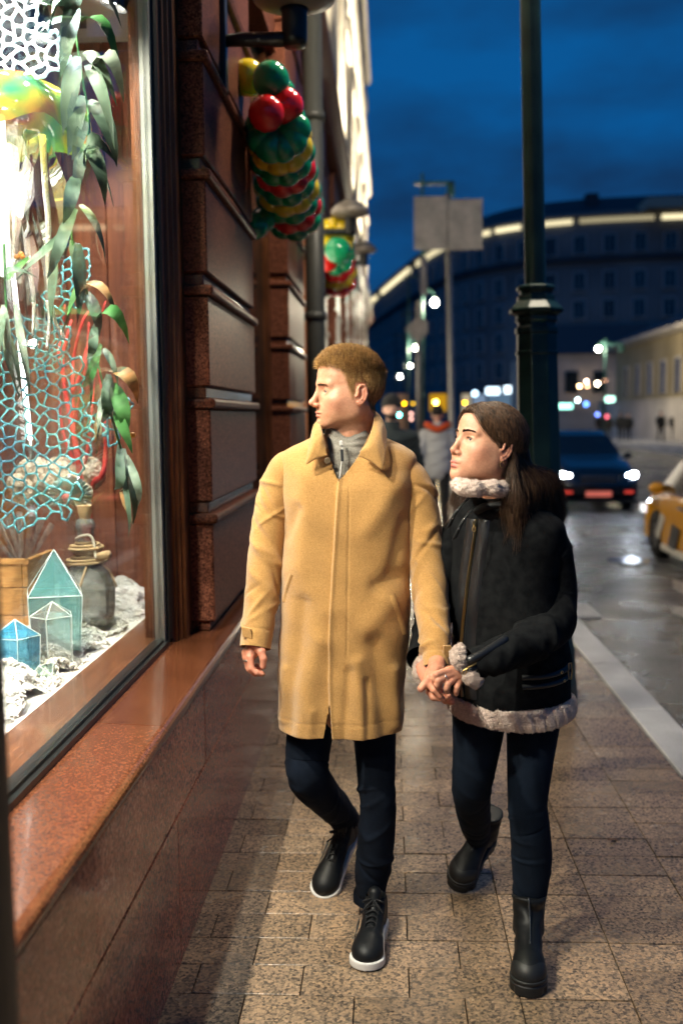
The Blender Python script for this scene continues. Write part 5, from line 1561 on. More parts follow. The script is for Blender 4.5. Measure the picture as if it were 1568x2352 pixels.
# ------------------------------------------------------------------ the man in the camel coat
CAMEL = Mat('camel wool', rough=.85, sheen=.35, spec=.2)
CAMEL.color(CAMEL.mixc(CAMEL.ramp(CAMEL.noise(230, 6, .85), [(.3, (.34,.17,.045)), (.7, (.62,.355,.12))]), CAMEL.ramp(CAMEL.noise(5, 4), [(.3, .88), (.7, 1.06)]), 1.0, 'MULTIPLY'))
CAMEL.bump(CAMEL.noise(240, 6, .8), .9, .0032)
CAMEL = CAMEL.m
FLEECE = Mat('grey fleece', rough=.95, sheen=.3); FLEECE.color(FLEECE.ramp(FLEECE.noise(300, 5, .75), [(.3, (.10,.092,.075)), (.7, (.36,.34,.29))])); FLEECE.bump(FLEECE.noise(260, 5, .8), 1.0, .004); FLEECE = FLEECE.m
def denim(name, c1, c2):
    m = Mat(name, rough=.9, spec=.12); m.color(m.mixc(m.ramp(m.noise(380, 3, .7), [(.3, c1), (.7, c2)]), m.ramp(m.noise(9, 4), [(.35, .7), (.65, 1.25)]), 1.0, 'MULTIPLY')); m.bump(m.noise(600, 2), .3, .001); return m.m
JEAN_M = denim('dark indigo denim', (.0035,.006,.012), (.009,.014,.025))
LEATHER = Mat('black leather', (.006,.007,.008), .48, spec=.3); LEATHER.bump(LEATHER.voro(500), .25, .0008); LEATHER = LEATHER.m
RUBW = Mat('white rubber sole', (.62,.60,.57), .55).m
LACE = Mat('black laces', (.007,.007,.008), .8).m
LABELW = Mat('pale print', (.55,.55,.53), .5).m
SILVER = Mat('silver', (.75,.75,.74), .18, metal=1).m
BRASS = Mat('brass hardware', (.62,.42,.16), .3, metal=1).m
HORN = Mat('horn button', (.10,.07,.04), .3, coat=.4).m

SKIN_M = skin_mat('man skin', (.54,.295,.19), (.50,.17,.14), (.60,.21,.14), (.30,.165,.06))
HAIR_M = hair_mat('sandy short hair', (.15,.076,.022), (.64,.385,.145))
man = thing('person', 'young man in a camel coat and dark jeans walking and looking at the window', 'person', (-.12, 3.0, 0))
Ym = 3.0
# head
earw = P(829, 910, 2.905)
Mm = rot_to(70, -2, 0)
Tm = earw - Mm @ Vector((.078, .010, 0))
neckw = P(800, 1030, 3.0)
hv, hf, hw, htone, hmask = build_head(man, False, Mm, Tm, neckw, SKIN_M, None)
# relaxed hand on the shop side
W_ = lambda x, y, Y: np.array(P(x, y, Y)[:])
wr = W_(585,1478,2.905)
hR = [[(wr,.024),(W_(578,1500,2.89),.019),(W_(574,1510,2.875),.0125)],
      [(wr,.022),(W_(571,1500,2.905),.017),(W_(568,1511,2.895),.0125)],
      [(wr,.020),(W_(567,1500,2.92),.015),(W_(565,1509,2.915),.0115)],
      [(wr,.018),(W_(566,1498,2.935),.013),(W_(565,1505,2.932),.010)],
      [(W_(575,1510,2.872),.0108),(W_(577,1535,2.862),.0095),(W_(590,1545,2.858),.0085),(W_(603,1548,2.862),.0075)],
      [(W_(569,1511,2.893),.0108),(W_(573,1537,2.890),.0096),(W_(587,1547,2.888),.0086),(W_(599,1545,2.890),.0076)],
      [(W_(565,1509,2.913),.0102),(W_(570,1532,2.914),.0090),(W_(583,1541,2.916),.0082),(W_(595,1538,2.917),.0072)],
      [(W_(565,1505,2.932),.0090),(W_(570,1524,2.936),.0080),(W_(581,1531,2.938),.0072),(W_(591,1528,2.938),.0064)],
      [(W_(590,1483,2.885),.017),(W_(600,1497,2.868),.0125),(W_(605,1513,2.860),.0105),(W_(604,1531,2.858),.0085)]]
hRv, hRf = hand_field(hR)
# hand that holds hers
wl_ = W_(1003,1522,2.76)
hL = [[(wl_,.026),(W_(1000,1540,2.70),.021),(W_(996,1553,2.655),.0135)],
      [(wl_,.024),(W_(1008,1545,2.70),.019),(W_(1008,1562,2.665),.013)],
      [(W_(995,1538,2.70),.019),(W_(988,1550,2.665),.0145),(W_(980,1566,2.635),.0122),(W_(966,1582,2.625),.0098)],
      [(W_(996,1553,2.652),.0125),(W_(988,1574,2.630),.0108),(W_(997,1585,2.618),.0096),(W_(1010,1598,2.618),.0086)],
      [(W_(1002,1558,2.66),.0125),(W_(987,1589,2.645),.0108),(W_(995,1601,2.630),.0098),(W_(1014,1604,2.625),.0088)],
      [(W_(1008,1562,2.667),.012),(W_(1002,1592,2.66),.010),(W_(1020,1605,2.65),.009),(W_(1030,1600,2.64),.008)]]
hLv, hLf = hand_field(hL)
sL, sR = W_(925,1105,3.0), W_(670,1100,3.0)
uv, uf = under_body(neckw, Vector(sL), Vector(sR), Vector(W_(983,1300,2.95)), Vector(W_(607,1300,2.98)), Vector(wl_), Vector(wr), Vector(W_(855,1600,3.02)), Vector(W_(725,1600,3.02)), Vector(W_(866,1845,2.99)), Vector(W_(702,1785,2.99)), Vector(W_(842,2062,3.05)), Vector(W_(803,1885,3.40)))
tR = np.zeros((len(hRv),3), dtype=np.float32); tR[:,1] = .55; tL = np.zeros((len(hLv),3), dtype=np.float32); tL[:,1] = .40
bV, bF, bT = join_bodies([(hw, hf, htone), (hRv, hRf, tR), (hLv, hLf, tL), (uv, uf, None)])
bo = from_arrays('body', bV, bF, SKIN_M.m, man); set_tone(bo, bT)
eyes(man, False, Mm, Tm, .35, EYE_I)
brows_lashes(man, False, Mm, Tm, hv, hf, hair_mat('brown brow hair', (.07,.036,.014), (.14,.075,.03)))
# short hair
rg = np.random.default_rng(3)
fm = hmask[hf].mean(1)**1.5; loc_c = hv[hf].mean(1)
i_, pts_ = sample_faces(hv, hf, fm+1e-6, 30000, rg)
nn = normals(hv, hf)[hf[i_,0]]
top = np.clip((pts_[:,2]-.055)/.035, 0, 1); fr = np.clip((-pts_[:,1]-.03)/.06, 0, 1)
Ln = .0035+.0105*top+.004*fr*top
Ln *= rg.uniform(.55, 1.35, len(Ln))
comb = np.stack([rg.normal(0,.18,len(Ln)), -.55*top-.15, -.55*(1-top)+rg.normal(0,.15,len(Ln))], 1)
dr = nn*(.75)[...] if False else nn*.75 + comb; dr /= np.linalg.norm(dr, axis=1, keepdims=True)
tip = pts_+dr*Ln[:,None]; mid = pts_+nn*Ln[:,None]*.55
hr_ = strands(apply(Mm, Tm, pts_-nn*.0005), apply(Mm, Tm, tip), apply(Mm, Tm, mid), .00055, 'hair', HAIR_M, man, 4)
tag(hr_, 'short cropped sandy hair')

# coat body
ctr = lambda y: P((640+948)/2, y, Ym)
cx = lambda vx, vy: P(vx, vy, Ym).x
cz = lambda vy: P(790, vy, Ym).z
rowsM = [(cz(1662), cx(779,1660), 3.00, .191, .150, .145, 2.5), (cz(1560), cx(783,1560), 3.00, .192, .146, .140, 2.5), (cz(1450), cx(789,1450), 3.00, .195, .142, .135, 2.5),
         (cz(1350), cx(794,1350), 3.00, .194, .138, .130, 2.5), (cz(1250), cx(795,1250), 3.00, .190, .136, .128, 2.5), (cz(1170), cx(795,1170), 3.00, .190, .134, .126, 2.5),
         (cz(1110), cx(796,1110), 3.00, .198, .128, .122, 2.5), (cz(1072), cx(797,1072), 3.00, .207, .116, .115, 2.4), (cz(1046), cx(797,1046), 3.00, .203, .100, .104, 2.3),
         (cz(1026), cx(797,1026), 3.00, .170, .092, .094, 2.2), (cz(1010), cx(797,1010), 3.005, .125, .085, .085, 2.1), (cz(996), cx(797,996), 3.01, .092, .078, .078, 2.0)]
coat_t = Torso(rowsM)
plk = [(777,1096),(771,1180),(764,1300),(757,1450),(756,1560),(758,1640),(763,1700)]
px_ = np.array([P(x, y, 2.86).x for x, y in plk])[::-1]; pz_ = np.array([P(x, y, 2.86).z for x, y in plk])[::-1]
stx = [(801,1130),(799,1300),(796,1500),(795,1520)]
sx_ = np.array([P(x, y, 2.86).x for x, y in stx])[::-1]; sz_ = np.array([P(x, y, 2.86).z for x, y in stx])[::-1]
FOLDS = [(700,1120,690,1280,.035,.006),(735,1500,700,1660,.03,.007),(690,1420,665,1640,.022,-.006),(820,1540,830,1680,.018,.006),(860,1500,880,1670,.022,-.006),(850,1200,900,1120,.03,.006),(905,1330,870,1345,.025,-.008),(880,1400,840,1440,.03,.005),
         (900,1560,905,1660,.016,.006),(800,1560,790,1690,.014,-.004),(680,1180,655,1230,.02,-.006),(920,1210,900,1300,.02,-.006),(700,1560,740,1430,.03,.004),(650,1560,640,1650,.016,.005),(840,1580,838,1680,.012,-.004),(720,1640,715,1690,.012,.003)]
FW = [((P(a,b,2.87).x, P(a,b,2.87).z), (P(c,d,2.87).x, P(c,d,2.87).z), w, h) for a,b,c,d,w,h in FOLDS]
def coat_extra(th, t, Q):
    x, z = Q[:,0], Q[:,2]; front = np.clip(np.cos(th)*3, 0, 1)
    e = np.zeros(len(x))
    for (x0,z0),(x1,z1),w,h in FW:
        dx, dz = x1-x0, z1-z0; L2 = dx*dx+dz*dz; u = np.clip(((x-x0)*dx+(z-z0)*dz)/L2, -.15, 1.15)
        e += 1.5*h*np.exp(-((x-x0-u*dx)**2+(z-z0-u*dz)**2)/w**2)*front
    e += .0035*np.sin(x*37+z*6+1)*np.clip((1.0-z)/.3, 0, 1) + .002*np.sin(z*21+x*9) + .0012*np.sin(z*55+x*31)
    pe = np.interp(z, pz_, px_)
    e += front*.0085/(1+np.exp(-np.clip((x-pe)/.0011, -30, 30)))*np.clip((1.42-z)/.05, 0, 1)
    e += front*.004*np.exp(-((x-pe-.003)/.006)**2)*(x > pe)
    st = np.interp(z, sz_, sx_); e -= front*.0028*np.exp(-((x-st)/.0022)**2)*np.clip((1.40-z)/.05, 0, 1)*np.clip((z-.88)/.02, 0, 1)
    e -= .0022*np.exp(-((z-cz(1662)-.042)/.0025)**2)
    return e
coat_t.extra = coat_extra
cV, cF, cTH, cTT = coat_t.grid(620, 340)
zV0, zV1 = P(777,1108,2.86).z, P(790,1040,2.88).z
zh0, zh1 = P(760,1700,2.85).z, P(757,1610,2.85).z
coat = from_arrays('coat', *open_cloth(cV, cF, cTH, [(zV0, 9, [zV0, P(755,1046,2.87).z, zV1+.05], [P(776,1108,2.86).x, P(753,1046,2.87).x, P(745,1010,2.9).x], [P(778,1108,2.86).x, P(826,1046,2.87).x, P(850,1010,2.9).x]),
    (-9, zh1, [zh0, zh1], [P(742,1695,2.85).x, P(757,1610,2.85).x], [P(762,1700,2.85).x, P(757.5,1610,2.85).x])]), CAMEL, man)
sm = coat.modifiers.new('thick', 'SOLIDIFY'); sm.thickness = .005; sm.offset = -1
# sleeves
crR = crease_set(21, 40, .25, .95, .0065, .013, .8, .10); crL = crease_set(22, 48, .22, .95, .0075, .013, .8, .10)
band = lambda U, TH, u0=.925: -.0016*np.exp(-((U-u0)/.006)**2)
pR = [W_(684,1066,3.0), W_(658,1084,3.0), W_(634,1140,3.0), W_(621,1210,3.0), W_(610,1300,2.985), W_(598,1400,2.945), W_(586,1488,2.905)]
limb('sleeve', pR, [.044,.053,.058,.057,.0555,.0505,.0455], CAMEL, coat, 72, 170, lambda U, TH: crR(U, TH)+band(U, TH)+.006*np.exp(-((U-.12)/.1)**2), 1.18)
pL = [W_(912,1076,3.0), W_(938,1096,3.0), W_(958,1140,3.0), W_(970,1210,2.99), W_(981,1300,2.96), W_(991,1400,2.89), W_(1001,1475,2.82), W_(1003,1535,2.775)]
limb('sleeve', pL, [.044,.053,.057,.056,.0555,.0500,.0425,.0395], CAMEL, coat, 72, 170, lambda U, TH: crL(U, TH)+band(U, TH), 1.15)
for c, a, b in ((P(567,1453,2.866), (.0150,-.003,-.003), (-.002,0,.016)), (P(1027,1496,2.765), (.012,.006,-.002), (.0,0,.018))):
    q = MB().obox(c, a, (0,.005,0), b); q.build('cuff_tab', CAMEL, coat, bevel=.003)
# collar
RC = [((752,1030,2.885),(752,1046,2.862)),((746,1008,2.878),(727,1053,2.856)),((743,997,2.880),(701,1070,2.852)),((739,985,2.90),(707,1038,2.872)),((737,970,2.945),(717,992,2.955)),((755,955,3.035),(742,975,3.085)),((800,948,3.075),(800,972,3.125)),((846,943,3.035),(868,957,3.075)),((858,953,2.975),(888,992,2.965)),((856,976,2.925),(885,1040,2.882)),((848,1000,2.892),(879,1082,2.852)),((842,1018,2.880),(852,1060,2.855)),((826,1040,2.872),(822,1047,2.860))]
vs = []; NB = 7
for r_, o_ in RC:
    a, b = W_(*r_), W_(*o_); mid_ = (a+b)/2; outw = mid_-np.array((cx(797,1000), 3.0, mid_[2])); outw /= np.linalg.norm(outw)
    for k in range(NB):
        u = k/(NB-1); vs.append(a*(1-u)+b*u + outw*.012*math.sin(math.pi*u**.6) + np.array((0,0,.006*math.sin(math.pi*min(1,u*1.6)))))
vs = np.array(vs).reshape(len(RC), NB, 3)
dense = []
for k in range(NB): dense.append(np.concatenate([[vs[i,k]*(1-u)+vs[i+1,k]*u for u in np.linspace(0,1,6,endpoint=False)] for i in range(len(RC)-1)] + [[vs[-1,k]]]))
D_ = np.stack(dense, 1); n_ = D_.shape[0]
for _ in range(2): D_[1:-1] = D_[1:-1]*.6+(D_[:-2]+D_[2:])*.2
i = np.arange(n_-1)[:,None]*NB+np.arange(NB-1)[None,:]
col = from_arrays('collar', D_.reshape(-1,3), np.stack([i, i+1, i+NB+1, i+NB], 2).reshape(-1,4), CAMEL, coat)
sm = col.modifiers.new('thick', 'SOLIDIFY'); sm.thickness = .0055; sm.offset = 0
sb = col.modifiers.new('sub', 'SUBSURF'); sb.levels = 1; sb.render_levels = 1
fp = lambda x, y: (P(x,y,2.87).x, P(x,y,2.87).z)
coat_t.strip('pocket_welt', [fp(900,1366), fp(915,1410), fp(931,1462)], .0095, .0045, CAMEL, coat)
coat_t.strip('pocket_welt', [fp(667,1322), fp(655,1355), fp(645,1390)], .007, .0040, CAMEL, coat)
MB().lathe([(0,.0),(.009,.0),(.010,.002),(.008,.0035),(.003,.002)], (0,0,0), 16).build('button', HORN, coat, smooth=True)
bt = bpy.data.objects['button']; bt.matrix_parent_inverse = Matrix.Identity(4); bt.location = P(752,1058,2.858); bt.rotation_euler = (R(90),0,0)
# fleece with zip in the coat opening
fl_rows = [(cz(1200), cx(790,1200), 3.0, .15,.112,.10,2.3), (cz(1100), cx(792,1100), 3.0, .13,.108,.09,2.2), (cz(1050), cx(797,1050), 3.0, .095,.104,.08,2.1), (cz(1020), cx(799,1020), 3.0, .074,.094,.072,2.0), (cz(995), cx(800,995), 3.005, .071,.084,.07,2.0), (cz(972), cx(801,972), 3.01, .074,.074,.07,2.0)]
fl = Torso(fl_rows); fl.extra = lambda th, t, Q: .002*np.sin(th*9+t*8)+.0015*np.sin(t*40+th*3)
gV, gF, gTH, gTT = fl.grid(220, 120)
dip = np.exp(-(gTH/.55)**2)*np.clip((gTT-.55)/.45, 0, 1); gV[:,2] -= .040*dip - .012*np.clip(1-np.cos(gTH), 0, 2)*np.clip((gTT-.6)/.4, 0, 1)*.6
fleece = from_arrays('fleece', gV, gF, FLEECE, man)
sm = fleece.modifiers.new('thick', 'SOLIDIFY'); sm.thickness = .006; sm.offset = -1
q0, q1, q2 = P(783,1012,2.888), P(786,1040,2.876), P(780,1100,2.872)
MB().tube(catmull([q0, q1, q2], 14), .0024, 6).build('zip', LABELW, fleece, smooth=True)
MB().obox(P(785.5,1046,2.868), (.0042,0,0), (0,.0012,0), (-.001,0,.0175)).build('zip_pull', Mat('navy zip pull', (.012,.014,.02), .6).m, fleece, bevel=.001)
MB().obox(P(783,1018,2.876), (.005,0,0), (0,.004,0), (0,0,.007)).build('zip_slider', LABELW, fleece, bevel=.002)
# trousers
crj = crease_set(31, 26, .35, 1.0, .0045, .013, .9, .06); crj2 = crease_set(32, 26, .30, 1.0, .005, .014, .9, .06)
tro = thing_part('trousers', man)
limb('leg', [W_(858,1560,3.02), W_(860,1680,3.01), W_(864,1790,2.995), W_(868,1850,2.985), W_(863,1930,3.01), W_(855,2000,3.04), W_(846,2062,3.055)], [.085,.066,.058,.055,.058,.056,.043], JEAN_M, tro, 64, 190, crj, 1.1)
limb('leg', [W_(722,1560,3.02), W_(713,1670,3.02), W_(706,1735,3.0), W_(710,1785,3.0), W_(742,1826,3.13), W_(776,1862,3.28), W_(802,1892,3.39)], [.088,.073,.068,.066,.058,.052,.046], JEAN_M, tro, 64, 190, crj2, 1.1)
limb('turn_up', [W_(847,2044,3.052), W_(846,2055,3.054), W_(845,2068,3.056)], [.046,.049,.046], JEAN_M, tro, 48, 14, lambda U, TH: .002*np.sin(TH*5), 1.1)
MS = (LEATHER, RUBW, LACE, LABELW)
tz = PZ(838,2232,0)
M1 = shoe_matrix((tz.x+.035, tz.y+.285, .004), (tz.x, tz.y, .004))
sneaker(man, M1, MS)
t2 = PZ(752,2033,.015); h2 = P(812,1905,3.40)
M2 = shoe_matrix(h2, t2, (-.15,-.75,.9))
sneaker(man, M2, MS)
ring_band('finger_ring', (W_(569,1510,2.893)+W_(571,1524,2.89))/2 + np.array((-.004,0,0)), W_(573,1537,2.89)-W_(569,1511,2.893), .0108, .003, SILVER, man)

# ------------------------------------------------------------------ the woman in the shearling jacket
def fur(name, V_, F_, n, L, r, mat, parent, seed=1, curl=.6, w=None, down=0.0):
    rg = np.random.default_rng(seed)
    i, p = sample_faces(V_, F_, np.ones(len(F_)) if w is None else w, n, rg); nn = normals(V_, F_)[F_[i,0]]
    d = nn + rg.normal(0, curl, (n,3)); d[:,2] -= down; d /= np.linalg.norm(d, axis=1, keepdims=True)
    l = (L*rg.uniform(.5, 1.25, n))[:,None]; side = rg.normal(0, 1, (n,3)); side -= d*(side*d).sum(1, keepdims=True)
    return tag(strands(p-nn*.001, p+d*l, p+nn*l*.6+side*l*.35, r, name, mat, parent, 4), kind='stuff')
def sherpa_mat(name, c1, c2):
    m = Mat(name, rough=.95, sheen=.3); m.color(m.ramp(m.noise(170, 4, .7), [(.3, c1), (.7, c2)])); m.bump(m.voro(230), .7, .004); return m.m
SHERPA = sherpa_mat('oatmeal sherpa', (.58,.45,.38), (.82,.68,.60))
SUEDE = Mat('black suede', rough=.95, spec=.08); SUEDE.varied((.0045,.005,.006), (.010,.011,.012), 40); SUEDE.bump(SUEDE.noise(300, 4), .3, .001); SUEDE = SUEDE.m
JLEATH = Mat('glossy black jacket leather', (.010,.011,.013), .34, spec=.5, coat=.15); JLEATH.bump(JLEATH.voro(300), .35, .0012); JLEATH = JLEATH.m
DBRASS = Mat('aged brass zip', (.32,.22,.09), .4, metal=1).m
JEAN_W = denim('blue black denim', (.003,.006,.012), (.007,.013,.025))
SKIN_W = skin_mat('woman skin', (.52,.285,.185), (.46,.15,.13), (.60,.22,.15))
HAIR_W = hair_mat('dark brown long hair', (.012,.007,.004), (.115,.062,.034), .32)
BROW_W = hair_mat('dark brow hair', (.018,.010,.007), (.03,.018,.012), .5)
wom = thing('person', 'young woman with long dark hair in a black shearling jacket looking at the window', 'person', (.40, 2.9, 0))
Yw = 2.92
Mw = rot_to(60, -15, 0)
Tw = P(1161,1037,2.80) - Mw @ Vector((.074, .012, 0))
neckW = P(1138,1150,2.90)
wv, wf, ww, wtone, wmask = build_head(wom, True, Mw, Tw, neckW, SKIN_W, None)
wrL = W_(1062,1532,2.645)
gL = [[(wrL,.0215),(W_(1046,1541,2.63),.0185),(W_(1030,1541,2.617),.0125)],
      [(wrL,.021),(W_(1048,1546,2.63),.018),(W_(1034,1549,2.617),.0125)],
      [(wrL,.020),(W_(1052,1550,2.63),.016),(W_(1043,1557,2.620),.0118)],
      [(wrL,.019),(W_(1058,1554,2.635),.014),(W_(1054,1563,2.625),.0105)],
      [(W_(1030,1540,2.617),.0105),(W_(1002,1549,2.598),.0092),(W_(997,1560,2.600),.0082),(W_(998,1569,2.606),.0072)],
      [(W_(1034,1549,2.617),.0105),(W_(1007,1563,2.594),.0092),(W_(1003,1574,2.594),.0082),(W_(1007,1582,2.602),.0074)],
      [(W_(1043,1557,2.620),.0100),(W_(1028,1572,2.598),.0088),(W_(1025,1581,2.596),.0080),(W_(1026,1589,2.602),.0072)],
      [(W_(1054,1563,2.625),.0090),(W_(1049,1579,2.606),.0078),(W_(1047,1587,2.606),.0070),(W_(1047,1594,2.610),.0062)]]
gLv, gLf = hand_field(gL, k=.0035)
wrR = W_(968,1530,2.80)
gR = [[(wrR,.022),(W_(985,1562,2.74),.022),(W_(1005,1590,2.70),.016)],
      [(W_(1000,1586,2.70),.0105),(W_(1020,1602,2.665),.0092),(W_(1036,1608,2.645),.0078)],
      [(W_(1004,1592,2.715),.0105),(W_(1022,1609,2.69),.0090),(W_(1038,1612,2.67),.0076)]]
gRv, gRf = hand_field(gR)
swL, swR = Vector(W_(1222,1235,2.87)), Vector(W_(1085,1230,3.0))
uwv, uwf = under_body(neckW, swL, swR, Vector(W_(1265,1420,2.86)), Vector(W_(1000,1390,2.99)), Vector(wrL), Vector(wrR), Vector(W_(1215,1590,2.93)), Vector(W_(1105,1590,2.93)), Vector(W_(1215,1860,2.86)), Vector(W_(1083,1805,2.97)), Vector(W_(1212,2110,2.83)), Vector(W_(1092,1905,3.25)), .86)
tl = np.zeros((len(gLv),3), dtype=np.float32); tl[:,1] = .30; tr_ = np.zeros((len(gRv),3), dtype=np.float32); tr_[:,1] = .8
V2, F2, T2 = join_bodies([(ww, wf, wtone), (gLv, gLf, tl), (gRv, gRf, tr_), (uwv, uwf, None)])
wb_ = from_arrays('body', V2, F2, SKIN_W.m, wom); set_tone(wb_, T2)
eyes(wom, True, Mw, Tw, .30, EYE_B)
brows_lashes(wom, True, Mw, Tw, wv, wf, BROW_W)
ring_band('finger_ring', (W_(1034,1549,2.617)*.5+W_(1007,1563,2.594)*.5), W_(1007,1563,2.594)-W_(1034,1549,2.617), .0100, .0022, SILVER, wom)
# earring
ec = Vector(Mw @ Vector((.0765,.006,-.034))) + Tw
vs = [ec + (Mw @ Vector((.002, .0075*math.cos(a), .0085*math.sin(a)-.004))) for a in np.linspace(0, 5.6, 20)]
MB().tube(vs, .0012, 6).build('earring', BRASS, wom, smooth=True)

# jacket body
wz = lambda y: P(1170, y, Yw).z
wx = lambda x, y: P(x, y, Yw).x
yawW = R(-30)
rowsW = [(wz(1608), wx(1172,1608), Yw, .176,.128,.128,2.4), (wz(1560), wx(1173,1560), Yw, .178,.128,.128,2.4), (wz(1480), wx(1170,1480), Yw, .172,.126,.124,2.4), (wz(1380), wx(1166,1380), Yw, .164,.124,.120,2.4),
         (wz(1300), wx(1162,1300), Yw, .164,.124,.120,2.4), (wz(1240), wx(1160,1240), Yw, .170,.120,.116,2.4), (wz(1205), wx(1158,1205), Yw, .172,.108,.110,2.3), (wz(1180), wx(1155,1180), Yw, .150,.096,.100,2.2), (wz(1160), wx(1148,1160), Yw, .110,.085,.090,2.1), (wz(1142), wx(1142,1142), Yw, .082,.076,.078,2.0), (wz(1128), wx(1138,1128), 2.91, .074,.07,.072,2.0)]
jt = Torso(rowsW, yawW)
zipl = [(1098,1196),(1090,1260),(1078,1350),(1068,1450),(1064,1540),(1068,1615)]
zx = np.array([P(x,y,2.80).x for x,y in zipl])[::-1]; zz_ = np.array([P(x,y,2.80).z for x,y in zipl])[::-1]
def jk_extra(th, t, Q):
    x, z = Q[:,0], Q[:,2]
    e = .004*np.sin(z*23+x*11)+.0035*np.sin(x*29+z*13+2)+.003*np.sin(z*41-x*17)*np.clip((1.1-z)/.2, 0, 1)
    return e
jt.extra = jk_extra
jV, jF, _, _ = jt.grid(300, 200)
jk = from_arrays('jacket', jV, jF, SUEDE, wom)
sm = jk.modifiers.new('thick', 'SOLIDIFY'); sm.thickness = .006; sm.offset = -1
fq = lambda x, y: (P(x,y,2.80).x, P(x,y,2.80).z)
jt.strip('leather_placket', [fq(x-12, y) for x, y in zipl], .0135, .0055, JLEATH, jk, 60)
jt.strip('leather_placket', [fq(x+16, y) for x, y in zipl], .0165, .0062, JLEATH, jk, 60)
jt.strip('front_zip', [fq(x, y) for x, y in zipl], .0017, .0085, DBRASS, jk, 60, 4)
_th, _t = jt.front_at(*fq(1097,1205)); _p, _nn = jt.pts(np.array([_th]), np.array([_t])); zp = Vector(_p[0]+_nn[0]*.012)
m_ = MB(); m_.obox(zp, (.0035,0,0), (0,.002,0), (0,0,.006)); m_.tube([zp+Vector((0,-.002,-.004)), zp+Vector((-.004,-.003,-.014)), zp+Vector((-.0045,-.003,-.021)), zp+Vector((0,-.003,-.024)), zp+Vector((.0045,-.003,-.021)), zp+Vector((.004,-.003,-.014)), zp+Vector((0,-.002,-.004))], .0016, 6)
m_.build('zip_pull', BRASS, jk)
# sherpa hem
hemT = Torso([(wz(1634), wx(1172,1634), Yw, .168,.120,.120,2.4), (wz(1636), wx(1172,1634), Yw, .178,.130,.130,2.4), (wz(1624), wx(1172,1624), Yw, .187,.139,.138,2.4), (wz(1606), wx(1172,1606), Yw, .188,.140,.139,2.4), (wz(1592), wx(1172,1592), Yw, .183,.135,.134,2.4), (wz(1590), wx(1172,1590), Yw, .172,.124,.124,2.4)], yawW)
hemT.extra = lambda th, t, Q: .0025*np.sin(th*31+t*7)+.0015*np.sin(th*57+t*13)
hV, hF, hTH, _ = hemT.grid(260, 26)
hV[:,2] -= .016*np.cos(hTH-.35)*np.clip(np.cos(hTH),0,1)
hem = from_arrays('sherpa_hem', hV, hF, SHERPA, jk)
fur('hem_pile', hV, hF, 16000, .0045, .0006, SHERPA, hem, 4, .7)
# hem straps, buckle
for k, yy in enumerate((1545, 1566)):
    jt.strip('hem_strap', [fq(1196,yy+8), fq(1240,yy+4), fq(1290,yy-4), fq(1312,yy-12)], .0082, .0075, JLEATH, jk, 34)
for x, y in ((1283,1540),(1290,1561)):
    _th, _t = jt.front_at(*fq(x,y)); _p, _nn = jt.pts(np.array([_th]), np.array([_t]))
    ring_band('eyelet', Vector(_p[0]+_nn[0]*.0085), _nn[0], .0032, .0012, BRASS, jk)
_th, _t = jt.front_at(*fq(1303,1543)); _p, _nn = jt.pts(np.array([_th]), np.array([_t])); bc = Vector(_p[0]+_nn[0]*.010)
MB().tube([bc+Vector((-.004,0,.022)), bc+Vector((.003,0,.024)), bc+Vector((.005,0,0)), bc+Vector((.003,0,-.024)), bc+Vector((-.004,0,-.022)), bc+Vector((-.005,0,0)), bc+Vector((-.004,0,.022))], .0022, 6).build('buckle', BRASS, jk)
# pocket zip
_th, _t = jt.front_at(*fq(1213,1506)); _p, _nn = jt.pts(np.array([_th]), np.array([_t])); pc = Vector(_p[0]+_nn[0]*.008)
MB().lathe([(.0,-.012),(.011,-.010),(.015,.0),(.012,.011),(.0,.013)], pc, 12).build('pocket_tab', LEATHER, jk)
MB().tube([pc+Vector((0,-.016,.012)), pc+Vector((-.004,-.017,-.002)), pc+Vector((0,-.017,-.013)), pc+Vector((.004,-.017,-.002)), pc+Vector((0,-.016,.012))], .0014, 6).build('pocket_pull', BRASS, jk)
# sleeves
cs1 = crease_set(41, 46, .2, .95, .007, .016, 1.0, .08); cs2 = crease_set(42, 26, .2, .9, .006)
limb('sleeve', [W_(1215,1205,2.90), W_(1245,1222,2.89), W_(1268,1290,2.90), W_(1276,1370,2.90), W_(1262,1438,2.83), W_(1205,1478,2.73), W_(1135,1508,2.665), W_(1085,1527,2.650)], [.042,.060,.060,.060,.062,.051,.046,.044], SUEDE, jk, 72, 200, cs1, 1.08)
limb('sleeve', [W_(1090,1205,2.98), W_(1060,1225,3.0), W_(1030,1290,2.98), W_(1005,1390,3.0), W_(985,1460,2.93), W_(968,1515,2.83)], [.042,.056,.056,.056,.050,.044], SUEDE, jk, 56, 140, cs2, 1.08)
# folded sherpa cuffs
def cuff(chain, seed, n, name='sherpa_cuff'):
    pts = np.array([p for p, r in chain]); F = Field(pts.min(0)-.05, pts.max(0)+.05, .0032)
    for k in range(len(chain)-1): F.u(F.cone(chain[k][0], chain[k+1][0], chain[k][1], chain[k+1][1]), .012)
    V_, F_ = F.mesh(); N_ = normals(V_, F_)
    V_ = V_ + N_*(.0011*np.sin(V_[:,0]*260+V_[:,2]*190)+.0010*np.sin(V_[:,2]*330-V_[:,0]*140+V_[:,1]*200))[:,None]
    c = from_arrays(name, V_, F_, SHERPA, jk); fur('pile', V_, F_, int(n*1.3), .0044, .0006, SHERPA, c, seed, .8)
cuff([(W_(1056,1487,2.645),.010),(W_(1051,1500,2.632),.0165),(W_(1052,1516,2.620),.0175),(W_(1057,1532,2.615),.012)], 7, 2600)
cuff([(W_(1068,1549,2.612),.009),(W_(1078,1556,2.615),.0165),(W_(1090,1563,2.622),.0165),(W_(1102,1560,2.63),.008)], 8, 2200)
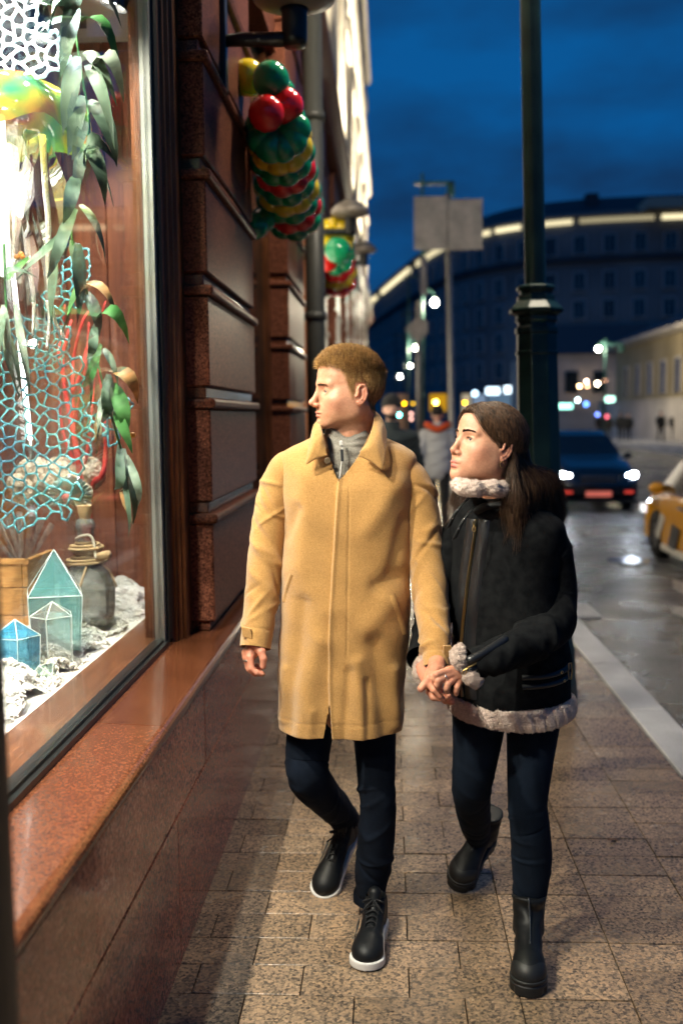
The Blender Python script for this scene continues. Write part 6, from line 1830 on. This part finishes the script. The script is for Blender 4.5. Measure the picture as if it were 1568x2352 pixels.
cuff([(W_(972,1512,2.81),.012),(W_(966,1528,2.80),.0165),(W_(962,1546,2.79),.015),(W_(964,1560,2.785),.010)], 9, 2200)
# leather zip panel on the forearm
vs = []; a0, a1 = W_(1166,1472,2.665), W_(1072,1527,2.608)
fz = lambda name, off, w, dy, mat: MB().tube(catmull([a0*(1-u)+a1*u + np.array((0, -.010*math.sin(math.pi*u)+dy, off)) for u in (0,.35,.7,1)], 16), [w*.5]+[w]*14+[w*.7], 10).build(name, mat, jk, smooth=True)
fz('leather_panel', .008, .0125, .002, JLEATH)
fz('leather_panel', -.020, .008, .006, JLEATH)
fz('sleeve_zip', -.007, .0022, -.006, DBRASS)
MB().tube([a1+np.array((0,-.004,-.008)), a1+np.array((-.010,-.006,-.014)), a1+np.array((-.013,-.006,-.022)), a1+np.array((-.006,-.006,-.026)), a1+np.array((-.003,-.005,-.018)), a1+np.array((0,-.004,-.008))], .0018, 6).build('zip_pull', BRASS, jk)
# collar
def collar_chain(pts): return [(W_(*p[:3]), p[3]) for p in pts]
cc = collar_chain([(1103,1131,2.765,.012),(1088,1122,2.752,.020),(1066,1120,2.755,.020),(1052,1113,2.79,.018),(1062,1102,2.85,.018),(1095,1098,2.93,.020),(1140,1100,2.96,.022),(1172,1108,2.93,.022),(1172,1120,2.86,.021),(1152,1124,2.80,.020),(1128,1120,2.770,.019),(1106,1116,2.762,.014)])
cuff(cc, 12, 9000, 'sherpa_collar')
jt.strip('collar_leather', [fq(1096,1178), fq(1120,1166), fq(1145,1160), fq(1165,1162)], .012, .010, LEATHER, jk, 30)
for p0, p1 in (((1072,1148),(1028,1212)), ((1088,1165),(1042,1238))):
    q = [W_(p0[0],p0[1],2.775), W_((p0[0]+p1[0])/2-2,(p0[1]+p1[1])/2-6,2.755), W_(p1[0],p1[1],2.765)]
    C = catmull(q, 12); vs = []
    for c in C: vs += [c+np.array((-.007,0,-.004)), c+np.array((.007,-.002,.004))]
    o = MB().add(vs, [(2*i,2*i+1,2*i+3,2*i+2) for i in range(11)]).build('collar_strap', LEATHER, jk, smooth=True)
    o.modifiers.new('t','SOLIDIFY').thickness = .002
    for u in (5, 8): MB().ball(C[u]+np.array((0,-.003,0)), .0026, 8, 6).build('rivet', SILVER, jk, smooth=True)

# trousers and boots
trw = thing_part('trousers', wom)
cw1 = crease_set(51, 20, .4, 1.0, .0034, .010, 1.0, .04); cw2 = crease_set(52, 20, .4, 1.0, .0036, .012, 1.0, .05)
limb('leg', [W_(1222,1560,2.93), W_(1224,1640,2.91), W_(1217,1740,2.885), W_(1211,1840,2.86), W_(1216,1900,2.86), W_(1220,1970,2.865), W_(1216,2050,2.855), W_(1211,2140,2.845)], [.088,.081,.068,.057,.058,.060,.050,.041], JEAN_W, trw, 64, 200, cw1, 1.08)
limb('leg', [W_(1102,1560,2.94), W_(1100,1640,2.94), W_(1092,1730,2.94), W_(1083,1800,2.96), W_(1084,1845,3.05), W_(1090,1890,3.18), W_(1096,1915,3.26)], [.088,.082,.069,.060,.056,.050,.044], JEAN_W, trw, 64, 190, cw2, 1.08)
ZIPD = Mat('dark zip', (.05,.055,.06), .35, metal=.6).m
RUBB = Mat('black rubber', (.010,.011,.012), .5).m
BS = (LEATHER, RUBB, ZIPD)
tb = PZ(1213,2291,0)
boot(wom, shoe_matrix((tb.x+.034, tb.y+.255, .003), (tb.x, tb.y, .003)), BS, (0,-.030,.175))
t3 = PZ(1048,2040,.01); h3 = P(1122,1925,3.42)
boot(wom, shoe_matrix(h3, t3, (-.1,-.75,.9)), BS, (0,-.038,.165))

# long hair
cen = np.array((0,.012,.045)); rad = np.array((.0715,.095,.082))
def push(C, grow):
    q = (C-cen)/(rad*grow); d = np.linalg.norm(q, axis=-1, keepdims=True); k = (d < 1) & (C[...,2:3] > -.05)
    C = np.where(k, cen+q/np.maximum(d,1e-6)*(rad*grow), C)
    c2, r2 = np.array((0,-.030,.050)), np.array((.060,.069,.068)); q = (C-c2)/(r2*grow); d = np.linalg.norm(q, axis=-1, keepdims=True); k = (d < 1) & (C[...,2:3] > .02)
    return np.where(k, c2+q/np.maximum(d,1e-6)*(r2*grow), C)
wm = wmask[wf].mean(1)
inv = lambda p: (np.array(p)-np.array(Tw[:])) @ np.array(Mw)
rg = np.random.default_rng(77)
Q0 = {k: inv(W_(*v)) for k, v in dict(fr=(1178,1228,2.80), fr2=(1172,1150,2.79), bk=(1288,1185,3.0), bk2=(1262,1100,2.96), far=(1040,1200,2.98), far2=(1062,1120,2.95), mid=(1215,1200,2.86), mid2=(1208,1120,2.84), bkk=(1262,1195,3.05), bkk2=(1240,1120,3.02)).items()}
def lock(n, near, seed):
    i, p = sample_faces(wv, wf, (wm > .4)*((wv[wf].mean(1)[:,0] > -.004) if near else (wv[wf].mean(1)[:,0] <= .004)) + 1e-9, n, rg)
    K = 26; t = np.linspace(0, 1, K)[None,:,None]
    fwd = np.clip((-p[:,1]+.10)/.19, 0, 1)          # 1 at the hairline, 0 at the back
    s = np.clip(1-fwd+rg.normal(0,.16,n), 0, 1)[:,None]   # 0: front lock, 1: back
    clump = rg.integers(0, 46, n); cj = np.random.default_rng(seed).normal(0, 1, (46,3))[clump]
    if near:
        e = np.array((.072,.036,-.004))*(1-s)+np.array((.030,.108,-.01))*s
        m2 = Q0['fr2']*(1-s)**2+2*s*(1-s)*Q0['mid2']+Q0['bk2']*s**2; tp = Q0['fr']*(1-s)**2+2*s*(1-s)*Q0['mid']+Q0['bk']*s**2
    else:
        s2 = np.clip(s*1.3-.1, 0, 1); e = np.array((-.074,.036,-.004))*(1-s2)+np.array((-.02,.110,-.01))*s2
        m2 = Q0['far2']*(1-s2)+Q0['bkk2']*s2; tp = Q0['far']*(1-s2)+Q0['bkk']*s2
    tp = tp + cj*np.array((.017,.014,.020)) + rg.normal(0,.006,(n,3)); m2 = m2 + cj*.008 + rg.normal(0,.006,(n,3)); e = e + cj*.003 + rg.normal(0,.003,(n,3))
    top = p + np.array((.010 if near else -.010, .018, .012)) + rg.normal(0,.003,(n,3))
    up = (p+e)/2; up = cen+(up-cen)/np.linalg.norm((up-cen)/rad, axis=1, keepdims=True)*1.13
    ctrl = np.stack([p, .45*top+.55*(p+up)/2, up, e, (e+m2)/2*1.0, m2, (m2+tp)/2, tp], 1)
    # catmull through the control points
    q = np.concatenate([2*ctrl[:,:1]-ctrl[:,1:2], ctrl, 2*ctrl[:,-1:]-ctrl[:,-2:-1]], 1); S = ctrl.shape[1]-1; out = []
    for u in np.linspace(0, S-1e-6, K):
        k = int(u); f = u-k; a, b, c, d = q[:,k], q[:,k+1], q[:,k+2], q[:,k+3]
        out.append(.5*((2*b)+(c-a)*f+(2*a-5*b+4*c-d)*f*f+(3*b-a-3*c+d)*f**3))
    C = np.stack(out, 1); grow = (1.06+.12*rg.random((n,1,1)))
    C[:, 1:14] = push(C[:, 1:14], grow)
    tt = np.linspace(0,1,K)[None,:,None]
    C = C + (np.sin(tt*9+cj[:,None,:1]*4)*np.array((.011,.008,.0))+np.sin(tt*15+cj[:,None,1:2]*5)*np.array((.002,.003,0)))*np.clip(tt*2-.7,0,1)
    return apply(Mw, Tw, C.reshape(-1,3)).reshape(n, K, 3)
C1 = lock(9500, True, 1); C2 = lock(2600, False, 2)
hair = from_arrays('hair', *(lambda V_, F_: (apply(Mw, Tw, V_), F_))(wv+normals(wv, wf)*.0045, wf[wm > .55]), HAIR_W, wom)
tag(hair, 'long dark brown hair tucked behind the ear')
F = Field(np.array(P(1150,1200,2.75))-np.array((.06,.08,.10)), np.array(P(1300,900,3.05))+np.array((.06,.08,.05)), .006)
hb = lambda x, y, Y: W_(x, y, Y)
F.d = F.cone(hb(1200,1040,2.90), hb(1226,1110,2.92), .015, .016); F.u(F.cone(hb(1232,1110,2.93), hb(1250,1165,2.97), .016, .006), .03); F.u(F.cone(hb(1192,1080,2.86), hb(1180,1170,2.82), .014, .006), .02)
F.u(F.cone(hb(1180,1000,2.92), hb(1200,1040,2.90), .014, .015), .02)
V_, F_ = F.mesh(); from_arrays('hair_volume', V_, F_, BROW_W, hair)
tag(strand_mesh(np.concatenate([C1, C2]), rg.uniform(.0004,.0008,len(C1)+len(C2)), 'strands', HAIR_W, hair), kind='stuff')
fly = C1[rg.integers(0, len(C1), 260)].copy(); fly += (rg.normal(0, .012, (260,1,3))*np.linspace(0,1,26)[None,:,None])
tag(strand_mesh(fly, .00022, 'flyaway_strands', HAIR_W, hair), kind='stuff')

# ------------------------------------------------------------------ other people in the street
def figure(label, x, y, z0, H, face, coat_c, trou_c, hat=None, hair_c=(.02,.014,.01), stride=.25, res=.012, group=None, long=.0, skin=(.50,.30,.22), arms=0.0, width=1.0):
    """a walker of height H who looks along face degrees (0 = towards the camera)"""
    t = thing('person', label, 'person', (x, y, z0), group)
    k = H/1.78; M = Matrix.Rotation(R(face), 3, 'Z')
    put = lambda V_: apply(M, (x, y, z0), V_*k)
    sh, w = .19*width, stride
    body = Field((-.36,-.40,-.02), (.36,.40,1.82), max(res, .011))
    def legs(F, r, kk):
        for s, d in ((1,-1), (-1,1)):
            hip, kn, an = (s*.09,0,.92), (s*.095,d*w*.55-.03,.50), (s*.09,d*w,.09+.06*(d > 0))
            F.u(F.cone(hip, kn, .082+r, .058+r), kk); F.u(F.cone(kn, an, .056+r, .038+r), kk)
        return F
    def arm(F, r, kk):
        for s, d in ((1,1), (-1,-1)):
            a, e, h = (s*sh,0,1.40), (s*(sh+.06),.02+d*w*.25,1.13), (s*(sh+.03),-.10-arms+d*w*.45,.90+arms)
            F.u(F.cone(a, e, .050+r, .042+r), kk); F.u(F.cone(e, h, .042+r, .030+r), kk)
        return F
    F = body; F.d = F.cone((0,0,1.33), (0,0,.95), .115, .11); F.u(F.ell((0,0,1.38), (.19*width,.10,.09)), .06); legs(F, -.012, .03); arm(F, -.012, .03)
    F.u(F.cone((0,.01,1.44), (0,-.005,1.58), .052, .050), .03); F.u(F.ell((0,.005,1.69), (.074,.094,.10)), .02); F.u(F.ell((0,-.03,1.625), (.055,.06,.062)), .03); F.u(F.cone((0,-.09,1.66), (0,-.108,1.635), .010, .012), .015)
    for s in (1,-1):
        F.u(F.ell((s*.076,.01,1.65), (.012,.02,.03)), .01); F.cut(F.ell((s*.03,-.098,1.672), (.016,.014,.009)), .01)
        d = 1 if s > 0 else -1; h = (s*(sh+.03),-.10-arms+d*w*.45,.90+arms)
        F.u(F.cone(h, (h[0],h[1]-.03,h[2]-.09), .028, .018), .02)
        f = -1 if s > 0 else 1; F.u(F.cone((s*.09,f*w+.02,.05+.06*(f > 0)), (s*.10,f*w-.15,.04), .042, .038), .03)
    V_, F_ = F.mesh(); V_ = smooth_verts(V_, F_, 1)
    o = from_arrays('body', put(V_), F_, SK[skin], t) if skin in SK else None
    F = Field((-.40,-.42,.40), (.40,.42,1.62), res)
    F.d = F.cone((0,0,1.30), (0,0,.90-long), .15, .165+long*.12); F.d = F.ell((0,.0,1.38), (.215*width,.125,.10)); F.u(F.ell((0,0,1.15), (.19*width,.14,.30)), .06); F.u(F.ell((0,0,.92-long*.5), (.19*width,.15,.24+long*.5)), .06); arm(F, .016, .03)
    F.u(F.cone((0,.015,1.44), (0,.005,1.535), .078, .075), .03)
    F.d = np.maximum(F.d, (.74-long)-F.z); F.d = np.maximum(F.d, F.z-1.55)
    V_, F_ = F.mesh(); N_ = normals(V_, F_); V_ = V_+N_*(.005*np.sin(V_[:,2]*38+V_[:,0]*21)+.004*np.sin(V_[:,2]*71-V_[:,1]*40))[:,None]
    from_arrays('coat', put(smooth_verts(V_, F_, 1)), F_, cm(coat_c), t)
    F = Field((-.30,-.42,.03), (.30,.42,1.0), res); legs(F, .010, .03); F.d = np.maximum(F.d, .10-F.z)
    V_, F_ = F.mesh(); from_arrays('trousers', put(smooth_verts(V_, F_, 1)), F_, cm(trou_c), t)
    F = Field((-.2,-.45,-.02), (.2,.45,.16), .012)
    for s in (1,-1):
        f = -1 if s > 0 else 1; F.u(F.cone((s*.09,f*w+.03,.055+.06*(f > 0)), (s*.10,f*w-.17,.045), .050, .044))
    V_, F_ = F.mesh(); from_arrays('shoes', put(V_), F_, cm((.01,.01,.011)), t)
    F = Field((-.13,-.14,1.54), (.13,.16,1.85), min(res, .009))
    if hat:
        F.d = F.ell((0,.01,1.715), (.092,.108,.098)); F.d = np.maximum(F.d, 1.692-F.z-.12*F.y); F.u(np.maximum(F.ell((0,.01,1.70), (.097,.113,.06)), np.maximum(1.685-F.z-.12*F.y, F.z-1.725+.12*F.y)), .004)
    else:
        F.d = F.ell((0,.014,1.715), (.086,.102,.092)); F.d = np.maximum(F.d, np.maximum(1.70-F.z-(F.y > -.02)*.10, -.075-F.y+(1.74-F.z)))
    V_, F_ = F.mesh(); from_arrays('hat' if hat else 'hair', put(smooth_verts(V_, F_, 2)), F_, cm(hat or hair_c), t)
    return t, put
_cm = {}
def cm(c):
    if c not in _cm: _cm[c] = Mat('cloth %.2f' % (sum(c)*10), c, .85, sheen=.1).m
    return _cm[c]
SK = {(.50,.30,.22): Mat('passer skin', (.66,.40,.30), .5).m}
PB = P(886, 958, 9.4)
t, put = figure('bearded man in a black beanie and dark coat walking behind the couple', P(899,960,9.4).x, 9.4, 0, 1.76, 0, (.016,.026,.030), (.01,.011,.014), hat=(.006,.007,.008), res=.009, long=.1)
F = Field((-.08,-.13,1.54), (.08,.02,1.68), .006); F.d = F.ell((0,-.035,1.605), (.057,.062,.05)); F.d = np.maximum(F.d, F.z-1.615-.5*np.maximum(0,-.05-F.y)*0); F.cut(F.ell((0,-.115,1.622), (.03,.03,.012)), .01)
V_, F_ = F.mesh(); from_arrays('beard', put(V_), F_, cm((.03,.02,.014)), t)
for s in (1,-1):
    m_ = MB().ball((s*.03,-.084,1.672), .008, 8, 6); m_.v = [tuple(v) for v in put(np.array(m_.v))]; m_.build('eye', cm((.015,.012,.01)), t, smooth=True)
t, put = figure('passer-by in a pale grey jacket seen from behind beside the sign pole', P(1004,1000,13.6).x, 13.6, 0, 1.70, 180, (.46,.48,.50), (.006,.007,.009), hair_c=(.012,.009,.008), res=.011)
m_ = MB().tube(catmull([(-.13,-.02,1.50),(-.15,.06,1.53),(-.10,.12,1.50),(0,.14,1.46),(.10,.12,1.50),(.15,.06,1.53),(.13,-.02,1.50)], 30), [.03]+[.048]*28+[.03], 10); m_.v = [tuple(v) for v in put(np.array(m_.v))]
m_.build('orange_hood', Mat('orange red cloth', (.55,.07,.012), .7).m, t, smooth=True)
far = 'walkers on the far pavement'
for vx, Y, f, c, h, lb_ in ((1516,62,20,(.008,.009,.012),1.80,'dark walker on the left of the pair before the pale wall'),(1549,62,-10,(.010,.009,.010),1.74,'dark walker on the right of the pair before the pale wall'),(1424,64,170,(.006,.007,.010),1.80,'tallest of the dark walkers bunched left of the pale wall'),(1441,63,0,(.007,.008,.010),1.70,'walker on the right of the dark bunch'),(1397,66,10,(.008,.008,.010),1.66,'shorter walker on the left of the dark bunch'),(1376,70,0,(.006,.007,.009),1.72,'walker half hidden behind the dark car roof')):
    figure(lb_, P(vx,980,Y).x, Y, -.1 if P(vx,980,Y).x > 14 else -.42, h, f, c, (.006,.007,.010), hat=None, res=.022, group=far, stride=.16, width=1.35)

# ------------------------------------------------------------------ cars
def car(name, label, paint, x, y, z0, heading, st, wheels, W2, glassm, tyre, rimm, group=None):
    """st: stations along the length, nose first: (s, z_low, z_shoulder, z_top, half width low, half width shoulder, half width top)"""
    t = thing(name, label, 'car', (x, y, z0), group)
    M = Matrix.Rotation(heading, 3, 'Z')
    put = lambda vs: [tuple(M @ Vector(v) + Vector((x, y, z0))) for v in vs]
    n = len(st); ring = []
    for s, zl, zs, zt, wl_, ws, wt in st:
        half = [(wl_*.90,zl), (wl_,zl+.06), (wl_*.5+ws*.5+.012,(zl+zs)/2), (ws+.004,zs-.05), (ws-.012,zs), (ws-.05 if zt-zs > .1 else ws-.10, zs+.02 if zt-zs > .1 else zs+.01), (wt+.015,zt-.05), (wt-.05,zt-.008), (wt*.45,zt)]
        ring.append([(a, s, b) for a, b in half] + [(-a, s, b) for a, b in half[::-1]])
    m = len(ring[0])
    dense = []
    q = np.array(ring); NS = 70; idx = np.linspace(0, n-1, NS)
    ss = np.array([r[0] for r in st]); us = np.linspace(ss[0], ss[-1], NS)
    D_ = np.stack([[np.interp(us, ss, q[:,j,c]) for c in range(3)] for j in range(m)], 0).transpose(2,0,1)
    for _ in range(1): D_[1:-1] = D_[1:-1]*.5+(D_[:-2]+D_[2:])*.25
    V_ = D_.reshape(-1,3); F_ = [(i*m+j, i*m+(j+1)%m, (i+1)*m+(j+1)%m, (i+1)*m+j) for i in range(NS-1) for j in range(m)]
    # wheel arches: pull the lower flank in above each wheel
    for wy, r in wheels:
        d = np.sqrt((V_[:,1]-wy)**2+(V_[:,2]-r)**2); k = (d < r*1.13) & (V_[:,2] < r*2.1)
        V_[k,0] *= .80
    b = MB().add(put(V_), F_+[tuple(range(m))[::-1], tuple(range((NS-1)*m, NS*m))]).build('body', paint, t, smooth=True)
    b.modifiers.new('es', 'EDGE_SPLIT').split_angle = R(32)
    top = lambda s: (np.interp(s, ss, [r[3] for r in st]), np.interp(s, ss, [r[6] for r in st]), np.interp(s, ss, [r[2] for r in st]), np.interp(s, ss, [r[5] for r in st]))
    for wy, r in wheels:
        for sx in (-1, 1):
            wh = thing_part('wheel', t)
            rg_ = [(r*.60,-.10),(r*.92,-.11),(r,-.08),(r,.08),(r*.92,.10),(r*.62,.105)]
            vs, fs = [], []; N = 28
            for rr, ww_ in rg_:
                for k in range(N): a = 2*math.pi*k/N; vs.append((sx*(W2-.115)+ww_*sx, wy+rr*math.cos(a), r+rr*math.sin(a)))
            for i in range(len(rg_)-1):
                for k in range(N): fs.append((i*N+k, i*N+(k+1)%N, (i+1)*N+(k+1)%N, (i+1)*N+k))
            MB().add(put(vs), fs).build('tyre', tyre, wh, smooth=True)
            mm = MB(); X1 = sx*(W2-.035)
            for k in range(10):
                a = 2*math.pi*k/10; ca, sa = math.cos(a), math.sin(a)
                mm.obox((X1, wy+ca*r*.33, r+sa*r*.33), (.012,0,0), (0,ca*r*.29,sa*r*.29), (0,-sa*.022,ca*.022))
            mm.v = put(mm.v); mm.build('rim', rimm, wh)
            mm = MB()
            for k in range(N):
                pass
            vs = [(X1, wy+r*.62*math.cos(2*math.pi*k/N), r+r*.62*math.sin(2*math.pi*k/N)) for k in range(N)] + [(X1-.02*sx, wy+r*.56*math.cos(2*math.pi*k/N), r+r*.56*math.sin(2*math.pi*k/N)) for k in range(N)]
            MB().add(put(vs), [(k, (k+1)%N, N+(k+1)%N, N+k) for k in range(N)]).build('rim_edge', rimm, wh)
            MB().add(put([(X1-.05*sx, wy+r*.6*math.cos(2*math.pi*k/N), r+r*.6*math.sin(2*math.pi*k/N)) for k in range(N)]), [tuple(range(N))]).build('hub_shadow', tyre, wh)
    return t, put, top
TYRE = Mat('tyre rubber', (.008,.008,.009), .8).m
RIM = Mat('alloy rim', (.22,.22,.23), .35, metal=.9).m
CARGL = Mat('car glass', (.006,.010,.016), .05, spec=.9).m
BLUEBLK = Mat('blue black car paint', (.0025,.005,.012), .18, coat=.7).m
HEADL = emit_mat('headlamp glow', (.80,.90,1.0), 90)
ST = [(-2.30,.32,.50,.55,.55,.60,.45),(-2.24,.22,.60,.68,.76,.78,.62),(-2.05,.19,.66,.80,.86,.86,.74),(-1.45,.20,.74,.92,.90,.89,.78),(-1.02,.20,.80,.98,.90,.90,.78),(-.35,.20,.86,1.36,.90,.90,.60),(.1,.20,.88,1.46,.90,.90,.58),(.9,.20,.89,1.45,.90,.90,.57),(1.45,.21,.90,1.28,.90,.89,.58),(1.85,.24,.90,1.02,.88,.86,.70),(2.20,.30,.80,.93,.82,.80,.66),(2.30,.40,.70,.80,.70,.70,.55)]
zc = -.42
STB = [(s_,a*1.12,b*1.12,c*1.12,d,e,f) for s_,a,b,c,d,e,f in ST]
bc_, put, top = car('parked_car', 'dark blue saloon car facing the camera with its headlamps on', BLUEBLK, P(1374,1088,20.8).x, 23.1, zc, 0, STB, ((-1.42,.35),(1.32,.35)), .90, CARGL, TYRE, RIM)
def panel(name, vs, mat, parent, put): return MB().add(put(vs), [tuple(range(len(vs)))]).build(name, mat, parent)
panel('windscreen', [(-.74,-1.0,1.12),(.74,-1.0,1.12),(.58,-.38,1.53),(-.58,-.38,1.53)], CARGL, bc_, put)
for sx in (-1, 1):
    h = thing_part('headlight', bc_)
    for k, (hx, hz, r) in enumerate(((.73,.745,.060),(.59,.725,.045),(.50,.715,.035))):
        m_ = MB().ball((sx*hx,-2.235+.02*k,hz), r, 14, 10, (1.2,.5,1)); m_.v = put(m_.v); m_.build('lamp', HEADL, h, smooth=True)
    m_ = MB().obox((sx*.62,-2.20,.73), (.19,.03,.01), (0,.03,0), (0,.01,.055)); m_.v = put(m_.v); m_.build('housing', CARGL, h, bevel=.01)
    ld = bpy.data.lights.new('headlamp', 'SPOT'); ld.energy = 450; ld.color = (.80,.90,1.0); ld.spot_size = R(70); ld.spot_blend = .8; ld.shadow_soft_size = .06
    lo = bpy.data.objects.new('headlamp_beam', ld); COL.objects.link(lo); lo.parent = h; lo.matrix_parent_inverse = Matrix.Identity(4)
    lo.location = Vector(put([(sx*.66,-2.36,.73)])[0]) - Vector(bc_.location)*0; lo.matrix_parent_inverse = Matrix.Translation(-Vector(bc_.location)); lo.rotation_euler = (R(84), 0, R(180))
    m_ = MB().ball((sx*.95,-.72,1.08), .10, 10, 8, (1,.6,.75)); m_.v = put(m_.v); m_.build('mirror', BLUEBLK, bc_, smooth=True)
    m_ = MB().box(sx*.62-.09, sx*.62+.09, -2.33, -2.25, .37, .42); m_.v = put(m_.v); m_.build('fog_lamp', Mat('red glint', (.3,.02,.02), .2, emit=(1,.08,.05), emit_s=.35).m, bc_)
for k in range(4):
    m_ = MB().box(-.36, .36, -2.335, -2.29, .60+k*.042, .615+k*.042); m_.v = put(m_.v); m_.build('grille_bar', RIM, bc_)
m_ = MB().box(-.26,.26,-2.345,-2.31,.305,.415); m_.v = put(m_.v); m_.build('number_plate', Mat('red lit plate', (.60,.16,.12), .5, emit=(1,.22,.16), emit_s=.25).m, bc_)
m_ = MB().box(-.80,.80,-2.30,-2.2,.17,.24); m_.v = put(m_.v); m_.build('bumper_lip', IRON, bc_, bevel=.01)

YEL = Mat('taxi yellow paint', (.78,.36,.012), .22, coat=.6).m
STX = [(-2.30,.32,.50,.55,.55,.60,.45),(-2.24,.22,.64,.72,.80,.80,.66),(-2.05,.19,.72,.84,.88,.87,.80),(-1.60,.20,.82,.96,.90,.90,.84),(-1.30,.20,.88,1.04,.90,.90,.82),(-.62,.20,.92,1.44,.90,.90,.72),(-.2,.20,.93,1.52,.90,.90,.70),(.9,.20,.93,1.52,.90,.90,.70),(1.45,.21,.93,1.44,.90,.90,.68),(1.95,.24,.92,1.10,.88,.88,.72),(2.20,.30,.80,.93,.82,.80,.66),(2.30,.40,.70,.80,.70,.70,.55)]
tx, put, top = car('taxi', 'yellow taxi at the edge of the picture seen from its side', YEL, 4.58, 12.65, -.42, math.pi, STX, ((-1.45,.33),(1.32,.33)), .90, CARGL, TYRE, RIM)
WH = Mat('white taxi decal', (.62,.60,.55), .35).m
for sx in (1, -1):
    panel('front_window', [(sx*.912,-1.18,.95),(sx*.915,.05,.96),(sx*.775,.03,1.44),(sx*.80,-.56,1.38)], CARGL, tx, put)
    panel('rear_window', [(sx*.915,.13,.96),(sx*.915,1.25,.97),(sx*.77,1.05,1.42),(sx*.775,.11,1.44)], CARGL, tx, put)
    m_ = MB().obox((sx*.925,-1.02,.48), (.004,0,0), (0,.14,.16), (0,.09,-.03)); m_.v = put(m_.v); m_.build('decal', WH, tx)
    m_ = MB().obox((sx*.928,-.35,.40), (.004,0,0), (0,.10,.15), (0,.16,-.02)); m_.v = put(m_.v); m_.build('decal', Mat('grey taxi decal', (.06,.06,.06), .4).m, tx)
    m_ = MB().box(sx*.90-.05, sx*.90+.035, -.95, .95, .17, .25); m_.v = put(m_.v); m_.build('door_sill', WH, tx, bevel=.01)
    m_ = MB().obox((sx*.86,-2.10,.63), (.05,.02,0), (0,.10,0), (0,.0,.06)); m_.v = put(m_.v); m_.build('headlight', Mat('headlight lens', (.7,.7,.7), .1, coat=1, emit=(.9,.95,1), emit_s=.9).m, tx, bevel=.015)
    m_ = MB().ball((sx*.98,-1.0,1.0), .11, 10, 8, (1,.6,.75)); m_.v = put(m_.v); m_.build('mirror', YEL, tx, smooth=True)
    m_ = MB().box(sx*.915-.02, sx*.915+.02, -.2, .0, .78, .81); m_.v = put(m_.v); m_.build('door_handle', RIM, tx, bevel=.005)
panel('windscreen', [(-.76,-1.28,1.07),(.76,-1.28,1.07),(.66,-.64,1.45),(-.66,-.64,1.45)], CARGL, tx, put)
m_ = MB().box(-.22,.22,-.05,.13,1.52,1.64); m_.v = put(m_.v); m_.build('roof_sign', emit_mat('taxi sign', (1,.85,.5), 1.5), tx, bevel=.02)
